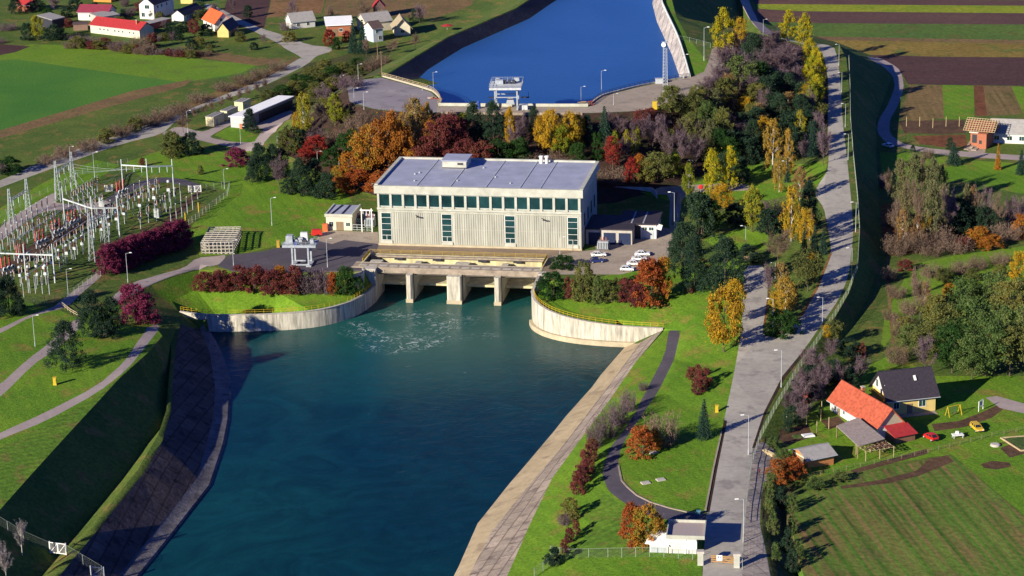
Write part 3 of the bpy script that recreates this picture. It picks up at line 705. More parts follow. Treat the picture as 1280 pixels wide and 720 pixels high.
LGREYM = mat('light_grey_steel', (.44,.47,.48), .5, .1)
YELLOW = mat('yellow_paint', (.62,.42,.03), .5, .12)
OCHREM = mat('ochre_paint', (.45,.30,.04), .6, .15)
REDP = mat('red_paint', (.55,.03,.02), .4, .12)
BLUEP = mat('blue_paint', (.03,.07,.30), .35, .1)
GREENP = mat('green_paint', (.03,.12,.06), .5, .1)
BLACK = mat('black_rubber', (.015,.015,.015), .8, .2)
WOOD = mat('weathered_wood', (.24,.17,.10), .85, .25, 1.5, streak=True)
LWOOD = mat('pale_timber', (.46,.36,.20), .8, .15, 1.0)

def wall_strip(name, tops, zbot, thick, mt, parent=None, side=1):
    """vertical wall following a line of top points; thickness to one side"""
    mb = MB(); n = len(tops); vs = []
    for i, p in enumerate(tops):
        a = tops[max(0, i - 1)]; b = tops[min(n - 1, i + 1)]; t = Vector((b.x - a.x, b.y - a.y, 0)).normalized()
        nn = Vector((t.y, -t.x, 0)) * thick * side
        zb = zbot[i] if isinstance(zbot, (list, tuple)) else zbot
        vs += [(p.x, p.y, zb), (p.x + nn.x, p.y + nn.y, zb), (p.x + nn.x, p.y + nn.y, p.z), (p.x, p.y, p.z)]
    fs = []
    for i in range(n - 1):
        for k in range(4): fs.append((i*4+k, i*4+(k+1) % 4, (i+1)*4+(k+1) % 4, (i+1)*4+k))
    fs += [(0, 3, 2, 1), tuple((n-1)*4 + k for k in range(4))]
    mb.add(vs, fs); o = mb.build(name, mt, parent); return o
def resample(ps, step):
    out = [ps[0]]; acc = 0
    for a, b in zip(ps, ps[1:]):
        L = (b - a).length; n = max(1, round(L / step))
        for k in range(1, n + 1): out.append(a.lerp(b, k / n))
    return out
def curve_px(pts, sub=6):
    """Catmull-Rom through (px,py,z)"""
    P = [U(*p) for p in pts]; out = []
    for i in range(len(P) - 1):
        p0 = P[max(0, i-1)]; p1 = P[i]; p2 = P[i+1]; p3 = P[min(len(P)-1, i+2)]
        for k in range(sub):
            t = k / sub
            out.append(.5 * ((2*p1) + (p2-p0)*t + (2*p0-5*p1+4*p2-p3)*t*t + (3*p1-p0-3*p2+p3)*t**3))
    out.append(P[-1]); return out

def fence(name, pts, h, spacing, postm, phrase, where, cat='fence', rails=(), mesh=None, postr=.05, railr=.03, top=0, group=None, wire=.30):
    """a fence along world points: every post is a part; rails and mesh are parts"""
    root = empty(name, pts[0]); base = pts[0]
    ps = resample(pts, spacing); loc = [p - base for p in ps]
    pm = MB().cyl((0,0,-.1), (0,0,h + top), postr, n=5).mesh('post', postm)
    step = max(1, math.ceil(len(loc) / 98))
    for q in loc[::step]:
        o = link('post', pm, root); o.location = q
    if rails:
        mb = MB()
        for a, b in zip(loc, loc[1:]):
            for z in rails: mb.bar(a + Vector((0,0,z)), b + Vector((0,0,z)), railr * 2 if mesh is None else .03)
        mb.build('rail', postm, root)
    if mesh is not None:
        mb = MB()
        for a, b in zip(loc, loc[1:]):
            L = (b - a).length; n = max(1, int(L / wire))
            for k in range(n):
                q = a.lerp(b, (k + .5) / n)
                mb.bar(q + Vector((0,0,.05)), q + Vector((0,0,h)), .010)
            for z in np.arange(.1, h, wire): mb.bar(a + Vector((0,0,z)), b + Vector((0,0,z)), .008)
        mb.build('wire_mesh', mesh, root)
    lab(root, cat, phrase, where, group); return root

# ------------------------------------------------------------------ powerhouse
ph = empty('powerhouse', BX, BYAW)
H1, H2 = 15.5, 17.7
mb = MB(); mb.box(0, BW, 0, BD, -.5, H1); wall = mb.build('wall', CREAM, ph)
mb = MB(); mb.box(-.7, BW + .7, -.7, .25, H1 - .1, H2); mb.box(-.7, .3, .25, BD + .5, H1 - .1, H2 + .25)
mb.box(BW - .3, BW + .7, .25, BD + .5, H1 - .1, H2 + .1); mb.box(.3, BW - .3, BD - .2, BD + .5, H1 - .1, H2 + .25)
co = mb.build('cornice', CORN, ph)
j = MB()
for k in range(1, 9): x = -.7 + k * (BW + 1.4) / 9; MB().box(x - .03, x + .03, -.712, -.70, H1, H2).build('panel_joint', GREYC, co)
mb = MB(); mb.box(.3, BW - .3, .25, BD - .2, H1, H2 - .28); rf = mb.build('roof', ROOFG, ph)
for fx in (.168, .335, .51, .676, .775):
    x = fx * BW + 1.5; MB().box(x - .13, x + .13, .3, BD - .3, H2 - .28, H2 - .16).build('roof_seam', LGREYM, rf)
for k in range(7): 
    x, y = random.uniform(6, 54), random.uniform(4, 26)
    MB().frustum(x, x + .5, y, y + .5, H2 - .28, H2 + .1, .08, .08).build('roof_vent', GREYM, rf)
def Bl(p): q = p - BX; return q.dot(bX), q.dot(bYv)
x0, y0 = Bl(U(553, 209.5, H2)); x1, _ = Bl(U(583, 210, H2))
p_ = empty_penthouse = MB().box(x0, x1, y0, min(BD - .4, y0 + 7.5), H2 - .28, H2 + 2.0).build('roof_house', CORN, ph)
mb = MB(); mb.box(x0 - .3, x1 + .3, y0 - .3, min(BD, y0 + 7.9), H2 + 2.0, H2 + 2.25); mb.build('roof_house_lid', ROOFG, p_)
mb = MB(); mb.box(x1 - 2.6, x1 - .9, y0 - .05, y0, H2 + .9, H2 + 1.5); mb.build('louvre', DARKM, p_)
mb = MB(); mb.box(x0 - .02, x1 + .02, y0 - .06, y0 - .0, H2 - .2, H2 + .1); mb.build('flashing', DARKM, p_)
for cx in (676.5, 683.5):
    x, y = Bl(U(cx, 203, H2))
    c = MB().cyl((x, y, H2 - .3), (x, y, H2 + 1.6), .45, n=10).build('chimney', WHITE, ph)
    MB().cyl((x, y, H2 + 1.6), (x, y, H2 + 2.0), .7, .6, n=10).build('chimney_cap', WHITE, c)
# upper strip of windows between mullions
pit = BW / 16.2
for k in range(17):
    x = .36 + k * pit
    MB().box(x - .30, x + .30, -.35, 0, 11.2, H1 - .1).build('mullion', CORN, ph)
for k in range(16):
    x = .36 + (k + .5) * pit
    w = MB(); w.box(x - 1.46, x + 1.46, -.12, .0, 11.5, 11.68); w.box(x - 1.46, x + 1.46, -.12, 0, 15.05, 15.25)
    w.box(x - 1.46, x - 1.38, -.12, 0, 11.68, 15.05); w.box(x + 1.38, x + 1.46, -.12, 0, 11.68, 15.05)
    w = w.build('window', FRAME, ph)
    MB().box(x - 1.38, x + 1.38, -.06, 0, 11.68, 15.05).build('pane', GLASS, w)
mb = MB(); mb.box(-.1, BW + .1, -.45, 0, 10.6, 11.2); mb.box(0, BW, -.18, 0, 9.9, 10.1); mb.build('sill_band', CORN, ph)
# tall windows
tw = [(.9, 3.9), (18.5, 21.5), (36.7, 39.7), (54.6, 57.6)]
for a, b in tw:
    w = MB(); zs = [1.6, 3.0, 4.6, 6.4, 8.2, 9.6]
    for z in zs: w.box(a, b, -.14, 0, z - .045, z + .045)
    for x in (a + .06, b - .06): w.box(x - .06, x + .06, -.14, 0, 1.6, 9.6)
    w.box((a + b) / 2 - .05, (a + b) / 2 + .05, -.13, 0, 1.6, 3.0)
    w = w.build('tall_window', WHITE, ph)
    MB().box(a + .05, b - .05, -.08, 0, 1.62, 9.58).build('pane', GLASS, w)
    MB().box(a - .1, b + .1, -.30, 0, .6, 1.45).build('window_sill', CORN, w)
# ribbed wall panels
for a, b in ((4.2, 18.2), (21.8, 36.4), (40.0, 54.3)):
    mb = MB(); n = 22
    for k in range(n):
        x = a + (b - a) * k / n; mb.box(x + .05, x + (b - a) / n - .06, -.13, 0, .7, 9.8)
    pnl = mb.build('ribbed_panel', PANEL, ph)
    MB().box(a, b, -.10, 0, 5.1, 5.25).build('panel_joint', GREYC, pnl)
mb = MB(); mb.box(-.15, BW + .15, -.25, 0, -.5, .55); mb.build('plinth', LEDGE, ph)
for fx in (11.0, 47.3):
    l = MB(); l.bar((fx, -.2, 9.2), (fx + .9, -1.0, 8.9), .12); l.box(fx + .5, fx + 1.5, -1.35, -.9, 8.75, 8.98); l.build('wall_lamp', DARKM, ph)
# east side
for y in (6, 12.5, 19, 25.5):
    w = MB(); w.box(BW, BW + .1, y - 1.2, y + 1.2, 5.5, 9.5); w = w.build('side_window', FRAME, ph)
    MB().box(BW + .05, BW + .13, y - 1.05, y + 1.05, 5.7, 9.3).build('pane', GLASS, w)
MB().box(BW, BW + .12, 8, 13, 0, 4.6).build('roller_door', GREYM, ph)
lab(ph, 'building', 'large pale concrete powerhouse with flat grey roof and strip of dark windows', 'above the tailrace')

# ------------------------------------------------------------------ intake pit, deck and piers
dk = empty('service_deck', Bp(0, 0, 0), BYAW)
mb = MB(); mb.box(-2.5, 50.5, -22.2, -17.5, -1.0, .0 + .06); d_ = mb.build('deck_slab', BROWNC, dk)
mb = MB(); mb.box(-2.5, 50.5, -22.5, -22.2, -1.25, .35); mb.build('edge_beam', BROWNC, dk)
mb = MB(); mb.box(-2.4, 50.4, -17.5, -17.25, -1.0, .12); mb.build('inner_kerb', GREYC, dk)
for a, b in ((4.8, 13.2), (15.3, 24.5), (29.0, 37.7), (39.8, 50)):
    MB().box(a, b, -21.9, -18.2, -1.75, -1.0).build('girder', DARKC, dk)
mb = MB()
for k in range(18): x = -1 + k * 2.9; mb.box(x, x + 2.3, -20.6, -19.2, .06, .09)
mb.build('hatch_cover', GREYC, dk)
lab(dk, 'deck', 'long brown concrete service deck on piers', 'in front of the powerhouse')
pw = empty('pit_wall', Bp(0, 0, 0), BYAW)
mb = MB(); mb.box(-.3, 49.8, -9.2, -8.7, -11, .1); mb.build('back_wall', YELLOWC, pw)
mb = MB(); mb.box(-.9, -.3, -22.2, -8.7, -11, .1); mb.build('side_wall', YELLOWC, pw)
mb = MB(); mb.box(49.8, 50.4, -22.2, -8.7, -11, .1); mb.build('side_wall', YELLOWC, pw)
mb = MB(); mb.box(-.3, 49.8, -10.4, -9.2, -.45, .02); w = mb.build('overhang', BROWNC, pw)
for x in (8, 19, 32, 42):
    MB().box(x - 1.2, x + 1.2, -10.3, -9.25, -1.15, -.45).build('bracket', DARKM, pw)
mb = MB(); mb.box(.0, 49.5, -17.2, -10.5, -6.2, -5.6); mb.build('pit_floor', YELLOWC, pw)
lab(pw, 'wall', 'pale yellow concrete walls of the sunken gate pit', 'between deck and powerhouse')
for i, (x, hw_) in enumerate(((14.1, .88), (26.7, 2.0), (38.8, .88))):
    r = empty('bridge_pier', Bp(x, -24.6, ZT), BYAW)
    mb = MB(); nose = .5 if hw_ < 2 else .3
    mb.extrude([(-hw_, nose), (-hw_ + nose, 0), (hw_ - nose, 0), (hw_, nose), (hw_, 14.0), (-hw_, 14.0)], -2, 7.9)
    mb.build('shaft', PALEC, r)
    MB().box(-hw_ - .12, hw_ + .12, -.12, .45, -2, 1.0).build('pier_foot', LEDGE, r)
    for s in (-1, 1):
        MB().box(s * hw_ - .06, s * hw_ + .06, 1.8, 2.5, .2, 7.9).build('gate_slot', DARKM, r)
    if hw_ > 2: MB().box(-.08, .08, -.03, .02, 1.2, 7.5).build('joint', GREYC, r)
    lab(r, 'pier', ('thick middle concrete pier' if hw_ > 2 else 'slim concrete pier'), 'standing in the water under the service deck', 'piers under the service deck')
for nm, x0, x1, wh in (('left', 1.2, 4.6, 'at the left end of the service deck'), ('right', 50.4, 52.0, 'at the right end of the service deck')):
    r = empty('abutment', Bp(x0, -22.2, 0), BYAW)
    MB().box(0, x1 - x0, -2.2, 8, -11, -.05).build('wall', PALEC, r)
    MB().box(-.2, x1 - x0 + .2, -2.4, 0, -.05, .4).build('capping', GREYC, r)
    lab(r, 'abutment', 'concrete abutment block', wh)
# yellow railings round the pit
def rail_B(pts, phrase, where, h=1.1):
    return fence('railing', [Bp(*p) for p in pts], h, 3.0, OCHREM, phrase, where, 'railing', rails=(.35, .72, 1.1), postr=.045, railr=.035, group='yellow railings round the gate pit')
rail_B([(-.6,-8.6,.1),(50.1,-8.6,.1)], 'long yellow railing', 'along the powerhouse edge of the gate pit')
rail_B([(-.6,-8.8,.1),(-.6,-17.2,.1)], 'short yellow railing', 'on the left edge of the gate pit')
rail_B([(50.1,-8.8,.1),(50.1,-17.2,.1)], 'short yellow railing', 'on the right edge of the gate pit')
for pl, sd in (([(-.6,-8.9),(-.6,-17.2)], 0), ([(50.1,-8.9),(50.1,-17.2)], 1)):
    pa, pb = Bp(pl[0][0], pl[0][1], 0), Bp(pl[1][0], pl[1][1], 0)
    o = MB().bar(Vector((0,0,.75)), (pb - pa) + Vector((0,0,.75)), .14, .9).build('toe_board', YELLOW, None); o.location = pa
    lab(o, 'panel', 'solid yellow side panel of the gate pit railing', 'on the ' + ('right' if sd else 'left') + ' edge')

# ------------------------------------------------------------------ curved wing walls with yellow railings
tr = curve_px([tuple(p) for p in WALL_R])
tr = [Bp(50.6, -22.4, -.4), Bp(50.9, -30, -.6)] + tr
r = empty('retaining_wall', tr[0])
loc = [p - tr[0] for p in tr]
wall_strip('wall', [p + Vector((0,0,.25)) for p in loc], -11 - tr[0].z, .6, PALEC, r, 1)
wall_strip('capping', [p + Vector((0,0,.40)) for p in loc], [p.z + .26 for p in loc], .75, GREYC, r, 1)
nn = len(loc)
led = []
for i, p in enumerate(loc):
    a = loc[max(0,i-1)]; b = loc[min(nn-1,i+1)]; t = (b - a); t.z = 0; t.normalize()
    led.append(p + Vector((t.y, -t.x, 0)) * .6)
led = [Vector((p.x, p.y, ZT + 1.3 - tr[0].z)) for p in led]
wall_strip('ledge', led[4:], -11 - tr[0].z, .9, LEDGE, r, 1)
lab(r, 'retaining wall', 'pale curved retaining wall with a tan foot', 'right of the powerhouse outlet')
fence('railing', [p + Vector((0,0,.4)) for p in tr[2:]], 1.1, 2.2, YELLOW, 'yellow railing', 'on the curved wall right of the outlet', 'railing', rails=(.55, 1.1), postr=.035, railr=.026)
tl = curve_px([tuple(p) for p in WALL_L]) + [Bp(4.2, -24.5, -4.6)]
r = empty('retaining_wall', tl[0]); loc = [p - tl[0] for p in tl]
wall_strip('wall', [p + Vector((0,0,.25)) for p in loc], -11 - tl[0].z, .6, PALEC, r, 1)
wall_strip('capping', [p + Vector((0,0,.40)) for p in loc], [p.z + .26 for p in loc], .75, GREYC, r, 1)
lab(r, 'retaining wall', 'streaked concrete curved retaining wall', 'left of the powerhouse outlet')
fence('railing', [p + Vector((0,0,.4)) for p in tl[:-1]], 1.1, 2.2, YELLOW, 'yellow railing', 'on the curved wall left of the outlet', 'railing', rails=(.55, 1.1), postr=.035, railr=.026)
# upper wall between yard and outlet at left
tu = [U(440, 345, -.1), U(452, 342, -.1), Bp(1.2, -23.6, -.1)]
r = empty('retaining_wall', tu[0]); loc = [p - tu[0] for p in tu]
wall_strip('wall', [p + Vector((0,0,.5)) for p in loc], -6, .5, GREYC, r, 1)
lab(r, 'retaining wall', 'short grey concrete parapet wall', 'between transformer yard and outlet')

# ------------------------------------------------------------------ dam crest wall and platform edges
def px_line(pts): return [U(*p) for p in pts]
dl = px_line([(547.5,132.6,18),(600,133.1,18),(640,133.5,18),(690,133.6,18),(735,133.6,18)])
r = empty('dam_wall', dl[0]); loc = [p - dl[0] for p in dl]
wall_strip('wall', [p + Vector((0,.3,.0)) for p in loc], -6, .8, GREYC, r, -1)
wall_strip('parapet', [p + Vector((0,.3,.95)) for p in loc], 0.0, .35, CORN, r, -1)
lab(r, 'wall', 'low pale parapet wall on the dam crest', 'along the reservoir edge behind the powerhouse')
dl2 = px_line([(552,141.2,18),(640,142.2,18),(728,142.2,18)])
r = empty('dam_wall', dl2[0]); loc = [p - dl2[0] for p in dl2]
wall_strip('wall', [p + Vector((0,0,.5)) for p in loc], -2.5, .5, BROWNC, r, 1)
lab(r, 'wall', 'brown concrete wall on the downhill side of the dam crest', 'above the wooded slope')
for pts, ph_, wh in (([(478,96,18),(510,104.6,18),(539,113.6,18),(550,124.6,18),(547.5,132.4,18)], 'curved parapet and rail', 'round the left crest platform'),
                     ([(735,133.2,18),(752,120.9,18),(770,115.3,18),(800,107.9,18),(830,101.9,18),(862,96.6,18)], 'dark curved parapet and rail', 'round the right crest platform')):
    c = curve_px(pts, 5); r0 = empty('quay_wall', c[0]); loc = [p - c[0] for p in c]
    s_ = -1
    wall_strip('wall', [p + Vector((0,0,.15)) for p in loc], -6, .6, GREYC, r0, s_)
    wall_strip('kerb', [p + Vector((0,0,.45)) for p in loc], [.16 + p.z for p in loc], .5, LEDGE if 'left' in wh else GREYC, r0, s_)
    lab(r0, 'wall', ph_.replace(' and rail', ' wall'), wh)
    fence('railing', [p + Vector((0,0,.45)) for p in c], 1.0, 2.6, LWOOD if 'left' in wh else DARKM, ph_.split()[0] + ' railing', wh, 'railing', rails=(.5, 1.0), postr=.06, railr=.05)
cr = curve_px([(862,96.5,18),(848,50,18),(832,15,18),(827,0,18),(832,-20,18)], 6)
r = empty('parapet_wall', cr[0]); loc = [p - cr[0] for p in cr]
wall_strip('wall', [p + Vector((0,0,.9)) for p in loc], -.3, .3, WHITE, r, 1)
lab(r, 'wall', 'thin white parapet on top of the slab bank', 'on the right side of the reservoir')

# ------------------------------------------------------------------ generic buildings
def window_on(parent, plane, u, z, w, h, at, framem=WHITE, glass=GLASS, name='window'):
    """plane 'f' front y=at facing -y; 'b' back; 'l' x=at facing -x; 'r' facing +x"""
    e = .06; fr = MB(); t = .1
    def bx(mb, u0, u1, z0, z1, d):
        if plane == 'f': mb.box(u0, u1, at - d, at, z0, z1)
        elif plane == 'r': mb.box(at, at + d, u0, u1, z0, z1)
        elif plane == 'l': mb.box(at - d, at, u0, u1, z0, z1)
        else: mb.box(u0, u1, at, at + d, z0, z1)
    bx(fr, u - w/2 - t, u + w/2 + t, z - t, z, e); bx(fr, u - w/2 - t, u + w/2 + t, z + h, z + h + t, e)
    bx(fr, u - w/2 - t, u - w/2, z, z + h, e); bx(fr, u + w/2, u + w/2 + t, z, z + h, e); bx(fr, u - .03, u + .03, z, z + h, e * .9)
    f = fr.build(name, framem, parent)
    p = MB(); bx(p, u - w/2, u + w/2, z, z + h, e * .55); p.build('pane', glass, f)
    return f
def door_on(parent, plane, u, w, h, at, mt=WOOD, name='door'):
    m_ = MB(); d = .07
    if plane == 'f': m_.box(u - w/2, u + w/2, at - d, at, 0, h)
    elif plane == 'r': m_.box(at, at + d, u - w/2, u + w/2, 0, h)
    elif plane == 'l': m_.box(at - d, at, u - w/2, u + w/2, 0, h)
    return m_.build(name, mt, parent)
def base_frame(A, B, up=0.0):
    a, b = G(*A), G(*B); a = Vector((a.x, a.y, 0)); b = Vector((b.x, b.y, 0))
    d = b - a; return a, d.length, math.atan2(d.y, d.x)
def gable(name, A, B, depth, hw, hr, ridge, wallm, roofm, phrase, where, cat='house', over=.45, front=(), right=(), left=(), doors=(), chim=None, gablem=None, z=None, rooft=.22, group=None, skylight=None, lower=None):
    a, w, yaw = base_frame(A, B)
    zz = min(gz(a.x, a.y), G(*B).z) if z is None else z
    r = empty(name, (a.x, a.y, zz), yaw)
    mb = MB(); mb.box(0, w, 0, depth, -.6, hw); wl_ = mb.build('wall', wallm, r)
    g = MB()
    if ridge == 'x':
        g.prism_x([(0, hw), (depth, hw), (depth / 2, hw + hr)], 0.0, w)
    else:
        g.prism_y([(0, hw), (w, hw), (w / 2, hw + hr)], 0.0, depth)
    g.build('gable', gablem or wallm, r)
    rm = MB(); t = rooft; o = over
    if ridge == 'x':
        s = hr / (depth / 2)
        rm.prism_x([(-o, hw - o * s + .02), (-o, hw - o * s + t), (depth / 2, hw + hr + t), (depth + o, hw - o * s + t), (depth + o, hw - o * s + .02), (depth / 2, hw + hr + .02)], -o, w + o)
    else:
        s = hr / (w / 2)
        rm.prism_y([(-o, hw - o * s + .02), (w / 2, hw + hr + .02), (w + o, hw - o * s + .02), (w + o, hw - o * s + t), (w / 2, hw + hr + t), (-o, hw - o * s + t)], -o, depth + o)
    rf = rm.build('roof', roofm, r)
    rc = MB()
    if ridge == 'x': rc.bar((-o, depth / 2, hw + hr + t), (w + o, depth / 2, hw + hr + t), .28, .12)
    else: rc.bar((w / 2, -o, hw + hr + t), (w / 2, depth + o, hw + hr + t), .28, .12)
    rc.build('ridge_cap', roofm, rf)
    if ridge == 'x':
        gt = MB(); gt.bar((-o, -o - .06, hw - o * s + .08), (w + o, -o - .06, hw - o * s + .08), .13); gt.build('gutter', LGREYM, rf)
    for (u, zb, ww, hh) in front: window_on(r, 'f', u * w, zb, ww, hh, 0)
    for (u, zb, ww, hh) in right: window_on(r, 'r', u * depth, zb, ww, hh, w)
    for (u, zb, ww, hh) in left: window_on(r, 'l', u * depth, zb, ww, hh, 0)
    for (pl, u, ww, hh) in doors:
        door_on(r, pl, u * (w if pl == 'f' else depth), ww, hh, {'f': 0, 'r': w, 'l': 0}[pl])
    if chim:
        cx, cy = chim[0] * w, chim[1] * depth
        c = MB().box(cx - .35, cx + .35, cy - .35, cy + .35, hw, hw + hr + .9).build('chimney', chim[2] if len(chim) > 2 else BRICK, rf)
        MB().box(cx - .45, cx + .45, cy - .45, cy + .45, hw + hr + .9, hw + hr + 1.05) .build('chimney_cap', GREYC, rf)
    lab(r, cat, phrase, where, group); r['_w'] = w
    return r
def flat(name, A, B, depth, h, wallm, roofm, phrase, where, cat='building', over=.25, rt=.3, front=(), right=(), left=(), doors=(), slope=0, z=None, group=None):
    a, w, yaw = base_frame(A, B); zz = min(gz(a.x, a.y), G(*B).z) if z is None else z
    r = empty(name, (a.x, a.y, zz), yaw)
    MB().prism_x([(0, -.6), (depth, -.6), (depth, h + slope), (0, h)], 0, w).build('wall', wallm, r)
    mb = MB(); mb.prism_x([(-over, h + .004), (depth + over, h + slope + .004), (depth + over, h + slope + rt), (-over, h + rt)], -over, w + over); rf = mb.build('roof', roofm, r)
    for (u, zb, ww, hh) in front: window_on(r, 'f', u * w, zb, ww, hh, 0)
    for (u, zb, ww, hh) in right: window_on(r, 'r', u * depth, zb, ww, hh, w)
    for (u, zb, ww, hh) in left: window_on(r, 'l', u * depth, zb, ww, hh, 0)
    for (pl, u, ww, hh) in doors: door_on(r, pl, u * (w if pl == 'f' else depth), ww, hh, {'f': 0, 'r': w, 'l': 0}[pl])
    lab(r, cat, phrase, where, group); r['_w'] = w; return r, rf, w
BRICK = mat('red_brick', (.36,.13,.07), .9, .25, 3)
ORBRICK = mat('orange_brick', (.50,.20,.07), .9, .2, 3)
TILE_O = mat('orange_tile', (.40,.085,.042), .85, .38, 1.3)
TILE_R = mat('red_tile', (.38,.030,.032), .8, .2, 1.2)
TILE_M = mat('maroon_sheet', (.26,.035,.06), .75, .15, .8)
TILE_D = mat('dark_slate_tile', (.040,.032,.042), .7, .3, 2.0)
TILE_B = mat('brown_tile', (.11,.07,.065), .85, .25, 1.2)
TILE_G = mat('grey_fibre_cement', (.33,.31,.29), .9, .16, 1.0, streak=False)
TILE_T = mat('tan_shingle', (.38,.31,.20), .9, .25, 1.0)
WHITEW = mat('white_render', (.64,.62,.57), .85, .07, .6)
CREAMW = mat('cream_render', (.62,.56,.42), .85, .12, .6)
YELW = mat('yellow_render', (.62,.47,.16), .85, .12, .8)
BLUEW = mat('pale_blue_render', (.50,.56,.62), .85, .08, .6)
WHROOF = mat('white_roof_sheet', (.90,.89,.86), .6, .06, .4)

# ---- building group right of the powerhouse (mostly in its shadow)
r, rf, w = flat('garage', (774.9,298), (820.5,298.6), 12.5, 4.3, WHITEW, TILE_D, 'low white garage with an open doorway and dark roof', 'right of the powerhouse', over=.5, rt=.35,
     front=((.16,2.6,2.6,1.0),(.68,2.6,1.3,.9),(.86,2.6,1.3,.9)))
MB().box(w*.31, w*.57, -.09, 0, 0, 3.9).build('doorway', DARKM, r)
for u0, u1 in ((.02,.29),(.60,.76),(.77,.93)): 
    mb = MB(); mb.box(u0*w, u1*w, -.07, 0, .05, 2.4); mb.build('door_leaf', LGREYM, r)
mb = MB(); mb.bar((w+.2,-.2,3.9),(w+1.6,-.2,3.5),.12,1.6); mb.build('canopy', WHITE, r)
mb = MB(); mb.box(w*.3,w*.34,.2,12,4.65,4.72); mb.box(w*.62,w*.66,.2,12,4.66,4.73); mb.build('roof_seam', GREYM, rf)
an = empty('annex', Bp(BW + .3, 6.5, 0), BYAW)
MB().box(0, 13.2, 0, 14, -.5, 4.4).build('wall', GREYC, an)
MB().box(-.0, 13.4, -.4, 14.3, 4.41, 4.75).build('roof', TILE_D, an)
for k in range(3):
    d = MB().box(.8 + k * 4.3, 4.2 + k * 4.3, -.1, 0, 0, 3.5).build('bay_door', mat('navy_door', (.015,.025,.07), .6, .2), an)
lab(an, 'building', 'shadowed low annex with three dark bay doors', 'between the powerhouse and the white garage')
tf = empty('transformer', Bp(BW + 6, 1.5, 0), BYAW)
MB().frustum(-1.6, 1.6, -1, 1, .3, 2.6, .1, .1).build('tank', GREYM, tf)
for s in (-1, 1):
    mb = MB()
    for k in range(7): mb.box(-1.5 + k*.45, -1.3 + k*.45, s*1.05, s*1.6, .6, 2.3)
    mb.build('radiator', LGREYM, tf)
for k in (-1, 0, 1): MB().cyl((k*.8, 0, 2.6), (k*.8, 0, 3.7), .16, .08, 8).build('bushing', BRICK, tf)
MB().box(-1.8, 1.8, -.8, .8, 0, .3).build('skid', DARKM, tf)
lab(tf, 'transformer', 'grey transformer with three bushings', 'in the shadow right of the powerhouse')
rt = [U(742,236,2.2), U(775,235.5,2.2), U(815,236.5,2.2), U(821,241,2.2), U(822,246,1.6)]
r = empty('retaining_wall', rt[0]); loc = [p - rt[0] for p in rt]
wall_strip('wall', [p + Vector((0,0,.6)) for p in loc], -3, .4, GREYC, r, 1)
lab(r, 'retaining wall', 'long low retaining wall with curved end', 'behind the white garage')
sw = [U(847,243,1.2), U(843,262,.8), U(842,283,.4)]
r = empty('kerb_wall', sw[0]); loc = [p - sw[0] for p in sw]
wall_strip('wall', [p + Vector((0,0,.7)) for p in loc], -.5, .3, mat('rust_brown_paint', (.30,.14,.06), .8, .2), r, 1)
lab(r, 'wall', 'low rust brown wall', 'beside the path right of the white garage')

# ---- control house left
r, rf, w = flat('control_house', (408,287.5), (440.3,288.2), 11, 4.4, YELW if False else CREAMW, ROOFG, 'small cream control house with flat grey roof', 'left of the powerhouse', over=.15, rt=.25,
     front=((.2,1.1,1.2,1.5),(.85,1.3,1.2,1.1)), doors=(('f',.53,2.2,2.6),))
mb = MB(); mb.box(-.3, w+.3, -.3, .15, 4.1, 4.95); mb.box(-.3, .15, .15, 11.3, 4.1, 4.95); mb.box(w-.15, w+.3, .15, 11.3, 4.1, 4.95); mb.build('parapet', CORN, r)
mb = MB(); mb.bar((1.5,.5,4.8),(2.6,10.5,4.8),.3,.2); mb.bar((4.6,.5,4.8),(4.9,10.5,4.8),.25,.2); mb.build('roof_duct', DARKM, rf)
yd = fence('yard_fence', [G(441,288)+Vector((0,0,0)), G(452,288.5), G(466,289)], 1.9, 1.6, LGREYM, 'light grey gate fence', 'between the control house and the powerhouse', 'fence', rails=(.3,1.0,1.8), postr=.07, railr=.05)
for i, (px, py, s) in enumerate(((448,280,1.0),(458,277,1.1),(463,283,1.15))):
    t = empty('transformer', G(px, py), BYAW)
    MB().frustum(-1.3*s, 1.3*s, -.9*s, .9*s, .2, 2.4*s, .1, .1).build('tank', GREYM if i else DARKM, t)
    mb = MB()
    for k in range(6): mb.box(-1.2*s + k*.42*s, -1.05*s + k*.42*s, -1.4*s, -.92*s, .5, 2.1*s)
    mb.build('radiator', LGREYM, t)
    for k in (-1,0,1): MB().cyl((k*.7,0,2.4*s),(k*.9,0,3.6*s),.14,.07,8).build('bushing', mat('red_porcelain', (.35,.06,.04), .4, .1), t)
    MB().cyl((-1.2*s,.5,2.9*s),(1.2*s,.5,2.9*s),.35,n=10).build('conservator', LGREYM, t)
    lab(t, 'transformer', 'grey yard transformer with red bushings', 'behind the fence beside the control house')
po = empty('pylon_frame', G(459,290), BYAW)
mb = MB()
for x in (-1.5,1.5): mb.bar((x,0,0),(x,0,7.2),.22)
mb.bar((-1.9,0,6.6),(1.9,0,6.6),.3); mb.build('frame', WHITE, po)
for k in (-1,0,1): MB().cyl((k,0,6.5),(k,0,5.5),.12,n=6).build('insulator', WHITE, po)
lab(po, 'frame', 'white steel terminal frame', 'against the left wall of the powerhouse')

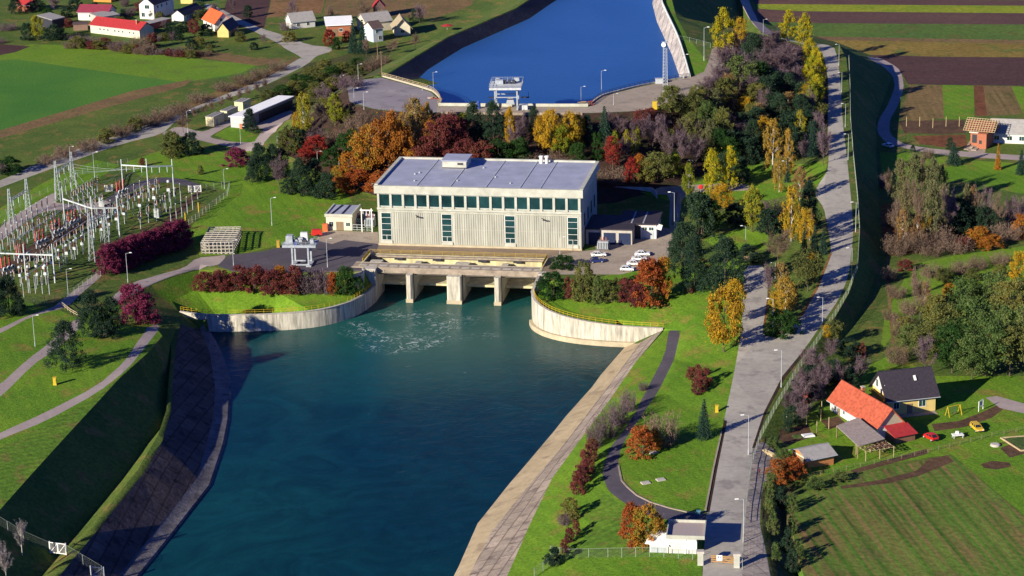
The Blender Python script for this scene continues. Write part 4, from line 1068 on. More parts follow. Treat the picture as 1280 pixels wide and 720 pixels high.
# ---- warehouse and box huts
r, rf, w = flat('warehouse', (306,160.5), (366.5,134.5), 5.6, 3.9, mat('shaded_grey_render', (.22,.23,.26), .85, .1), WHROOF, 'long low warehouse with a slanting white roof', 'at the foot of the left bank', over=.45, rt=.3, slope=-.2)  # the long wall's dark tone carries its shadow side
for u in np.arange(.34, .95, .075):
    door_on(r, 'f', u * w, 3.2, 2.9, 0, DARKM, 'loading_door')
MB().box(-.08,0,.1,5.5,-.3,3.6).build('end_wall', mat('lit_grey_render', (.46,.46,.45), .85, .08), r)  # paler tone for the sunlit end, light put into the colour
MB().box(-.9,-.1,.4,1.6,0,1.6).build('meter_box', mat('rust_orange_paint', (.55,.16,.07), .6, .1), r)
for A, B, d, wh in (((257.6,157.5),(267.5,158.2),7.5,'nearest the warehouse drive'), ((276,149.8),(284.3,150.5),7.5,'in the middle of the three huts by the warehouse'), ((293.5,138.5),(304,139.2),6,'farthest of the three huts by the warehouse')):
    r, rf, w = flat('storage_hut', A, B, d, 3.2, mat('pale_yellow_render', (.66,.58,.33), .85, .08), TILE_G, 'small pale yellow box hut', wh, 'hut', over=.12, rt=.22, group='box huts by the warehouse')
    mb = MB()
    for s in (.25,.6): mb.box(w*s, w*s+.12, .2, d-.2, 3.42, 3.5)
    mb.build('roof_seam', DARKM, rf)
    door_on(r, 'r', d*.3, 1.2, 2.1, w, GREYM)

# ---- gatehouse and entrance gate
a, w, yaw = base_frame((836,691.5), (870.5,692.5)); gh = empty('gatehouse', (a.x, a.y, gz(a.x, a.y)), yaw)
D_ = 6.6; HH = 3.3
MB().box(0, w, 0, D_, -.5, HH).build('wall', WHITEW, gh)
mb = MB(); mb.box(-.5, w + 1.6, -.6, D_ + .6, HH, HH + .12); mb.box(-.5, w+1.6, -.6, -.4, HH+.12, HH+.75); mb.box(-.5, w+1.6, D_+.4, D_+.6, HH+.12, HH+.75)
mb.box(-.5, -.3, -.4, D_+.4, HH+.12, HH+.75); mb.box(w+1.4, w+1.6, -.4, D_+.4, HH+.12, HH+.75); mb.build('roof', CORN, gh)
rfx = MB().box(-.3, w+1.4, -.4, D_+.4, HH+.12, HH+.2).build('roof_gravel', mat('roof_gravel', (.36,.30,.29), .95, .2, 4), gh)
for z in (.7, 1.35, 2.0): MB().box(.02, w*.55, -.03, 0, z, z+.05).build('wall_joint', GREYC, gh)
MB().box(w*.57, w*.62, -.12, 0, 0, HH).build('pilaster', WHITE, gh)
window_on(gh, 'f', w*.82, 1.2, 1.9, 1.3, 0, WHITE, mat('pale_blind', (.66,.70,.72), .5, .05)); window_on(gh, 'r', D_*.4, 1.1, 2.4, 1.4, w, FRAME)
lab(gh, 'gatehouse', 'white gatehouse with a flat overhanging gravel roof', 'left of the entrance road')
a2, w2, yaw2 = base_frame((812,690.3), (835.5,691.4)); an2 = empty('lean_to_shed', (a2.x, a2.y, gz(a2.x,a2.y)), yaw2)
MB().prism_x([(0,-.5),(4.4,-.5),(4.4,2.6),(0,1.9)], 0, w2-.1).build('wall', WHITEW, an2)
mb = MB(); mb.prism_x([(-.5,1.9),(4.9,2.75),(4.9,2.9),(-.5,2.05)], -.8, w2+.2); mb.build('roof', WHROOF, an2)
MB().box(.3,w2-.4,-.05,0,0,1.5).build('panel', LGREYM, an2)
lab(an2, 'shed', 'white lean-to shed with a sloping sheet roof', 'against the left wall of the gatehouse')
for px, py, wh in ((875.5,706,'beside the gatehouse'), (920.8,709,'on the right of the entrance gate')):
    r = empty('gate_pillar', G(px,py), R(-4))
    MB().box(-.55,.55,-.45,.45,-.3,2.5).build('shaft', CORN, r); MB().box(-.7,.7,-.6,.6,2.5,2.95).build('cap', GREYC, r)
    lab(r, 'gate pillar', 'squat pale concrete gate pillar with grey cap', wh, 'entrance gate pillars')
p0, p1 = G(890,703.5), G(915,705.5); r = empty('sliding_gate', p0, math.atan2(p1.y-p0.y, p1.x-p0.x)); L = (p1-p0).length
mb = MB()
for z in (.35,.75,1.15,1.5): mb.box(-.2, L+.4, -.05, .05, z-.13, z+.13)
mb.build('boards', mat('brown_gate_boards', (.34,.20,.08), .8, .2, 2), r)
for x in (0, L*.5, L): MB().box(x-.08,x+.08,.06,.18,0,1.75).build('gate_post', WOOD, r)
sg = MB().box(.9,2.0,-.12,-.06,.55,1.75).build('sign', WHITE, r)
MB().box(1.55,1.75,-.14,-.122,1.25,1.45).build('red_mark', REDP, sg); MB().box(1.15,1.4,-.14,-.122,1.2,1.5).build('blue_mark', BLUEP, sg)
MB().bar((L,-.1,1.55),(L-2.6,-.1,.3),.1).build('brace', WOOD, r)
lab(r, 'gate', 'brown boarded gate with a small white sign', 'across the entrance road')

# ---- farm at the lower right
r = gable('dark_roof_house', (1109.4,519.5), (1169,513.5), 9.2, 4.3, 4.6, 'x', YELW, TILE_D, 'yellow house with a dark roof and white gable', 'in the lower right farmyard', over=.8,
     front=((.18,1.5,1.2,1.5),(.72,1.5,1.6,1.4)), left=((.3,4.9,1.3,1.7),(.7,4.9,1.3,1.7),(.3,1.2,1.2,1.4)), doors=(('f',.46,1.3,2.4),), gablem=WHITEW)
w = r['_w']; MB().prism_x([(2.2,7.0),(3.0,7.8),(3.0,8.0),(2.2,7.2)], w*.62, w*.67).build('skylight', WHITE, r)
mb = MB(); mb.box(w*.02, w*.98, -2.0, -.02, -.2, .12); mb.build('doorstep', CONC, r)
b = MB(); b.box(-.9,0,1.0,D_+2.6,3.0,3.2); b.box(-.9,-.8,1.0,7.8,3.2,4.1); b.build('balcony', OCHREM, r)
r = gable('orange_roof_house', (1037.3,512), (1097,549), 6.6, 2.9, 3.6, 'x', WHITEW, TILE_O, 'long white farmhouse with a bright orange tiled roof', 'left of the dark roofed house', over=.55,
     front=((.12,1.1,.8,1.0),(.30,1.1,.8,1.0)), doors=(('f',.2,.9,2.0),), gablem=mat('beige_render', (.42,.38,.26), .9, .1), chim=(.36,.62))
w = r['_w']; 
lt = MB(); lt.prism_y([(w, 2.7),(w + 4.6, 1.6),(w + 4.6, 1.75),(w, 2.9)], 1.4, 7.4); lt.build('lean_to_roof', TILE_R, r)
MB().box(w+.02, w+4.1, 2.0, 7.0, -.3, 1.6).build('lean_to_wall', mat('brown_planks', (.20,.10,.06), .9, .2), r)
# open shed: tilted grey roof on posts
cs = [U(1045.5,533,.9), U(1073,558.5,.6), U(1106,549,1.0), U(1073,522.5,1.3)]
r = empty('open_shed', Vector((cs[0].x, cs[0].y, gz(cs[0].x, cs[0].y)))); o_ = r.location
lc = [c - o_ for c in cs]
mb = MB(); up = Vector((0,0,.18)); mb.add([c for c in lc] + [c + up for c in lc], [(3,2,1,0),(4,5,6,7),(0,1,5,4),(1,2,6,5),(2,3,7,6),(3,0,4,7)]); mb.build('roof', mat('grey_brown_sheets', (.30,.245,.22), .9, .25, 1.5), r)
for c in lc: MB().cyl((c.x*.96+.1, c.y*.96, gz(c.x+o_.x, c.y+o_.y) - o_.z - .2), (c.x*.96+.1, c.y*.96, c.z), .11, n=6).build('post', WOOD, r)
lab(r, 'shed', 'open shed with a tilted grey roof', 'in front of the orange roofed house')
# vine frame
c0 = G(1082,577); r = empty('pergola', c0, math.atan2((G(1117,571)-c0).y, (G(1117,571)-c0).x)); L = (G(1117,571)-c0).length
mb = MB()
for x in (0,L*.5,L):
    for y in (0,4.2): mb.bar((x,y,0),(x,y,2.2),.12)
for y in (0,2.1,4.2): mb.bar((-.3,y,2.25),(L+.3,y,2.25),.1)
for x in np.linspace(0,L,7): mb.bar((x,-.2,2.36),(x,4.4,2.36),.07)
mb.build('frame', LWOOD, r); mb = MB()
for k in range(130): 
    x,y=random.uniform(0,L),random.uniform(0,4.2); mb.blob((x,y,2.4),.22,.22,.08,5,3,.3)
mb.build('vines', mat('dry_vine', (.12,.055,.045), .95, .4, 3), r)
lab(r, 'pergola', 'timber frame covered in dry brown vines', 'behind the orange roofed house and beside the shed')
r = gable('brick_shed', (1009.6,585), (1042,580.8), 6.2, 2.5, 1.2, 'x', ORBRICK, TILE_G, 'small orange brick shed with a grey sheet roof', 'at the corner of the farm garden', cat='shed', over=.6,
     left=(), doors=(('l',.35,2.0,2.1),), rooft=.14)
w = r['_w']; MB().box(-.06,0,.1,6.1,2.1,2.4).build('lintel', CREAMW, r)

# ---- unfinished brick house and white house, upper right
a, w, yaw = base_frame((1210.5,181), (1233,190.2))
a, w, yaw = base_frame((1210,184.5), (1232.5,186.5))
r = empty('unfinished_house', (a.x,a.y,gz(a.x,a.y)), yaw)
MB().box(0,w*.48,2.5,9,0,5.2).box(w*.48,w,0,9,0,5.0).build('wall', BRICK, r)
MB().box(w*.1,w*.44,2.4,2.5,1.2,4.0).build('opening', DARKM, r); MB().box(w*.6,w*.75,-.05,0,1.6,2.8).build('opening', DARKM, r)
MB().box(-.3,w*.5,1.8,2.6,4.6,5.0).build('lintel', mat('pale_lintel', (.6,.5,.42), .9,.1), r)
mb = MB()
for k in range(13): x=-2.2+k*(w+4.4)/12; mb.bar((x,1.4,5.4),(x,6.2,8.6),.14,.18); mb.bar((x,11,5.4),(x,6.2,8.6),.14,.18)
for s in np.linspace(0,1,7): mb.bar((-2.2,1.4+4.8*s,5.5+3.2*s),(w+2.2,1.4+4.8*s,5.5+3.2*s),.12)
mb.build('roof_rafters', LWOOD, r)
MB().prism_x([(2.0,5.2),(6.2,8.2),(10.6,5.2)],-1.8,w+1.6).build('roof_lining', mat('red_brown_boards', (.26,.09,.06), .9,.2), r)
MB().box(-.5,w*.6,-3.2,2.4,-.2,.25).build('terrace', CONC, r)
mb = MB()
for k in range(5): mb.box(w*.15+k*.05,w*.15+.9+k*.05,-3.2+k*.5,-2.7+k*.5,0,.25+.12*k)
mb.build('steps', CONC, r)
lab(r, 'house', 'unfinished red brick house with bare roof rafters', 'by the lane at upper right')
r = gable('white_house', (1238,178.5), (1292,180.5), 9.5, 3.6, 3.4, 'x', WHITEW, TILE_G, 'long white house with a pale grey roof', 'right of the unfinished brick house', over=.5,
     front=((.14,1.1,1.6,1.4),(.44,1.1,1.6,1.4),(.72,1.1,1.6,1.4)), chim=(.84,.5,WHITEW))

# ---- village at top left
gable('barn', (21,14), (38,15), 7, 3.2, 2.6, 'x', BRICK, TILE_R, 'small red barn half hidden by dark trees', 'in the far left corner', cat='barn')
gable('maroon_roof_house', (98,25.3), (136,25.8), 9, 3.6, 2.4, 'x', WHITEW, TILE_M, 'white house with a maroon sheet roof', 'behind the long red barn', front=((.4,1.4,1.0,1.2),(.47,1.4,1.0,1.2),(.57,.9,1.4,1.9)))
gable('red_roof_barn', (113.5,41), (175,48.5), 8.5, 3.6, 2.5, 'x', CREAMW, TILE_R, 'long cream barn with a red roof', 'at the edge of the village', cat='barn',
      front=tuple((u,1.7,.9,.8) for u in (.2,.28,.36,.5,.58,.66,.8,.88)), chim=(.86,.35))
flat('grey_roof_shed', (126,31), (150,27), 8, 3.0, GREYC, TILE_G, 'flat grey roofed shed', 'between the maroon roof and the red barn', 'shed', slope=.8)
gable('white_villa', (175,23.5), (193,24.5), 17, 6.6, 2.8, 'y', WHITEW, TILE_D, 'tall white villa with a balcony and dark roof', 'in the village behind the barns', front=((.25,1,1.6,1.8),(.7,1.2,1.2,1.4),(.55,4.6,2.2,1.6)), right=((.2,4.4,1.2,1.3),(.4,4.4,1.2,1.3),(.65,4.4,1.2,1.3),(.3,1.4,1.2,1.3)))
gable('dark_low_house', (215,26.5), (230,27.2), 17, 2.9, 2.0, 'y', WHITEW, TILE_D, 'low dark roofed house with a white gable', 'right of the tall white villa', right=tuple((u,1.2,1.0,1.2) for u in (.2,.35,.5,.65)))
gable('orange_cottage', (254.5,33), (269,39.5), 7.5, 3.6, 3.8, 'x', WHITEW, mat('vivid_orange_tile', (.75,.11,.03), .8,.12,1), 'white cottage with a vivid orange roof', 'at the right end of the village', front=((.3,1.1,1.2,1.4),(.75,.2,1.6,2.4)), right=((.4,4.0,1.1,1.3),), over=.6)
gable('yellow_gable_barn', (272,46.5), (286,46.8), 12, 3.0, 3.0, 'y', YELW, TILE_D, 'dark roofed barn with a yellow gable', 'in front of the orange roofed cottage', cat='barn')
flat('dark_open_barn', (66,36.5), (81.5,33), 9, 3.8, DARKM, TILE_G, 'dark open fronted barn', 'among trees at far left', 'barn', slope=1.2)
flat('small_brown_shed', (92,38.5), (110,37.5), 5, 2.6, mat('shed_boards', (.26,.16,.12), .9,.2), TILE_B, 'small brown tumbledown shed', 'left of the long red barn', 'shed')
flat('carport', (187,37.5), (214,30.5), 5, 2.4, BRICK, TILE_G, 'long grey roofed carport', 'below the tall white villa', 'carport')
gable('yellow_house', (226,4.5), (241,4.8), 8, 4, 2.4, 'x', YELW, TILE_B, 'pale yellow house cut by the top edge', 'at the top of the village')
gable('orange_house', (117,2), (139,3), 8, 3.5, 2.8, 'x', mat('orange_render', (.60,.25,.05), .85,.1), TILE_O, 'orange walled house cut by the top edge', 'above the maroon roofed house')
# ---- farm at top centre
gable('patched_roof_cottage', (365,36.5), (394,33.5), 8, 3.0, 3.0, 'x', WHITEW, TILE_G, 'white cottage with a grey roof', 'beside the orange stubble field', front=((.28,1,1.2,1.2),(.7,1,1.2,1.2)))
flat('reddish_barn', (410,46), (440,44.5), 10, 4.6, BRICK, WHROOF, 'brick barn under a long pale roof', 'left of the two dark spruces', 'barn', slope=1.6, over=.8, doors=(('f',.25,3,3),), front=((.55,2,1.4,1.2),))
gable('narrow_white_house', (467,53), (479,51.3), 8, 5.6, 2.2, 'x', BLUEW, TILE_B, 'tall narrow white house with a brown roof', 'right of the two dark spruces', front=((.4,3.6,1.2,1.2),(.7,.8,1.4,1.6)), gablem=WHITEW)
gable('grey_roof_barn', (458,41), (490,37), 9, 4.2, 3.0, 'x', CREAMW, TILE_G, 'cream barn with a worn grey roof', 'behind the tall narrow white house', cat='barn')
gable('tan_roof_house', (494,45), (513,44), 10, 3.6, 3.4, 'y', CREAMW, TILE_T, 'cream house with a tan shingle roof', 'nearest the reservoir bank', over=1.0, front=((.5,1.2,1.6,1.2),))
gable('hay_tower', (467,22), (481,21.5), 6, 4.6, 3.0, 'y', TILE_B, TILE_R, 'small open hay barn with a red brown roof', 'behind the farm buildings', cat='barn', doors=(('f',.5,3.2,3.4),))
# ================================================================== VEGETATION
LEAF = {
 'yellow': leafmat('yellow_leaves', (.30,.27,.015), (.50,.40,.02), (.22,.26,.02)),
 'gold':   leafmat('gold_leaves', (.30,.17,.02), (.52,.31,.02), (.34,.27,.03)),
 'orange': leafmat('orange_leaves', (.28,.10,.02), (.45,.18,.025), (.26,.21,.03)),
 'fox':    leafmat('fox_red_leaves', (.27,.065,.022), (.42,.115,.028), (.24,.14,.035)),
 'red':    leafmat('red_leaves', (.22,.025,.022), (.36,.045,.03), (.16,.04,.03)),
 'maroon': leafmat('maroon_leaves', (.10,.030,.034), (.20,.048,.042), (.18,.085,.045)),
 'magenta':leafmat('magenta_leaves', (.14,.022,.055), (.23,.035,.085), (.12,.03,.05)),
 'rosy':   leafmat('rosy_leaves', (.19,.03,.075), (.27,.045,.10), (.13,.028,.05)),
 'pine':   leafmat('pine_needles', (.014,.034,.022), (.030,.058,.030), trans=.05),
 'spruce': leafmat('spruce_needles', (.014,.040,.032), (.028,.062,.040), trans=.05),
 'green':  leafmat('green_leaves', (.060,.110,.030), (.11,.165,.045), (.16,.18,.055)),
 'deep':   leafmat('deep_green_leaves', (.018,.055,.014), (.040,.095,.020)),
 'grey':   leafmat('grey_green_leaves', (.10,.115,.045), (.17,.175,.075), (.20,.16,.08)),
 'olive':  leafmat('olive_leaves', (.085,.10,.030), (.16,.17,.045), (.23,.19,.045)),
 'ygreen': leafmat('yellow_green_leaves', (.16,.20,.018), (.27,.28,.025), (.34,.28,.03)),
 'tan':    leafmat('tan_leaves', (.20,.115,.055), (.31,.18,.075), (.30,.22,.06)),
 'goldtan':leafmat('gold_tan_leaves', (.28,.16,.035), (.42,.26,.04), (.24,.19,.05)),
 'bare':   leafmat('bare_purple_twigs', (.10,.066,.078), (.175,.12,.135), trans=0),
 'barebrown': leafmat('bare_brown_twigs', (.11,.075,.055), (.20,.135,.10), trans=0),
 'barewhite': leafmat('bare_pale_twigs', (.20,.17,.165), (.30,.265,.26), trans=0),
}
BARK = mat('brown_bark', (.10,.075,.055), .95, .3, 2)
BIRCHB = mat('pale_birch_bark', (.52,.48,.42), .9, .25, 3)

def quads(c, size, rg, asp=.62, dirs=None, spread=1.0):
    n = len(c)
    a = rg.normal(size=(n, 3)) if dirs is None else dirs + rg.normal(size=(n, 3)) * spread
    a /= np.linalg.norm(a, axis=1, keepdims=True) + 1e-9
    b = np.cross(a, rg.normal(size=(n, 3))); b /= np.linalg.norm(b, axis=1, keepdims=True) + 1e-9
    s = size * rg.uniform(.65, 1.35, (n, 1)); a = a * s; b = b * s * asp
    v = np.stack([c - a, c - b * .9 , c + a, c + b * .9], axis=1).reshape(-1, 3)
    f = np.arange(4 * n).reshape(n, 4); return v, f
def np_mesh(name, v, f, mt):
    me = bpy.data.meshes.new(name); me.from_pydata(v.tolist(), [], f.tolist()); me.update()
    me.materials.append(mt); return me
def clusters(kind, rg):
    """cluster centres and radii inside a unit crown (height 1, width 1, base z 0)"""
    C_ = []; 
    if kind == 'round':
        for k in range(82):
            t = rg.uniform(0, 2*math.pi); z = rg.uniform(.22, .97); e = math.sin(math.pi * min(1, max(0, (z - .12) / .9))) ** .6
            r = .5 * e * math.sqrt(rg.uniform(.15, 1)) * rg.uniform(.75, 1.08)
            C_.append((r*math.cos(t), r*math.sin(t), z, rg.uniform(.045, .105)))
    elif kind == 'tall':
        for k in range(88):
            t = rg.uniform(0, 2*math.pi); z = rg.uniform(.10, .98); e = (math.sin(math.pi * (z * .80 + .16))) ** .75
            r = .46 * e * math.sqrt(rg.uniform(.1, 1)) * rg.uniform(.7, 1.12)
            C_.append((r*math.cos(t), r*math.sin(t), z, rg.uniform(.04, .09)))
    elif kind == 'bush':
        for k in range(84):
            t = rg.uniform(0, 2*math.pi); z = rg.uniform(.05, .93); e = math.sqrt(max(0, 1 - (z * .98) ** 2.2))
            r = .5 * e * math.sqrt(rg.uniform(.12, 1)) * rg.uniform(.8, 1.08)
            C_.append((r*math.cos(t), r*math.sin(t), z, rg.uniform(.05, .105)))
    elif kind == 'pine':
        for k in range(95):
            z = rg.uniform(.10, .98); e = (1 - z) ** .62 * .52 + .03; t = rg.uniform(0, 2*math.pi)
            r = e * math.sqrt(rg.uniform(.2, 1)) * rg.uniform(.75, 1.15)
            C_.append((r*math.cos(t), r*math.sin(t), z, rg.uniform(.05, .10)))
    return C_
def crown_mesh(kind, leaf, seed):
    rg = np.random.default_rng(seed); vs = []; fs = []; n0 = 0
    def push(v, f):
        nonlocal n0
        vs.append(v); fs.append(f + n0); n0 += len(v)
    if kind in ('round', 'tall', 'bush', 'pine'):
        cl = clusters(kind, rg); ca = np.array(cl)
        nf = 1500; pick = rg.integers(0, len(cl), nf); c = ca[pick, :3] + rg.normal(size=(nf, 3)) * (ca[pick, 3:4] * 1.0); c[:, 2] = np.clip(c[:, 2], .02, 1.03)
        v, f = quads(c, .018, rg, .6); push(v, f)
        for (x, y, z, r) in cl:
            n = int(3800 * r * r * (5.6 if kind != 'pine' else 7)) // 2 + 12
            d = rg.normal(size=(n, 3)); d /= np.linalg.norm(d, axis=1, keepdims=True); rr = r * rg.uniform(.35, 1.05, (n, 1)) ** .7
            c = np.array([x, y, z]) + d * rr * np.array([1.0, 1.0, .8]); c[:, 2] = np.clip(c[:, 2], .015, 1.02)
            v, f = quads(c, .0185 if kind != 'bush' else .022, rg, .66 if kind != 'pine' else .4, d, 1.0); push(v, f)
    elif kind == 'spruce':
        L = 17
        for k in range(L):
            z = .06 + .92 * k / L; R0 = .5 * (1 - z) ** .9 + .015; nb = max(5, int(15 * (1 - z)) + 4)
            for b in range(nb):
                t = 2 * math.pi * (b + rg.uniform(-.3, .3)) / nb; rl = R0 * rg.uniform(.75, 1.12); n = int(20 * (1 - z)) + 9
                s = rg.uniform(.15, 1, n); c = np.column_stack([np.cos(t) * rl * s, np.sin(t) * rl * s, z + .02 - s * s * rl * .35 + rg.normal(size=n) * .008])
                c[:, :2] += rg.normal(size=(n, 2)) * .018
                dv = np.tile([math.cos(t), math.sin(t), -.35], (n, 1)); v, f = quads(c, .028, rg, .45, dv, .55); push(v, f)
    elif kind == 'bare':
        tips = []
        for k in range(15):
            t = rg.uniform(0, 2*math.pi); z0 = rg.uniform(.18, .6); el = rg.uniform(.55, 1.25); ln = rg.uniform(.3, .5)
            dv = np.array([math.cos(t)*math.cos(el), math.sin(t)*math.cos(el), math.sin(el)]); tips.append((np.array([0, 0, z0]), dv, ln))
        for (p, dv, ln) in tips:
            for q in range(24):
                s = rg.uniform(.15, 1); p1 = p + dv * ln * s; d2 = dv + rg.normal(size=3) * .55; d2[2] = abs(d2[2]) + .15; d2 /= np.linalg.norm(d2)
                n = 9; ss = rg.uniform(0, 1, (n, 1)); c = p1 + d2 * ss * .17 + rg.normal(size=(n, 3)) * .02
                v, f = quads(c, .042, rg, .085, np.tile(d2, (n, 1)), .45); push(v, f)
    elif kind == 'barebush':
        for k in range(70):
            t = rg.uniform(0, 2*math.pi); r0 = .38 * math.sqrt(rg.uniform(0, 1)); lean = rg.uniform(.05, .5)
            dv = np.array([math.cos(t)*lean, math.sin(t)*lean, 1.0]); dv /= np.linalg.norm(dv); p = np.array([r0*math.cos(t), r0*math.sin(t), 0])
            n = 42; s = rg.uniform(.05, 1, (n, 1)); c = p + dv * s * rg.uniform(.6, .98) * (1 - r0 * .7) + rg.normal(size=(n, 3)) * .045; c[:, 2] = np.abs(c[:, 2])
            v, f = quads(c, .05, rg, .13, np.tile(dv, (n, 1)), .5); push(v, f)
    return np_mesh('crown', np.concatenate(vs), np.concatenate(fs), LEAF[leaf])
def trunk_mesh(kind, mt, seed):
    rg = np.random.default_rng(seed); mb = MB(); top = {'round': .8, 'tall': .92, 'pine': .95, 'spruce': .97, 'bare': .8}.get(kind, .5)
    r0 = .026 if kind != 'bare' else .022; pts = [Vector((0, 0, -.03))]; 
    for k in range(1, 6): pts.append(Vector((rg.normal() * .008, rg.normal() * .008, top * k / 5)))
    for i in range(5): mb.cyl(pts[i], pts[i+1], r0 * (1 - i / 5.6), r0 * (1 - (i+1) / 5.6), 6)
    nl = {'round': 9, 'tall': 10, 'bare': 14, 'pine': 6, 'spruce': 0}.get(kind, 5)
    for k in range(nl):
        z = top * rg.uniform(.25, .85); t = rg.uniform(0, 2*math.pi); l = rg.uniform(.18, .36) * (1.15 - z); el = rg.uniform(.4, 1.0)
        a = Vector((0, 0, z)); b = a + Vector((math.cos(t)*math.cos(el), math.sin(t)*math.cos(el), math.sin(el))) * l
        mb.cyl(a, b, r0 * .42, r0 * .12, 4)
    return mb.mesh('trunk', mt)
def stems_mesh(mt, seed):
    rg = np.random.default_rng(seed); mb = MB()
    for k in range(7):
        t = rg.uniform(0, 2*math.pi); r = rg.uniform(.02, .12); mb.cyl((r*math.cos(t), r*math.sin(t), -.05), (r*2.6*math.cos(t), r*2.6*math.sin(t), rg.uniform(.4, .75)), .014, .005, 4)
    return mb.mesh('stem', mt)
KINDS = {  # name: (shape, leaf, bark, object name, category, phrase, variants)
 'poplar': ('tall','yellow',BARK,'poplar_tree','tree','yellow poplar'),
 'birchy': ('tall','ygreen',BIRCHB,'birch_tree','tree','yellow green birch'),
 'birchtan': ('tall','goldtan',BIRCHB,'birch_tree','tree','golden tan birch with pale trunk'),
 'birchgold': ('tall','gold',BIRCHB,'birch_tree','tree','golden birch'),
 'gold': ('round','gold',BARK,'deciduous_tree','tree','gold leaved tree'),
 'ygreen': ('round','ygreen',BARK,'deciduous_tree','tree','yellow green tree'),
 'orange': ('round','orange',BARK,'deciduous_tree','tree','orange leaved tree'),
 'green': ('round','green',BARK,'deciduous_tree','tree','green leafy tree'),
 'deep': ('round','deep',BARK,'deciduous_tree','tree','deep green leafy tree'),
 'olive': ('round','olive',BARK,'deciduous_tree','tree','olive green tree'),
 'willow': ('tall','grey',BARK,'willow_tree','tree','grey green willow'),
 'tan': ('tall','tan',BIRCHB,'deciduous_tree','tree','thin tan leaved tree'),
 'red': ('round','red',BARK,'deciduous_tree','tree','crimson tree'),
 'maroon': ('round','maroon',BARK,'deciduous_tree','tree','dark maroon tree'),
 'larch': ('spruce','orange',BARK,'larch_tree','tree','slim orange larch'),
 'pine': ('pine','pine',BARK,'pine_tree','tree','dark green pine'),
 'spruce': ('spruce','spruce',BARK,'spruce_tree','tree','dark blue green spruce'),
 'bare': ('bare','bare',BARK,'bare_tree','tree','bare purple tree'),
 'barebrown': ('bare','barebrown',BARK,'bare_tree','tree','bare brown tree'),
 'barewhite': ('bare','barewhite',BIRCHB,'bare_tree','tree','bare pale twigged tree'),
 'bbare': ('barebush','bare',BARK,'bare_shrub','shrub','bare purple shrub'),
 'bbrown': ('barebush','barebrown',BARK,'bare_shrub','shrub','bare brown shrub'),
 'bgreen': ('bush','green',BARK,'green_shrub','shrub','green shrub'),
 'bdeep': ('bush','deep',BARK,'evergreen_shrub','shrub','deep green evergreen shrub'),
 'bpine': ('bush','pine',BARK,'evergreen_shrub','shrub','blackish evergreen shrub'),
 'bolive': ('bush','olive',BARK,'olive_shrub','shrub','olive green shrub'),
 'bred': ('bush','red',BARK,'red_shrub','shrub','red shrub'),
 'bmaroon': ('bush','maroon',BARK,'maroon_shrub','shrub','dark maroon shrub'),
 'bmagenta': ('bush','magenta',BARK,'magenta_shrub','shrub','magenta leaved shrub'),
 'brosy': ('bush','rosy',BARK,'magenta_shrub','shrub','round rosy magenta shrub'),
 'borange': ('bush','orange',BARK,'orange_shrub','shrub','orange brown shrub'),
 'bfox': ('bush','fox',BARK,'orange_shrub','shrub','fox red shrub'),
 'bygreen': ('bush','ygreen',BARK,'yellow_shrub','shrub','yellow green shrub'),
 'btan': ('barebush','tan' if False else 'barebrown',BARK,'tan_shrub','shrub','thin tan shrub'),
}
_V = {}
def plant(kind, px, base, top, w, where, group=None):
    shape, leaf, bark, nm, cat, phrase = KINDS[kind]
    if kind not in _V:
        nv = 3; s0 = sum(map(ord, kind))
        tm = [(stems_mesh if shape in ('bush','barebush') else lambda m_, s: trunk_mesh(shape, m_, s))(bark, s0 + i) for i in range(nv)]
        _V[kind] = [(crown_mesh(shape, leaf, s0 + i), tm[i]) for i in range(nv)]
    b = G(px, base); s = ppm(b)
    h = 1.0
    for _ in range(12):
        y = PJ(b + Vector((0, 0, h)))[1]; h *= (base - top) / max(.5, base - y)
    cm, tm = random.choice(_V[kind])
    r = empty(nm, b, random.uniform(0, 6.28))
    wd = w / s * random.uniform(.98, 1.08) * (1.22 if kind == 'pine' else 1.0)
    for n_, me in (('trunk' if shape not in ('bush','barebush') else 'stem', tm), ('crown', cm)):
        o = link(n_, me, r); o.scale = (wd, wd, h)
        if n_ == 'trunk': k = max(.5, min(1.0, h / wd * .55)); o.scale = (h * .62, h * .62, h)
    lab(r, cat, phrase, where, group); return r
def P(where, rows, group=None):
    for row in rows: plant(*row, where, group)

P("on the slope behind the powerhouse's left end", [
 ('orange',462,222,158,44),('orange',486,218,140,44),('borange',440,226,190,40),('bfox',448,236,212,40),('bfox',478,238,214,44),('orange',505,212,158,38),('borange',425,232,208,30),
 ('orange',495,200,150,36),('fox' if False else 'borange',520,222,188,34),('bfox',500,236,206,40),('borange',456,208,170,34),('orange',538,190,150,26),('bfox',425,240,220,26),
 ('tan',520,190,122,36),('birchgold',503,168,140,13),('orange',533,170,128,18),('barebrown',512,170,124,30)])
P('on the slope straight behind the powerhouse', [
 ('maroon',548,204,148,42),('maroon',565,190,141,42),('bmaroon',530,220,178,38),('maroon',582,208,172,38),('bmaroon',600,212,176,44),('bmaroon',560,222,188,44),('bmaroon',520,226,192,34),('bmaroon',612,200,180,30),
 ('ygreen',579,152,140,17),('pine',592,172,128,25),('pine',617,176,127,29),('birchgold',637,180,134,17),('bare',652,182,140,26),('bare',643,190,158,22),('pine',668,168,134,17),
 ('bdeep',624,205,174,38),('bdeep',650,204,172,34),('bdeep',604,206,186,24),('borange',642,190,176,16),
 ('gold',688,194,138,34),('gold',712,190,140,28),('ygreen',700,196,156,30),('gold',676,186,146,20),('birchgold',724,180,142,20),('bbrown',680,212,188,50),('bdeep',722,205,178,26),('bpine',736,178,142,16)])
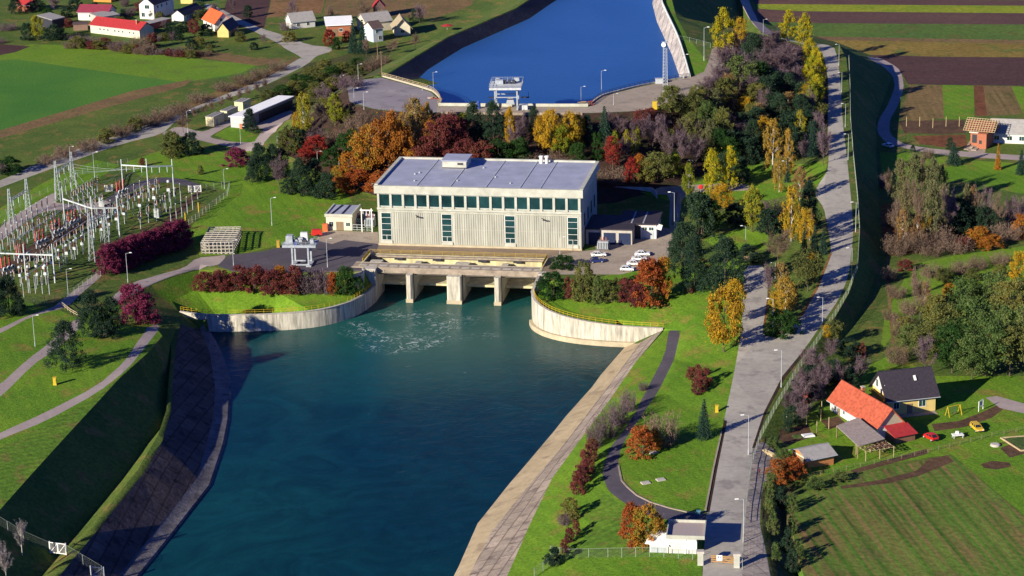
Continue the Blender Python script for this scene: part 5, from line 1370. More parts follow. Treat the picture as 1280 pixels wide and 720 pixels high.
P("on the slope behind the powerhouse's right end", [
 ('spruce',756,178,131,26),('bdeep',747,200,165,18),('red',766,212,172,26),('bred',790,228,196,22),('ygreen',769,198,164,11),('birchy',795,192,158,13),('birchy',783,182,162,10),
 ('bare',775,172,142,32),('bare',795,190,150,34),('bare',816,190,142,36),('bare',836,206,158,36),('bare',852,212,164,32),('maroon',800,160,137,22),('bare',828,170,142,26),('bare',780,200,172,28),('bmaroon',812,150,134,20),('bare',760,160,140,20),
 ('olive',822,228,190,44),('ygreen',842,224,194,22),('bolive',806,226,200,28),('borange',800,214,192,20),('bbrown',770,228,206,40),('bbrown',748,228,208,26),('olive',836,190,160,24),('deep',845,205,180,22)])
P('in the wood below the right crest platform', [
 ('olive',838,146,108,42),('olive',866,162,118,36),('green',884,176,128,32),('olive',903,186,136,30),('olive',872,134,106,26),('willow',888,196,150,28),('olive',862,190,142,30),('willow',884,202,160,30),('bare',870,212,166,34),('deep',900,206,160,26),('maroon',850,176,150,20),('deep',912,210,172,28),('bare',912,170,140,26),('bpine',905,225,190,30),('bpine',925,228,196,30)])
P('beside the lane down from the reservoir', [
 ('poplar',904,66,11,30),('goldtan' if False else 'gold',926,54,22,18),('tan',916,70,40,20),('bare',905,92,58,50),('bare',924,96,62,44),('green',925,112,70,44),('pine',942,84,42,34),('tan',910,130,92,26),('olive',940,108,84,26)])
P('in the dark wood left of the ramp road', [
 ('bare',966,74,38,46),('bare',986,88,50,44),('bare',972,104,62,48),('bare',996,114,82,24),('deep',950,116,78,36),('pine',955,135,96,34),('olive',942,164,128,26),('bare',955,150,112,30),('gold',930,152,122,26),('tan',915,150,124,24),('pine',985,130,92,30),('bpine',1000,150,120,30),('pine',975,160,118,30),('bpine',1012,165,138,28),('bare',925,180,150,30),('pine',940,190,150,26)])
P("deep inside the wood beside the ramp road", [
 ('bare',960,95,60,44),('bare',975,122,85,44),('bare',990,128,95,36),('bpine',962,122,88,44),('olive',945,140,105,36),('tan',985,150,116,28),('bpine',1005,135,100,30),('bare',940,125,90,40),('bpine',965,150,115,44),('pine',1000,158,118,30),('bpine',940,170,132,44),('goldtan' if False else 'birchgold',955,182,146,24),('bpine',985,178,140,44),('bare',1012,150,112,26),('bpine',915,195,160,40),('bpine',935,205,170,36),('bare',900,110,78,40),('bare',885,120,92,34),('olive',905,135,98,34),('willow',893,150,112,28),('tan',948,168,130,24),('bpine',1018,185,150,30),('bpine',1000,195,165,34),('bare',870,190,150,34),('bare',855,190,150,34),('bare',935,110,70,40)])
P('in the row left of the upper ramp road', [
 ('poplar',985,50,13,24),('poplar',1005,58,17,24),('poplar',1012,80,48,22),('poplar',1019,104,60,28),('poplar',1010,112,78,24),('poplar',1024,106,66,18),('poplar',1020,130,92,26),('ygreen',1015,140,106,22),('gold',1008,136,104,20),('olive',1024,150,128,20),('spruce',1016,196,150,24),('bare',1029,206,156,30),('bare',1022,182,140,24),('birchy',1000,178,138,20),('bare',1005,205,170,22)])
P('on the lawn below the dark wood', [
 ('birchtan',966,214,150,26),('birchtan',985,220,162,20),('birchtan',974,240,196,22),('spruce',984,228,196,11),('poplar',890,244,187,28),('poplar',912,240,184,24),('birchy',861,246,204,20),('gold',902,266,230,28),('bbare',968,272,248,40),('ygreen',940,290,234,32),('bpine',962,292,260,36),('bpine',920,280,254,34),
 ('bpine',874,296,240,50),('deep',888,292,250,34),('tan',1000,250,208,26),('birchgold',989,302,234,28),('pine',1011,290,228,28),('spruce',1018,316,280,15),('spruce',1029,318,284,14),('spruce',1005,318,284,13),('barebrown',972,332,284,44),('bpine',935,326,306,32),('tan',1012,300,262,16),('gold',1006,310,262,22)])
P('between the two arms of the main road', [
 ('olive',1010,364,310,38),('gold',1016,354,318,24),('goldtan' if False else 'birchtan',982,394,346,38),('gold',974,392,362,26),('bare',960,374,330,22),('tan',976,370,328,22),('bdeep',978,419,388,50)])
P('between the parking yard and the main road', [
 ('pine',852,344,280,30),('pine',868,364,298,36),('pine',906,368,297,44),('pine',846,328,288,22),('gold',905,440,362,52),('gold',918,404,350,30),('bmaroon',861,366,354,12),('bolive',884,350,330,20)])
P("in the shrubbery below the parking yard", [
 ('bolive',731,374,325,32),('bgreen',748,380,342,20),('bolive',764,377,346,28),('bmaroon',784,378,346,24),('bfox',812,380,322,44),('borange',830,372,320,30),('bmaroon',798,382,352,26),('bdeep',690,372,340,42),('bmaroon',712,372,345,16),('bgreen',818,384,364,20)])
P('beside the deck, clipped low', [('bdeep',703,335,319,36)])
P('along the hedge between transformer yard and left lawn', [
 ('bmaroon',256,362,338,30),('bmaroon',276,362,336,30),('bmaroon',298,362,332,32),('bmaroon',320,364,330,32),('bmaroon',342,366,334,36),('borange',350,358,332,22),('bmaroon',366,367,332,34),('bbare',386,366,330,34),('bbare',404,366,332,28),('bdeep',432,368,332,30),('bfox',416,368,340,16),('bdeep',448,368,345,18)])
for k in range(14):
    t = k / 13; plant('bmagenta', 136 + 90 * t, 342 - 36 * t, 305 - 31 * t + random.uniform(-1.5,1.5), 33, 'in the long magenta hedge beside the substation')
P('by the path corner left of the curved wall', [('brosy',168,402,354,44),('bmagenta',184,404,366,30),('pine',116,420,364,36),('pine',142,418,372,34),('bpine',128,422,392,36)])
P('on the grass beside the left path', [('pine',83,460,402,42)])
P('at the left edge below the substation', [('pine',12,392,344,34),('pine',-4,396,350,30),('bpine',24,394,372,22)])
P('on the grass bank left of the powerhouse', [
 ('pine',326,226,180,28),('pine',343,224,181,26),('pine',353,220,186,22),('pine',318,228,198,18),('bare',350,238,194,32),('pine',375,240,198,24),('pine',395,234,199,19),('bpine',408,248,216,30),('bpine',362,242,222,26),('bpine',384,244,224,22)])
P('on the hillside between warehouse and crest platform', [
 ('birchy',381,172,116,26),('gold',372,168,140,14),('ygreen',419,158,118,26),('bare',405,132,106,32),('bare',430,120,98,32),('bare',402,154,126,28),('olive',404,150,122,20),('bolive',362,190,156,36),('bpine',376,184,160,22),('bred',396,196,168,36),('bred',384,202,182,22),('bdeep',415,208,184,32),('bdeep',431,196,166,26),('bdeep',441,182,160,18),('bbrown',446,164,138,26),('bbrown',420,178,160,30),('bbrown',455,152,138,20),('bolive',432,150,136,24),('bbare',394,176,156,24),('bpine',452,200,186,20)])
P('beside the warehouse drive', [('bmagenta',297,207,184,34),('bolive',215,196,163,30),('bpine',238,193,165,34),('pine',313,166,136,18),('barebrown',229,166,138,26)])
P("in the bare row behind the box huts", [('barebrown',244+i*11,150-i*4.6,134-i*4.6,13) for i in range(9)])
P('along the field side of the left road', [
 ('bbrown',60,204,190,30),('bbrown',82,196,178,28),('bbrown',112,188,168,30),('bolive',134,178,160,26),('bbrown',150,170,152,30),('bolive',168,163,146,26),('bbrown',186,157,136,32),('bbrown',206,150,128,30),('bbrown',225,142,124,28),('bbrown',248,128,112,26),('bbrown',280,114,98,26),('bbrown',304,105,88,26),('bbrown',326,97,82,26),('bbrown',348,88,74,26),('bdeep',12,216,196,40),('bbare',-4,218,198,24)])
P("in the scrub beside the left road", [
 ('bolive',336,128,112,28),('bdeep',352,122,106,28),('bolive',368,118,100,28),('bdeep',384,110,94,28),('bolive',398,104,88,28),('bdeep',414,98,82,26),('bolive',428,92,77,26),('bdeep',446,86,72,26),('bbrown',462,88,72,28),('bolive',396,120,102,28),('bolive',414,112,96,26),('bbare',428,108,90,28),('bolive',444,98,82,26),('bbrown',476,80,66,24),('bdeep',372,104,92,26),('bolive',390,94,82,24),('bolive',406,86,74,22),('bbare',444,108,92,22)])
P('round the farm at top centre', [
 ('spruce',442,66,24,18),('spruce',454,67,23,19),('barebrown',490,68,48,20),('barebrown',519,62,40,16),('barebrown',458,70,46,14),('bred',412,56,36,16),('bred',434,52,38,14),('bdeep',421,62,46,12),('bare',367,28,0,20),('barebrown',456,24,0,24),('bare',525,30,6,26),('barebrown',412,28,8,18),('bolive',362,52,38,20),('bbare',356,38,24,12),('pine',520,28,10,18)])
P('among the village trees at top left', [
 ('ygreen',48,50,20,18),('bpine',36,50,28,22),('bpine',66,50,30,24),('bpine',76,50,34,18),('pine',20,18,-4,18),('bpine',45,14,-2,24),('bare',68,14,-6,24),('bpine',95,14,-4,20),('bbare',100,56,40,26),('bbare',120,58,44,26),('bmaroon',132,60,46,20),('bbare',148,62,48,24),('bbrown',176,62,40,24),('bmaroon',190,60,40,18),('bbrown',186,68,52,16),('bpine',215,42,28,22),('bpine',232,40,26,20),('maroon',243,46,24,18),('bare',216,56,40,14),('bpine',258,44,30,22),('bare',192,24,12,14),('bolive',200,26,14,14),('bpine',262,60,54,10),('bare',292,16,-6,16),('bpine',118,14,2,16),('deep',60,26,10,16),('bbare',8,38,26,26),('bbare',0,54,46,14),('green',248,16,2,22),('bare',268,22,4,18)])
P('along the back edge of the hay meadow', [(random.choice(['bbrown','bmaroon','bbare','bbrown','bolive']), 88+i*7.3+random.uniform(-3,3), 54+i*.62+random.uniform(-2,2)+4, 44+i*.62+random.uniform(-3,3)+3, random.uniform(13,24)) for i in range(24)])
P('among the village gardens', [(random.choice(['bare','bbare','bpine','bmaroon','barebrown','bolive']), x, y, y-random.uniform(9,16), random.uniform(10,20)) for x,y in [(150,30),(160,20),(205,50),(222,50),(248,56),(262,66),(240,62),(176,14),(156,8),(112,16),(86,34),(84,22),(292,44),(300,52),(318,62),(330,56),(310,22),(250,24),(206,40),(196,52)]])
P('in the willow thicket right of the dike', [
 ('willow',1124,250,200,26),('willow',1140,256,192,30),('barebrown',1152,248,188,26),('willow',1166,262,198,28),('willow',1176,256,206,22),('willow',1132,290,232,28),('barebrown',1148,298,232,28),('willow',1164,304,226,30),('willow',1178,292,232,26),('barebrown',1122,300,244,26),('barebrown',1136,270,222,22),('tan',1128,310,262,20),('bbrown',1118,284,256,22),('tan',1146,310,270,20),
 ('bare',1186,296,234,30),('bpine',1194,292,246,34),('bpine',1206,290,254,32),('willow',1208,286,230,18),('barebrown',1220,288,230,22),('tan',1214,288,232,14),('bare',1232,288,236,26),('barebrown',1246,290,240,24),('bare',1260,288,242,24),('bare',1274,290,244,24),('bpine',1226,290,256,30),('bpine',1244,290,262,26),('bbrown',1146,314,282,34),('gold',1158,290,268,18),('bbrown',1120,318,288,30),('bbrown',1172,306,272,30),('bbare',1104,235,214,12),('barebrown',1110,250,210,16),('olive',1150,275,240,24),('barebrown',1160,250,200,24)])
P('in the rusty scrub below the willow thicket', [('bbrown',1192,314,292,44),('borange',1222,306,284,40),('bbrown',1255,300,274,40),('borange',1278,296,266,30),('bbrown',1165,318,298,34),('borange',1240,312,294,30),('bmaroon',1204,312,296,26)])
P('beside the lane at upper right', [('spruce',1192,206,177,24),('larch',1247,212,178,11),('spruce',1276,218,186,17),('pine',1187,190,172,11),('pine',1141,190,181,7),('bbrown',1160,198,182,14)])
P('in the green wood at the right edge', [
 ('green',1206,402,350,54),('green',1240,398,342,60),('olive',1262,420,350,56),('olive',1180,440,380,56),('green',1214,440,372,60),('green',1248,452,384,60),('green',1232,470,400,64),('green',1276,456,380,56),('deep',1190,466,404,56),('gold',1274,356,316,32),('olive',1170,410,370,44),('olive',1160,450,408,48),('olive',1262,470,408,60),('green',1215,474,420,56),('barebrown',1150,400,340,34),('green',1136,442,406,34),('bolive',1130,420,396,26),('bbrown',1122,454,426,26),('bare',1156,470,420,36)])
P('on the meadow right of the dike', [('bbrown',1120,372,352,22),('bbrown',1136,392,370,24),('bolive',1180,352,334,22),('bbrown',1200,342,322,26),('bbrown',1222,336,318,24),('borange',1186,372,354,18),('bbrown',1128,410,390,24),('barebrown',1120,430,400,18),('bbrown',1112,350,330,18),('tan',1156,384,352,18),('bolive',1216,350,334,22),('bbrown',1250,330,312,26),('bolive',1250,346,330,20),('bbrown',1112,400,384,16),('bmaroon',1131,338,324,22),('bbrown',1165,346,326,28),('barebrown',1142,370,334,16)])
P('along the fence between the main road and the farm', [
 ('olive',1042,428,400,26),('gold',1034,424,406,14),('bpine',1060,446,424,34),('bmaroon',1076,446,428,16),('bare',1040,452,424,28),('bare',1020,476,440,34),('bare',1004,496,456,32),('bare',1030,492,452,32),('bare',1050,486,452,30),('bare',1066,482,454,28),('bare',992,520,486,28),('bare',1002,532,500,30),('bbare',1016,500,478,26),('bare',1012,470,434,34),('bare',1000,512,470,36),('bpine',1016,486,456,34),('bpine',1000,500,474,34),('bare',1024,498,462,32),('bpine',1040,478,450,36),('bpine',1058,484,458,36),('bare',1076,478,446,30),('bpine',990,530,506,24),('bare',985,520,490,26),('bfox',1004,516,498,14),('bpine',985,540,520,14),('bgreen',1025,522,506,12),('bgreen',966,560,545,14)])
P('beside the ditch and the drilled field', [('bfox',972,602,574,32),('bfox',992,596,572,34),('bgreen',963,614,590,20),('bgreen',962,640,612,16),('bgreen',966,668,640,16),('bgreen',990,640,616,16),('bgreen',990,668,644,16),('bpine',978,634,608,20),('bpine',984,690,660,18),('bgreen',998,700,676,16),('bpine',990,716,686,18),('bgreen',1020,612,596,24),('bgreen',1050,602,588,22),('bgreen',978,576,560,22),('bgreen',970,700,676,14)])
P('on the right lawn beside the main road', [('bmaroon',868,474,455,22),('bmaroon',880,482,458,20),('bmaroon',872,492,472,20),('spruce',880,548,497,24)])
P('beside the dark service path', [('bfox',802,570,532,40),('borange',816,562,536,26),('btan',828,556,504,38),('bfox',790,678,628,36),('borange',808,682,630,40),('borange',822,680,644,24)])
P("on the grass slope beside the slipway", [
 ('bbare',758,548,506,32),('bbare',772,532,492,26),('bbare',786,514,480,20),('bbare',744,560,520,22),('bmaroon',740,576,546,20),('bmaroon',733,592,560,22),('bmaroon',728,604,574,22),('bmaroon',722,618,590,20),('bolive',712,648,622,26),('bbare',706,656,640,18),('bmaroon',720,668,648,12),('bmaroon',712,678,658,12),('bmaroon',706,690,672,12),('bpine',692,706,684,26),('bbare',804,488,474,12)])
P('in the shade at the bottom left corner', [('barewhite',28,694,650,20),('barewhite',8,724,682,24),('barewhite',2,708,676,16)])
P('alone on the lawn near the substation', [('bolive',251,218,206,8),('bmaroon',178,208,196,8)])
# ================================================================== OBJECTS
# ---- street lamps
def make_lamp(h=8.6, arm=1.2, thin=False):
    r = empty('street_lamp', (0, 0, 0))
    m_ = MB().cyl((0,0,-.1),(0,0,h),.085,.05,7); m_.cyl((0,0,h-.05),(arm,0,h+.25),.04,.035,6); m_.build('pole', LGREYM, r)
    MB().cyl((0,0,-.05),(0,0,1.1),.13,.12,8).build('base', LGREYM, r)
    MB().frustum(arm-.25,arm+.5,-.14,.14,h+.15,h+.33,.06,.03).build('lamp_head', WHITE, r); return r
lamp0 = make_lamp(); first = [True]
def lamp(px, py, top, where, rz=0.0, phrase='tall grey street lamp', cat='street lamp'):
    o = lamp0 if first[0] else copy_tree(lamp0); first[0] = False
    b = G(px, py); o.location = b; o.rotation_euler = (0, 0, rz)
    y = PJ(b + Vector((0, 0, 8.8)))[1]; k = (py - top) / max(1, py - y); o.scale = (max(.9, min(1.1, k)),) * 2 + (k,)
    lab(o, cat, phrase, where)
for row in [(1048.5,82,55),(1052,116,90),(1056.5,159,129),(1060,200,167),(1069.5,290,252),(1064.5,348,309)]: lamp(*row, 'between the ramp road and the dike fence', R(200))
for row in [(1028,404,371),(976.5,484,437),(935.5,568,518),(929.3,678,623)]: lamp(*row, 'on the right edge of the lower main road', R(190))
for row in [(966,420,373),(969,348,328),(932,314,282)]: lamp(*row, 'around the grass island between the two road arms', R(180))
for row in [(983,228,201),(866,214,200),(843,284,240)]: lamp(*row, 'on the lawn below the dark wood', R(180))
lamp(44,433,394,'beside the left path on the grass bank'); lamp(160,353,316,'on the path beside the magenta hedge'); lamp(85.6,371,336,'at the front edge of the substation')
lamp(409.5,334,298,'on the transformer yard beside the gantry crane'); lamp(292,332,300,'in front of the lattice rack'); lamp(340,282,247,'on the grass bank left of the control house')
lamp(280.7,236,211,'at the substation fence corner'); lamp(118.5,222,190,'on the verge behind the substation'); lamp(88,200,183,'beside the left road near the substation'); lamp(235,166,138,'at the junction by the box huts')
lamp(301,180,158,'on the lawn in front of the warehouse'); lamp(347,186,170,'beside the drive below the warehouse'); lamp(397,205,189,'above the pines on the left bank'); lamp(424,212,200,'below the orange trees on the left bank')
for row in [(443,131,110),(455,137,115),(448,100,80),(426,106,94)]: lamp(*row, 'round the edge of the left crest platform')
for row in [(542,117,90),(528,113,108)]: lamp(*row, 'at the curved end of the left crest platform')
lamp(752,120,88,'at the edge of the right crest platform'); lamp(726.5,133,108,'at the right end of the dam crest'); lamp(854.7,98,68,'near the top of the white slab bank'); lamp(880,76,34,'on the grass of the right bank'); lamp(954,44,24,'beside the lane beyond the poplars')
lamp(767,131,117,'in the middle of the right crest platform')
lamp(700,318,296,'beside the clipped shrub at the deck')
for (px, py, tp, wh) in ((477.5,96,72,'at the bank corner, in front'),(472.5,80,50,'by the garden behind the left crest platform')):
    b = G(px, py); o = empty('utility_pole', b); h = 9 if tp == 72 else 11
    MB().cyl((0,0,-.1),(0,0,h),.15,.10,7).build('pole', WOOD, o); MB().bar((-.7,0,h-.4),(.7,0,h-.4),.12).build('crossarm', WOOD, o)
    lab(o, 'pole', 'plain grey wooden utility pole', wh)

# ---- lattice mast on the right platform
b = G(831.5, 117); o = empty('lattice_mast', b)
h = 1.0
for _ in range(12): h *= (117 - 53) / max(1, 117 - PJ(b + Vector((0,0,h)))[1])
mb = MB(); s = .75
for sx in (-s, s):
    for sy in (-s, s): mb.bar((sx, sy, 0), (sx*.7, sy*.7, h), .12)
n = 16
for k in range(n):
    z0, z1 = h*k/n, h*(k+1)/n; q0 = s*(1-.3*k/n); q1 = s*(1-.3*(k+1)/n)
    for a, b2 in (((-1,-1),(1,-1)),((1,-1),(1,1)),((1,1),(-1,1)),((-1,1),(-1,-1))):
        mb.bar((a[0]*q0,a[1]*q0,z0),(b2[0]*q1,b2[1]*q1,z1),.07); mb.bar((a[0]*q0,a[1]*q0,z0),(b2[0]*q0,b2[1]*q0,z0),.07)
mb.build('lattice', LGREYM, o)
MB().cyl((-.4,-.9,h-.6),(-.6,-1.5,h-.5),.9,.75,12).build('dish', WHITE, o); MB().box(-1,1,-1,1,h,h+.15).build('platform', LGREYM, o)
MB().cyl((.2,0,h),(.2,0,h+1.6),.05).build('antenna', LGREYM, o)
lab(o, 'mast', 'tall pale lattice mast with a white dish', 'on the right crest platform')
def boxthing(name, px, py, sx, sy, sz, mt, cat, phrase, where, rz=0, cap=None, group=None):
    o = empty(name, G(px, py), rz); MB().frustum(-sx/2,sx/2,-sy/2,sy/2,-.1,sz,.04,.04).build('body', mt, o)
    MB().box(-sx/2-.06,sx/2+.06,-sy/2-.06,sy/2+.06,sz,sz+.1).build('lid', cap or mt, o)
    MB().box(-sx*.35,sx*.35,-sy/2-.03,-sy/2,sz*.2,sz*.85).build('door', cap or mt, o)
    lab(o, cat, phrase, where, group); return o
boxthing('cabinet', 818.5,136,1.5,1.2,2.4,YELLOW,'cabinet','bright yellow equipment cabinet','on the right crest platform')
boxthing('cabinet', 824,104,2.6,1.6,1.6,LGREYM,'cabinet','pale grey box','on the rim of the right crest platform')
boxthing('hydrant_box', 896,515,.7,.7,1.6,YELLOW,'hydrant','yellow hydrant box','on the right lawn beside the main road')
boxthing('hydrant_box', 69,481,.8,.8,1.8,YELLOW,'hydrant','yellow hydrant box','on the grass between the two left paths')
boxthing('hydrant_box', 348,309,.9,.9,2.0,OCHREM,'hydrant','ochre hydrant box','at the edge of the transformer yard')
boxthing('cabinet', 363,303,.9,.9,1.6,OCHREM,'cabinet','small ochre cabinet','behind the gantry crane')
boxthing('meter_cabinet', 406.5,289,1.6,.9,2.2,mat('orange_paint',(.60,.16,.05),.6,.1),'cabinet','orange cabinet','against the left side of the control house')
boxthing('sign_board', 875,237,1.6,.3,3.6,REDP,'sign','round red sign board','among trees by the path right of the garage') if False else None
boxthing('cabinet', 873,643,.7,.5,.8,mat('teal_paint',(.10,.28,.34),.6,.1),'cabinet','small teal box','at the kerb corner by the main road')
o = empty('red_sign', G(876,246)); MB().cyl((0,0,0),(0,0,2.6),.05).build('post', LGREYM, o); MB().blob((0,-.1,3.1),.75,.2,.75,10,6).build('disc', REDP, o); lab(o,'sign','round red sign on a post','among yellow poplars right of the garage')
# red tank trailer in the yard
o = empty('trailer', G(396,295), R(8)); MB().frustum(-1.6,1.6,-.95,.95,.5,2.0,.35,.25).build('body', REDP, o)
mb = MB().box(-2.4,-1.5,-.1,.1,.5,.65); mb.build('drawbar', DARKM, o)
for s in (-1,1): MB().cyl((.3,s*.95,.4),(.3,s*1.15,.4),.4,n=12).build('wheel', BLACK, o)
lab(o,'trailer','small red covered trailer','in the yard between crane and control house')

CRANEG = mat('crane_grey', (.34,.37,.40), .6, .25, 1.2); CRANEW = mat('crane_pale_grey', (.52,.54,.54), .6, .2, 1.2)
# ---- yard gantry crane
o = empty('gantry_crane', G(379,331), R(-6))
for x in (-2.6, 1.9):
    for y in (-1.6, 2.4): MB().bar((x,y,.3),(x,y,5.6),.45).build('leg', CRANEG, o)
mb = MB()
for y in (-1.6,2.4): mb.bar((-2.6,y,.5),(1.9,y,.5),.35)
mb.build('sill_beam', CRANEG, o)
for x in (-2.6,1.9): MB().box(x-.7,x+.7,-2.2,3.0,0,.45).build('bogie', GREYM, o)
mb = MB(); mb.box(-5.2,4.2,-2.3,3.1,5.6,6.3); mb.build('platform', CRANEG, o)
mb = MB()
for x in np.linspace(-5.2,4.2,8):
    for y in (-2.3,3.1): mb.bar((x,y,6.3),(x,y,7.2),.06)
for y in (-2.3,3.1):
    for z in (6.75,7.2): mb.bar((-5.2,y,z),(4.2,y,z),.06)
mb.build('railing', GREYM, o)
for (x,y,sx,sy,sz,mt) in ((-3.4,0,2.0,2.2,2.3,CRANEG),(-.6,1.2,1.6,1.6,1.4,GREYM),(1.0,-.8,1.4,1.2,1.0,DARKM),(.3,2.0,2.2,1.0,2.6,CRANEW),(2.8,.4,1.2,1.8,1.1,CRANEG),(-1.4,-1.6,.9,.7,.9,BLUEP)):
    MB().frustum(x-sx/2,x+sx/2,y-sy/2,y+sy/2,6.3,6.3+sz,.12,.1).build('machine_box', mt, o)
for x in (-1.6,-.4): MB().cyl((x,-.3,6.9),(x,1.6,6.9),.5,n=12).build('winch_drum', GREYM, o)
mb = MB(); mb.bar((-6.8,-.6,4.2),(-5.2,-.6,5.5),.12); mb.bar((-6.8,-.6,4.2),(-6.0,-.6,3.4),.1); mb.box(4.2,7.0,-.5,.2,4.4,4.6); mb.bar((5,-.2,3.6),(6.6,-.2,5.4),.12); mb.build('grab_arm', DARKM, o)
lab(o,'crane','grey gantry crane with machinery on its deck','on the dark transformer yard')
# ---- intake crane on the dam crest
o = empty('intake_crane', U(635,136.5,18), BYAW + R(6))
for x in (-3.9,3.2):
    for y in (-2.2,2.8): MB().bar((x,y,.2),(x,y,7.0),.5).build('leg', CRANEG, o)
mb = MB()
for x in (-3.9,3.2): mb.bar((x,-2.2,.45),(x,2.8,.45),.45); mb.bar((x,-2.2,3.2),(x,2.8,6.2),.22)
for y in (-2.2,2.8): mb.bar((-3.9,y,4.4),(3.2,y,4.4),.3); 
mb.build('cross_beam', CRANEG, o)
MB().box(-5.6,4.6,-3.4,7.5,7.0,7.7).build('deck', CRANEW, o)
mb = MB()
for x in np.linspace(-5.6,4.6,7):
    for y in (-3.4,7.5): mb.bar((x,y,7.7),(x,y,8.9),.08)
for x in (-5.6,4.6):
    for y in np.linspace(-3.4,7.5,6): mb.bar((x,y,7.7),(x,y,8.9),.08)
    for z in (8.3,8.9): mb.bar((x,-3.4,z),(x,7.5,z),.08)
for y in (-3.4,7.5):
    for z in (8.3,8.9): mb.bar((-5.6,y,z),(4.6,y,z),.08)
mb.build('railing', CRANEG, o)
for (x,y,sx,sy,sz,mt) in ((-2.8,3.2,2.6,2.4,1.3,CRANEG),(.4,3.4,1.0,1.2,1.3,DARKM),(1.8,3.2,1.0,1.2,1.2,DARKM),(-1.0,3.2,.9,1.2,1.2,DARKM),(2.6,6,1.8,1.4,1.4,CRANEG),(-3.6,6.2,1.6,1.4,1.2,CRANEG)):
    MB().frustum(x-sx/2,x+sx/2,y-sy/2,y+sy/2,7.7,7.7+sz,.1,.1).build('machine_box', mt, o)
MB().frustum(-.6,2.2,-.4,1.8,1.6,3.6,.5,.4).build('hoist', GREYM, o)
MB().box(3.6,6.4,-1.2,1.2,.0,1.5).build('cabin', CRANEW, o)
mb = MB(); mb.box(4.2,6.8,1.2,2.0,3.4,3.7); mb.bar((6.6,1.6,3.6),(6.6,1.6,5.2),.12); mb.box(-6.4,-4.2,1.2,2.0,3.4,3.7); mb.build('side_walkway', DARKM, o)
lab(o,'crane','white intake crane on four legs','on the dam crest')
o = empty('blue_pump', U(598.5,135.5,18)); MB().cyl((0,0,0),(0,0,1.8),.7,.6,12).build('body', BLUEP, o); MB().blob((0,0,2.0),.6,.6,.6,10,6).build('dome', BLUEP, o); lab(o,'pump','blue domed pump','on the dam crest left of the white crane')
for (px,py,k) in ((733,131,5),(545,124,3)):
    o = empty('debris_heap', U(px,py,18)); 
    for i in range(k*2):
        x,y = random.uniform(-2,2),random.uniform(-1.2,1.2); MB().obj if False else None
        MB().bar((x-.9,y,.2+i*.07),(x+.9,y+random.uniform(-.8,.8),.25+i*.08),.28).build('log', random.choice([TILE_O,WOOD,CRANEW,LWOOD]), o)
    lab(o,'debris heap','heap of drift logs and boards', 'at the ' + ('right' if px > 640 else 'left') + ' end of the dam crest')

# ---- lattice rack (stored stop logs)
p0 = G(252,318); p1 = G(292,318.5); o = empty('lattice_rack', p0, math.atan2((p1-p0).y,(p1-p0).x)); L = (p1-p0).length; D2 = 15.5
mb = MB()
for z in (.3,1.3,2.3,3.3):
    for x in np.linspace(0,L,6): mb.bar((x,0,z),(x,D2,z),.22)
mb.build('long_beam', mat('weathered_grey_timber',(.36,.33,.27),.9,.2,1.5), o)
mb = MB()
for z in (.5,1.5,2.5,3.55):
    for y in np.linspace(0,D2,9): mb.bar((-.1,y,z),(L+.1,y,z),.20)
mb.build('cross_beam', mat('pale_grey_timber',(.46,.42,.34),.9,.2,1.5), o)
mb = MB()
for x in np.linspace(0,L,9):
    for y in (0,D2): mb.bar((x,y,.2),(x,y,3.6),.2)
for y in np.linspace(0,D2,9):
    for x in (0,L): mb.bar((x,y,.2),(x,y,3.6),.2)
mb.build('upright', mat('pale_grey_timber',(.46,.42,.34),.9,.2), o)
for y in (1,D2-1): MB().box(-.2,L+.2,y-.4,y+.4,-.2,.2).build('sleeper', GREYC, o)
lab(o,'rack','long lattice stack of grey beams','on the grass between substation and transformer yard')

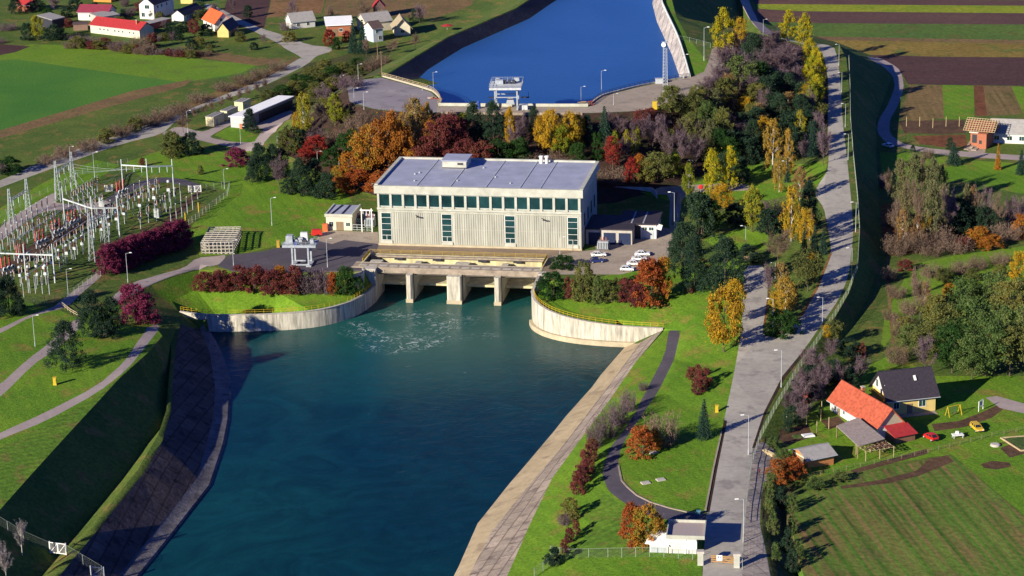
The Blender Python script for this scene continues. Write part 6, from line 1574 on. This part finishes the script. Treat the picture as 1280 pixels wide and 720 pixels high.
# ---- cars
def make_car(name, paint, kind='sedan'):
    o = empty(name, (0,0,0)); L, W = (4.2,1.66)
    if kind == 'wagon': low=[(-2.05,.35),(2.05,.35),(2.08,.60),(1.95,.86),(.85,.95),(-2.0,.98),(-2.1,.7)]; cab=[(.95,.93),(.35,1.42),(-1.75,1.42),(-2.0,.96)]
    elif kind == 'hatch': low=[(-1.85,.35),(1.85,.35),(1.9,.6),(1.75,.84),(.8,.94),(-1.8,.95),(-1.9,.7)]; cab=[(.9,.92),(.25,1.40),(-1.05,1.40),(-1.8,.94)]
    else: low=[(-2.1,.35),(2.1,.35),(2.14,.60),(2.0,.84),(.85,.92),(-1.25,.93),(-2.05,.90),(-2.15,.65)]; cab=[(.9,.90),(.25,1.38),(-.85,1.38),(-1.45,.91)]
    mb = MB(); n=len(low)
    for (pr, y0, y1) in ((low,-W/2,W/2),): mb.prism_y(pr, y0, y1)
    body = mb.build('body', paint, o)
    # cabin: tapered
    cb = MB(); ins=.16; vs=[]
    for s in (-1,1):
        for (x,z) in cab: vs.append((x, s*(W/2-.04-(ins if z>1.2 else 0)), z))
    k=len(cab); cb.add(vs,[tuple(range(k)),tuple(range(2*k-1,k-1,-1))]+[(i,k+i,k+(i+1)%k,(i+1)%k) for i in range(k)])
    cb.build('cabin', mat('car_glass',(.02,.025,.03),.1,.2,spec=.5), o)
    top=[c for c in cab if c[1]>1.2]; rfm=MB(); rfm.box(top[1][0]-.06,top[0][0]+.06,-(W/2-.18),W/2-.18,1.38 if kind=='sedan' else 1.40,1.45); rfm.build('roof', paint, o)
    pl=MB()
    for s in (-1,1):
        for xx in ([-.25] if kind!='wagon' else [-.2,-1.2]): pl.bar((xx,s*(W/2-.06),.93),(xx-.05,s*(W/2-.21),1.4),.10)
        pl.bar((cab[0][0],s*(W/2-.05),.92),(top[0][0],s*(W/2-.20),1.4),.08); pl.bar((cab[-1][0],s*(W/2-.05),.92),(top[1][0],s*(W/2-.20),1.4),.10)
    pl.build('pillar', paint, o)
    for x in (-1.28,1.3):
        for s in (-1,1):
            w=MB().cyl((x,s*(W/2-.16),.31),(x,s*(W/2+.02),.31),.31,n=14).build('wheel', BLACK, o); MB().cyl((x,s*(W/2+.02),.31),(x,s*(W/2+.035),.31),.18,n=10).build('rim', LGREYM, w)
    xf=low[2][0]; xb=low[-1][0]
    for s in (-1,1):
        MB().box(xf-.12,xf+.02,s*.58-.17,s*.58+.17,.58,.74).build('headlight', WHITE, o); MB().box(xb-.02,xb+.1,s*.6-.15,s*.6+.15,.62,.78).build('tail_light', REDP, o)
    MB().box(xf-.1,xf+.1,-W/2+.05,W/2-.05,.36,.5).build('bumper', DARKM, o); MB().box(xb-.1,xb+.1,-W/2+.05,W/2-.05,.36,.5).build('bumper', DARKM, o)
    return o
WPAINT = mat('white_car_paint',(.80,.80,.78),.25,.02,spec=.5); RPAINT = mat('red_car_paint',(.62,.02,.015),.25,.05,spec=.5); YPAINT = mat('yellow_car_paint',(.66,.42,.03),.3,.05,spec=.5); BPAINT = mat('blue_car_paint',(.015,.03,.14),.25,.05,spec=.5)
protos = {}
def car(px, py, yaw, paint, kind, phrase, where, key):
    if key not in protos: o = make_car('parked_car', paint, kind); protos[key] = o
    else: o = copy_tree(protos[key])
    b = G(px, py); o.location = (b.x, b.y, b.z + .03); o.rotation_euler = (0,0,yaw); lab(o,'car',phrase,where, 'parked cars')
def dirpx(a, b): d = G(*b) - G(*a); return math.atan2(d.y, d.x)
car(748,320.5,R(4),WPAINT,'sedan','white saloon car parked by itself','beside the blue car in the yard','w')
car(746,328,R(6),BPAINT,'hatch','small dark blue car','in the parking yard behind the shrubs','b')
car(803,319.5,R(-8),WPAINT,'sedan','farthest white car in the parked row','at the right of the parking yard','w')
car(799,325.5,R(-6),WPAINT,'sedan','white car second from the back','at the right of the parking yard','w')
car(793,331.5,R(-6),WPAINT,'sedan','white car third from the back','at the right of the parking yard','w')
car(784,338.5,R(-10),WPAINT,'hatch','nearest white car half behind the brown shrubs','in the parking yard','wh')
car(1110,184,dirpx((1120,187),(1100,181.5)),WPAINT,'sedan','lone white car','on the lane beyond the dike','w')
car(1163,549,dirpx((1172,553),(1154,544)),RPAINT,'hatch','red hatchback car','on the farm grass behind the orange roofed house','r')
car(1221,537.5,dirpx((1214,531),(1229,544)),YPAINT,'wagon','yellow estate car','on the grass beside the farm track','y')

# ---- fences
def pxs(l): return [G(*p) for p in l]
FM = mat('fence_wire', (.22,.25,.20), .6, .1); FP = mat('fence_post_paint', (.33,.36,.30), .6, .1)
fence('fence', pxs([(1061,75),(1062.5,110),(1063,150),(1067,200),(1072,250),(1074.5,290),(1072,335)]), 1.8, 3.6, FP, 'grey wire mesh fence', 'on the dike top beside the upper ramp road', mesh=FM, rails=(1.8,), wire=.35)
fence('fence', pxs([(1071.5,337),(1060.5,367),(1044.5,395),(1021,430),(994,470),(967,517),(951,548)]), 1.9, 3.2, FP, 'green grey wire mesh fence', 'between the lower main road and the farm', mesh=mat('greenish_fence_wire',(.30,.36,.22),.6,.1), rails=(1.9,), wire=.28)
fence('fence', pxs([(950,549),(940,580),(934.5,620),(931,655)]), 1.6, 3.0, FP, 'pale rail fence', 'between the entrance road and the paved strip', rails=(.5,1.0,1.5), postr=.06, railr=.03)
fence('fence', pxs([(930.5,660),(929,690),(928,712)]), 2.2, 2.6, FP, 'grey wire mesh fence', 'right of the entrance gate', mesh=FM, rails=(2.2,), wire=.35)
fence('fence', pxs([(688,694),(712,698),(760,697),(812,696),(866,700)]), 2.0, 3.2, FP, 'long wire mesh fence', 'on the grass left of the gatehouse', mesh=FM, rails=(2.0,), wire=.28)
fence('fence', pxs([(712,698),(690,706),(668,722)]), 2.0, 3.2, FP, 'short wire mesh fence', 'running down the grass towards the slipway', mesh=FM, rails=(2.0,), wire=.28)
fence('fence', pxs([(258,238),(287,234),(284,246),(262,262),(236,282)]), 2.0, 3.0, FP, 'wire mesh fence', 'round the right corner of the substation', mesh=FM, rails=(2.0,), wire=.30)
fence('fence', pxs([(126,345),(104,360),(82,376),(30,384)]), 2.0, 3.0, FP, 'wire mesh fence', 'along the front of the substation', mesh=FM, rails=(2.0,), wire=.30)
fence('fence', pxs([(0,272),(40,250),(70,236),(110,214),(160,204)]), 1.6, 4.0, FP, 'low wire fence', 'along the back of the substation', mesh=FM, rails=(1.6,), wire=.45)
fence('fence', pxs([(848,50.5),(862,53),(888,60)]), 1.8, 4.0, FP, 'wire mesh fence', 'across the grass of the right bank', mesh=FM, rails=(1.8,), wire=.5)
fence('fence', pxs([(-10,652),(30,676),(62,690)]), 2.2, 4.5, FP, 'long wire mesh fence', 'across the shaded bank at bottom left', mesh=FM, rails=(2.2,), wire=.30)
fence('fence', pxs([(84,694),(104,706),(128,720)]), 2.2, 4.5, FP, 'wire mesh fence', 'on the dark slabs at bottom left', mesh=FM, rails=(2.2,), wire=.30)
def frame_gate(name, pa, pb, h, mt, phrase, where, leaves=2):
    A, B = G(*pa), G(*pb); o = empty(name, A, math.atan2((B-A).y,(B-A).x)); L=(B-A).length; dz = B.z - A.z
    for k in range(leaves):
        a, b = L*k/leaves+.08, L*(k+1)/leaves-.08; za, zb = dz*a/L, dz*b/L; m_=MB()
        m_.bar((a,0,za+.15),(b,0,zb+.15),.14); m_.bar((a,0,za+h),(b,0,zb+h),.14); m_.bar((a,0,za+.1),(a,0,za+h),.14); m_.bar((b,0,zb+.1),(b,0,zb+h),.14); m_.bar((a,0,za+.15),(b,0,zb+h),.10)
        for x in np.linspace(a,b,9)[1:-1]: m_.bar((x,0,dz*x/L+.15),(x,0,dz*x/L+h),.035)
        m_.build('gate_leaf', mt, o)
    for x in (0,L): MB().cyl((x,0,dz*x/L-.2),(x,0,dz*x/L+h+.25),.12,n=8).build('gate_post', mt, o)
    lab(o,'gate',phrase,where)
frame_gate('metal_gate',(63,691),(83,693.5),2.3,WHITE,'white metal double gate','in the fence at bottom left')
frame_gate('metal_gate',(236,240.5),(251.5,240),2.0,WHITE,'white metal double gate','at the back right of the substation')
frame_gate('metal_gate',(131.5,240),(141,239),2.0,WHITE,'small white metal gate','at the back of the substation')
frame_gate('metal_gate',(114,720),(129,722),2.0,LGREYM,'small grey metal gate','by the water at bottom left',1)
fence('railing', pxs([(78,383),(88,391),(97,396)]), 1.1, 2.0, mat('tan_handrail',(.45,.36,.22),.7,.1), 'short tan handrail', 'beside the path below the substation', 'railing', rails=(.55,1.1), postr=.06, railr=.06)
fence('railing', pxs([(425,233),(450,233.5),(470,234)]), 1.1, 2.6, LGREYM, 'grey handrail', 'along the service road behind the control house', 'railing', rails=(.55,1.1), postr=.05, railr=.05)
# garden fence along the farm
fence('fence', pxs([(1010,597),(1058,587),(1110,577),(1160,566),(1200,556),(1240,546),(1285,538)]), 1.1, 3.4, WOOD, 'low garden fence of wire and wooden posts', 'between the farm and the drilled field', mesh=FM, rails=(1.0,), wire=.5)
for i, row in enumerate([(983,535,512),(1008,531,516),(1026,526,508),(1021,541,526),(1036,536,517),(1027,516,505)]):
    b = G(*row[:2]); o = MB().cyl((0,0,-.1),(0,0,2.8),.09,.08,6).build('vine_post', LWOOD, None); o.location = b; lab(o,'post','bare pale wooden post','in the farm garden')
for i in range(5):
    b = G(1133+i*16.5, 158 if i != 2 else 160); o = MB().cyl((0,0,-.1),(0,0,3.4),.12,.1,6).build('vine_post', LWOOD, None); o.location = b; lab(o,'post','pale wooden post','in the vegetable garden beyond the lane')

# ---- farm yard things
o = empty('swing_frame', G(1192,519), dirpx((1183,520),(1202,516))); mb = MB()
for x in (-1.7,1.7):
    for y in (-.8,.8): mb.bar((x,y,0),(x,0,2.3),.12)
mb.bar((-1.7,0,2.3),(1.7,0,2.3),.12); mb.build('frame', YELLOW, o)
for x in (-.5,.4): MB().bar((x,0,2.3),(x,0,.6),.04).build('chain', BLUEP, o)
MB().box(-.6,.5,-.18,.18,.5,.56).build('seat', WOOD, o); lab(o,'swing','small yellow garden swing','beside the dark roofed house')
o = empty('hoop_frame', G(1226,513), dirpx((1218,516),(1232,508))); mb = MB()
mb.bar((-1,0,0),(-1,0,2.4),.12); mb.bar((1,0,0),(1,0,2.4),.12); mb.bar((-1,0,2.4),(1,0,2.4),.12); mb.bar((-1,0,1.0),(1,0,1.0),.12); mb.build('frame', WHITE, o)
MB().box(-.55,.55,-.05,.03,1.3,2.1).build('panel', LGREYM, o); lab(o,'frame','white metal frame with a panel','at the end of the farm track')
o = empty('well_table', G(1197,547), R(10)); MB().box(-1.2,1.2,-.7,.7,.65,.85).build('top', WHITE, o)
for x in (-1,1):
    for y in (-.5,.5): MB().bar((x,y,0),(x,y,.65),.16).build('leg', LGREYM, o)
MB().box(-.3,.3,.1,.6,.85,1.4).build('tub', WHITE, o); lab(o,'table','white garden table with a tub on it','between the red and the yellow car')
o = MB().cyl((0,0,-.1),(0,0,.35),1.1,1.05,18).cyl((0,0,.35),(0,0,.45),.9,.85,18).build('well_cover', GREYC, None); o.location = G(1244,557); lab(o,'well cover','round grey well cover','on the farm lawn')
o = empty('cold_frame', G(1251,548), dirpx((1251,548),(1276,564))); L = (G(1276,564)-G(1251,548)).length
mb = MB(); mb.bar((0,0,.15),(L,0,.15),.3); mb.bar((0,0,.15),(1.5,7,.15),.3); mb.bar((L,0,.15),(L+1.5,7,.15),.3); mb.bar((1.5,7,.15),(L+1.5,7,.15),.3); mb.build('border', LWOOD, o)
MB().box(.6,L-.2,.5,5.5,-.05,.12).build('vegetables', LEAF['green'], o); lab(o,'cold frame','timber edged vegetable bed','at the right edge of the farm lawn')
o = empty('plastic_sheet', G(1010,545), R(15)); mb=MB(); mb.frustum(-1.4,1.4,-.9,.9,.0,.35,.15,.15); mb.build('sheet', WHITE, o); MB().box(-3.4,-1.6,-.9,.9,0,.3).build('lettuce_bed', LEAF['green'], o); lab(o,'cover','white plastic sheet over a garden bed','behind the orange brick shed')
for (px,py) in ((1027,488),(1006,505)):
    o = empty('bird_house', G(px,py)); MB().bar((0,0,0),(0,0,1.8),.12).build('post', WOOD, o); MB().box(-.6,.6,-.5,.5,1.8,2.6).build('box', TILE_O, o); MB().prism_x([(-.7,2.6),(.7,2.6),(0,3.1)],-.75,.75).build('roof', TILE_O, o); lab(o,'hutch','little orange hutch on a post','in the dark farm orchard')
o = empty('log_pile', G(962,568), R(-60))
for k in range(6): MB().cyl((-1.8,-.5+.35*(k%3),.2+.3*(k//3)),(1.8,-.5+.35*(k%3),.2+.3*(k//3)),.17,n=8).build('log', LWOOD, o)
lab(o,'log pile','short pile of pale logs','at the edge of the paved strip')
o = empty('scrap_post', G(938,595)) if False else None
for (px,py,mt,nm,ph_) in ((745+62,604,GREYC,'manhole_cover','grey manhole slab'),(826,600,GREYC,'manhole_cover','grey manhole slab'),(816,566,GREYC,'manhole_cover','grey manhole slab')):
    o = MB().box(-.9,.9,-.7,.7,-.2,.22).build(nm, mt, None); o.location = G(px,py); o.rotation_euler=(0,0,R(20)); lab(o,'manhole',ph_,'on the right lawn by the service path')
o = MB().frustum(-1.6,1.6,-1,1,-.2,.8,.5,.4).build('stone_block', mat('tan_stone',(.46,.32,.2),.9,.2), None); o.location = G(936,324); lab(o,'block','tan stone block','at the head of the short road arm')
o = empty('pipe_rack', G(252,300)) if False else None
o = empty('red_boat', G(562-2,36)) if False else None
# picnic blanket-like red umbrella near the reservoir bank
o = empty('garden_parasol', U(559,37,2.5)); MB().cyl((0,0,0),(0,0,2.2),.06).build('pole', WHITE, o); MB().cyl((0,0,1.7),(0,0,2.4),2.6,.1,10).build('canopy', TILE_R, o); lab(o,'parasol','red garden parasol','behind the left reservoir bank') 

# ---- person on the paved strip
def person(px, py, yaw):
    b = G(px, py); J = [(0,0,.95),(0,0,1.2),(0,0,1.42),(0,.02,1.53),(0,.03,1.66), (.1,0,.9),(.11,.05,.5),(.11,.0,.07),(.11,.13,.04), (-.1,0,.9),(-.11,-.02,.5),(-.12,-.08,.07),(-.12,.05,.04), (.19,0,1.40),(.25,.0,1.13),(.24,.1,.90),(-.19,0,1.40),(-.25,-.03,1.13),(-.24,.05,.90)]
    E_ = [(0,1),(1,2),(2,3),(3,4),(0,5),(5,6),(6,7),(7,8),(0,9),(9,10),(10,11),(11,12),(2,13),(13,14),(14,15),(2,16),(16,17),(17,18)]
    Rr = [.15,.15,.16,.06,.10,.10,.07,.05,.045,.10,.07,.05,.045,.07,.05,.04,.07,.05,.04]
    me = bpy.data.meshes.new('person'); me.from_pydata(J, E_, []); o = bpy.data.objects.new('person', me); COL.objects.link(o)
    sk = o.modifiers.new('skin','SKIN'); o.modifiers.new('sub','SUBSURF').levels = 1; o.modifiers['sub'].render_levels = 2
    if not me.skin_vertices: me.attributes.new('skin','FLOAT','POINT') if False else None
    try:
        lay = me.skin_vertices[0].data
    except Exception:
        bm_ = __import__('bmesh').new(); bm_.from_mesh(me); bm_.verts.layers.skin.verify(); bm_.to_mesh(me); bm_.free(); lay = me.skin_vertices[0].data
    for i, r_ in enumerate(Rr): lay[i].radius = (r_, r_); lay[i].use_root = (i == 0)
    me.materials.append(mat('dark_red_clothes', (.085,.025,.025), .9, .15))
    o.location = b; o.rotation_euler = (0,0,yaw)
    hair = MB().blob((0,.0,1.72),.105,.11,.08,10,6).build('hair', mat('brown_hair',(.05,.03,.02),.8,.2), o)
    lab(o,'person','person in dark red clothes standing','on the paved strip beside the road'); return o
person(949, 594, R(160))

# ================================================================== SUBSTATION
SILV = mat('galvanised_steel', (.40,.44,.44), .55, .1); SILW = mat('white_galvanised', (.52,.56,.53), .5, .08); PORC = mat('brown_porcelain', (.13,.05,.035), .35, .15); PORR = mat('red_porcelain_bright', (.42,.055,.045), .4, .15); INSD = mat('dark_insulator', (.06,.055,.065), .4, .2)
def lattice_leg(mb, x, y, h, s0=.85, s1=.22, n=9, z0=0):
    for sx in (-1,1):
        for sy in (-1,1): mb.bar((x+sx*s0,y+sy*s0,z0),(x+sx*s1,y+sy*s1,h),.13)
    for k in range(n):
        a = z0+(h-z0)*k/n; b = z0+(h-z0)*(k+1)/n; q0 = s0+(s1-s0)*k/n; q1 = s0+(s1-s0)*(k+1)/n
        for u, v in (((-1,-1),(1,-1)),((1,-1),(1,1)),((1,1),(-1,1)),((-1,1),(-1,-1))):
            mb.bar((x+u[0]*q0,y+u[1]*q0,a),(x+v[0]*q1,y+v[1]*q1,b),.06)
BEAMS = []
def hgt(b, py, top):
    h = 1.0
    for _ in range(12): h *= (py - top) / max(1, py - PJ(b + Vector((0,0,h)))[1])
    return h
def lattice_gantry(bases, tops, beam, where, phrase='lattice gantry with two pointed towers'):
    A = G(*bases[0]); o = empty('lattice_gantry', A)
    qs = [G(*b) - A for b in bases]; hs = [hgt(G(*b), b[1], t) for b, t in zip(bases, tops)]
    for q, h in zip(qs, hs):
        mb = MB(); lattice_leg(mb, q.x, q.y, h); tw_ = mb.build('tower', SILV, o)
    a = qs[0] + Vector((0,0,hs[0]*beam)); b = qs[-1] + Vector((0,0,hs[-1]*beam)); mb = MB()
    d = (b-a); n = 12
    for off in (Vector((0,0,.35)),Vector((0,0,-.35))): mb.bar(a+off,b+off,.16)
    for k in range(n): mb.bar(a+d*k/n+Vector((0,0,.35 if k%2 else -.35)),a+d*(k+1)/n+Vector((0,0,-.35 if k%2 else .35)),.08)
    mb.build('beam', SILV, o)
    for t in (.2,.5,.8): 
        p = a + d*t; MB().cyl(p+Vector((0,0,-.4)),p+Vector((0,0,-2.2)),.14,n=6).build('insulator', SILW, o)
    BEAMS.append((a+A, b+A)); lab(o,'gantry',phrase,where); return o
lattice_gantry([(73,252),(92,233)],[201,190],.72,'at the back left of the substation')
lattice_gantry([(14.5,279),(36,266)],[236,223.5],.66,'on the left side of the substation')
lattice_gantry([(115.6,327),(134.5,311)],[266,260],.84,'at the front middle of the substation')
def portal(posts, beamf, where, extra=None):
    A = G(posts[0][0],posts[0][1]); o = empty('portal_gantry', A); tops=[]
    for (px,py,tp) in posts:
        g = G(px,py); q = g - A; h = hgt(g,py,tp)
        MB().cyl((q.x,q.y,0),(q.x,q.y,h),.22,.15,10).build('post', SILW, o); tops.append(q+Vector((0,0,h*beamf)))
    if extra: tops = [tops[0]+Vector(extra)] + tops
    mb = MB()
    for a,b in zip(tops,tops[1:]): mb.bar(a,b,.34,.34)
    mb.build('beam', SILW, o)
    for a,b in zip(tops,tops[1:]):
        for t in (.2,.5,.8): p=a.lerp(b,t); MB().cyl(p+Vector((0,-.3,-.2)),p+Vector((0,-.3,-1.9)),.13,n=6).build('insulator', SILW, o)
    BEAMS.append((tops[0]+A, tops[-1]+A)); lab(o,'gantry','white tubular portal gantry',where)
portal([(154.5,241,199),(186.6,252,199),(218,246,199.5)],.83,'at the back right of the substation')
portal([(82.5,292,233),(118,301,246),(150,299,246)],.74,'in the middle of the substation')
portal([(33,350,305),(69,354,305)],.72,'at the front left of the substation',extra=(-14,3,0))
# apparatus
def make_breaker():
    o = empty('circuit_breaker',(0,0,0))
    for x in (-1.5,0,1.5):
        MB().bar((x,0,0),(x,0,1.6),.35).build('leg', GREYM, o)
        c = MB()
        for k in range(6): c.cyl((x,.2,2.3+.42*k),(x,.2,2.5+.42*k),.34,.26,8)
        c.cyl((x,.2,1.6),(x,.2,5.0),.2,n=8); c.build('insulator', PORR, o)
        MB().cyl((x,.2,5.0),(x,.2,6.0),.22,.16,8).build('head', INSD, o)
        r_ = MB().cyl((x,-1.0,1.9),(x,-.7,1.9),.62,n=14).build('bushing_ring', SILW, o); MB().cyl((x,-1.05,1.9),(x,-1.0,1.9),.32,n=10).build('bushing_core', INSD, r_)
    MB().box(-2.1,2.1,-.7,.7,1.4,2.0).build('tank', INSD, o); MB().box(2.2,3.1,-.5,.5,.0,1.7).build('cabinet', mat('brown_cabinet',(.30,.2,.12),.7,.1), o)
    return o
def make_post(kind):
    nm = {'insul':'post_insulator','trafo':'current_transformer','disc':'disconnector'}[kind]; o = empty(nm,(0,0,0))
    MB().cyl((0,0,0),(0,0,2.6),.10,n=6).build('pole', SILV, o)
    if kind == 'insul':
        c = MB(); c.cyl((0,0,2.6),(0,0,4.3),.12,n=6)
        for k in range(5): c.cyl((0,0,2.75+.3*k),(0,0,2.9+.3*k),.26,.18,7)
        c.build('insulator', INSD, o); MB().cyl((0,0,4.3),(0,0,4.6),.12,n=6).build('clamp', SILW, o)
    elif kind == 'trafo':
        MB().frustum(-.42,.42,-.4,.4,2.6,3.3,.05,.05).build('tank', SILW, o); c=MB().cyl((0,0,3.3),(0,0,4.6),.2,.14,8); c.build('insulator', PORC, o); MB().blob((0,0,4.9),.4,.4,.38,8,6).build('head', SILW, o)
    else:
        MB().bar((-1.1,0,2.7),(1.1,0,2.7),.2).build('frame', SILV, o)
        for x in (-.9,.9):
            c=MB(); c.cyl((x,0,2.8),(x,0,4.2),.16,.12,7)
            for k in range(4): c.cyl((x,0,2.9+.32*k),(x,0,3.05+.32*k),.25,.18,7)
            c.build('insulator', INSD if x<0 else PORC, o)
        MB().bar((-.9,0,4.3),(.9,0,4.5),.1).build('blade', SILW, o)
    return o
_pr = {'breaker': make_breaker()}; _used = set()
for k in ('insul','trafo','disc'): _pr[k] = make_post(k)
rowdir = G(150,240) - G(12,345); ROWA = math.atan2(rowdir.y, rowdir.x)
def app(kind, px, py, phrase, where, rz=0, cat=None, sc=1):
    if kind in _used: o = copy_tree(_pr[kind])
    else: o = _pr[kind]; _used.add(kind)
    o.location = G(px,py); o.rotation_euler=(0,0,rz); o.scale=(sc,sc,sc)
    lab(o, cat or {'breaker':'circuit breaker','insul':'insulator','trafo':'transformer','disc':'disconnector'}[kind], phrase, where)
for (px,py) in ((9,343),(28,327),(51,309),(72,296),(92,284),(152,246)):
    app('breaker',px,py,'red and dark circuit breaker with three white rings','in the substation',ROWA-R(22),sc=1.05)
def row(kind, a, b, n, phrase, where, rz=None, sc=1):
    for k in range(n):
        t = k/(n-1); app(kind, a[0]+(b[0]-a[0])*t, a[1]+(b[1]-a[1])*t, phrase, where, ROWA if rz is None else rz, sc=sc)
row('insul',(8,296),(60,266),9,'dark insulator on a thin pole','in the far left substation row',sc=1.1)
row('disc',(18,312),(66,284),7,'disconnector on a thin pole','in the second row from the left road',sc=1.1)
row('disc',(92,258),(122,240),6,'disconnector on a thin pole','in the back row behind the lattice towers',sc=1.15)
row('insul',(100,270),(120,256),4,'dark insulator on a thin pole','behind the white middle gantry',sc=1.1)
row('disc',(46,338),(112,296),9,'disconnector on a thin pole','in front of the circuit breakers',sc=1.1)
row('trafo',(56,348),(104,318),6,'white headed current transformer','in the front middle of the substation',sc=1.1)
row('insul',(36,366),(62,368),4,'dark insulator on a thin pole','in the row by the shaded path',sc=1.1)
row('trafo',(26,358),(58,356),4,'white headed current transformer','under the front left portal gantry',sc=1.1)
row('disc',(120,290),(160,262),6,'disconnector on a thin pole','right of the white middle gantry',sc=1.1)
row('trafo',(128,300),(156,280),4,'white headed current transformer','beside the magenta hedge',sc=1.1)
row('disc',(162,262),(196,242),5,'disconnector on a thin pole','under the back right portal gantry',sc=1.1)
row('insul',(196,276),(226,250),6,'dark insulator on a thin pole','along the brown path, left side',sc=1.15)
row('insul',(214,280),(248,258),6,'dark insulator on a thin pole','along the brown path, right side',sc=1.15)
row('insul',(4,312),(48,282),8,'dark insulator on a thin pole','in the third substation row',sc=1.15)
row('disc',(66,300),(128,262),8,'disconnector on a thin pole','beside the brown substation path',sc=1.1)
row('insul',(60,344),(112,308),8,'dark insulator on a thin pole','between breakers and magenta hedge',sc=1.1)
row('disc',(8,366),(56,338),6,'disconnector on a thin pole','at the front left of the breakers',sc=1.1)
row('insul',(132,276),(176,246),7,'dark insulator on a thin pole','in the middle right substation row',sc=1.15)
row('disc',(176,286),(206,264),4,'disconnector on a thin pole','just behind the magenta hedge',sc=1.2)
row('insul',(70,250),(96,236),5,'dark insulator on a thin pole','around the back lattice gantry',sc=1.1)
def busbar(a, b, h, where):
    A, B = G(*a), G(*b); o = empty('busbar', A); d = B - A; n = 6
    MB().cyl((0,0,h), d + Vector((0,0,h)), .09, n=6).build('tube', SILW, o)
    for k in range(n + 1):
        q = d * k / n; MB().cyl(q, q + Vector((0,0,h-1.3)), .10, n=6).build('post', SILV, o); MB().cyl(q + Vector((0,0,h-1.3)), q + Vector((0,0,h)), .2, .14, n=7).build('insulator', PORC, o)
    lab(o,'busbar','long horizontal tube on insulator posts',where)
for i,(a,b) in enumerate((((2,322),(70,276)),((12,330),(80,284)),((70,326),(140,278)),((80,334),(148,288)),((150,280),(200,246)),((30,372),(76,340)))): busbar(a,b,5.4,'in the substation')
row('trafo',(176,272),(212,252),3,'white headed current transformer','between the back right gantry and the hedge',sc=1.3)
for (px,py) in ((232,278),(248.5,265)):
    o = empty('marker_post', G(px,py)); MB().cyl((0,0,0),(0,0,3.0),.16,n=8).build('post', YELLOW, o); MB().cyl((0,0,3.0),(0,0,4.0),.18,.12,7).build('insulator', INSD, o); lab(o,'post','bright yellow post','by the right fence of the substation')
for (px,py,ph_) in ((127,258,'white switch cabinet'),(196,272,'white switch cabinet')):
    boxthing('switch_cabinet',px,py,1.5,1.1,2.6,SILW,'cabinet',ph_,'on the substation path')
for i,(a,b_,wh) in enumerate((((36,262),(87,231),'over the left road side'),((72,234),(150,212),'over the back of the substation'))): pass
# conductors: sagging wires between gantries
def wire(p, q, sag, phrase, where):
    mb = MB(); n=12; pts=[p.lerp(q,k/n)-Vector((0,0,sag*4*(k/n)*(1-k/n))) for k in range(n+1)]; o_=pts[0]
    for a,b in zip(pts,pts[1:]): mb.bar(a-o_,b-o_,.045)
    o = mb.build('overhead_wire', SILV, None); o.location = o_; lab(o,'wire',phrase,where,'overhead wires of the substation')
for (i, j, wh, sg) in ((3,4,'between the back right and middle portal gantries',1.0),(4,5,'between the middle and front left portal gantries',1.2),(0,4,'between the back lattice gantry and middle portal',1.2),(1,5,'between the left lattice gantry and front portal',1.2),(2,4,'between the front lattice gantry and middle portal',.5),(0,3,'along the back of the substation gantries',1.5)):
    for t in (.15,.38,.62,.85):
        wire(BEAMS[i][0].lerp(BEAMS[i][1],t), BEAMS[j][0].lerp(BEAMS[j][1],t), sg, 'thin sagging overhead wire', wh)
# kerbs beside the roads
def odens(p, st): return [(a[0]+(b[0]-a[0])*k/n_, a[1]+(b[1]-a[1])*k/n_) for a,b in zip(p,p[1:]) for n_ in [max(1,int(math.hypot(b[0]-a[0],b[1]-a[1])/st))] for k in range(n_)] + [p[-1]]
def kerb(pts, w=.35, h=.14):
    ps = [G(*p) for p in pts]; o = wall_strip('kerb', [p + Vector((0,0,h)) for p in ps], [p.z - .15 for p in ps], w, CONC, None, 1); struct(o)
kerb(odens([(882,640),(862,641.5),(836,635.5),(812,628),(795,619.5),(783,609),(776,601),(772,582)],9))
kerb([(903,540),(893,585),(888,612),(883,638)])
# ================================================================== labels
NUM = ['zero','one','two','three','four','five','six','seven','eight','nine','ten','eleven','twelve','thirteen','fourteen','fifteen','sixteen','seventeen','eighteen','nineteen','twenty','twenty-one','twenty-two','twenty-three','twenty-four','twenty-five']
ORD = ['','first','second','third','fourth','fifth','sixth','seventh','eighth','ninth','tenth','eleventh','twelfth','thirteenth','fourteenth','fifteenth','sixteenth','seventeenth','eighteenth','nineteenth','twentieth','twenty-first','twenty-second','twenty-third','twenty-fourth','twenty-fifth','twenty-sixth','twenty-seventh','twenty-eighth']
from collections import defaultdict
bpy.context.view_layer.update()
grp = defaultdict(list)
for o, phrase, where in REG: grp[(phrase, where)].append(o)
for (phrase, where), os_ in grp.items():
    n = len(os_)
    if n == 1:
        os_[0]['label'] = (phrase + ' ' + where)
    else:
        pr = [(PJ(o.matrix_world.translation), o) for o in os_]
        xs = [p[0][0] for p in pr]; ys = [p[0][1] for p in pr]
        if max(xs) - min(xs) >= .8 * (max(ys) - min(ys)):
            pr.sort(key=lambda p: p[0][0])
            for i, (_, o) in enumerate(pr):
                rk = ('leftmost' if i == 0 else 'rightmost' if i == n - 1 else ORD[i + 1] + ' from left')
                o['label'] = phrase + ' ' + where + ', ' + rk
        else:
            pr.sort(key=lambda p: -p[0][1])
            for i, (_, o) in enumerate(pr):
                rk = ('nearest' if i == 0 else 'farthest' if i == n - 1 else ORD[i + 1] + ' nearest')
                o['label'] = phrase + ' ' + where + ', ' + rk
        if 'group' not in os_[0]:
            for o in os_: o['group'] = (phrase + 's ' + where)
for o in list(bpy.data.objects):
    if '_w' in o: del o['_w']
_lens = [(len(o['label'].split()), o['label']) for o, _, _ in REG]
print('LABEL>16:', [l for n, l in _lens if n > 16][:20]); print('things', len(REG))
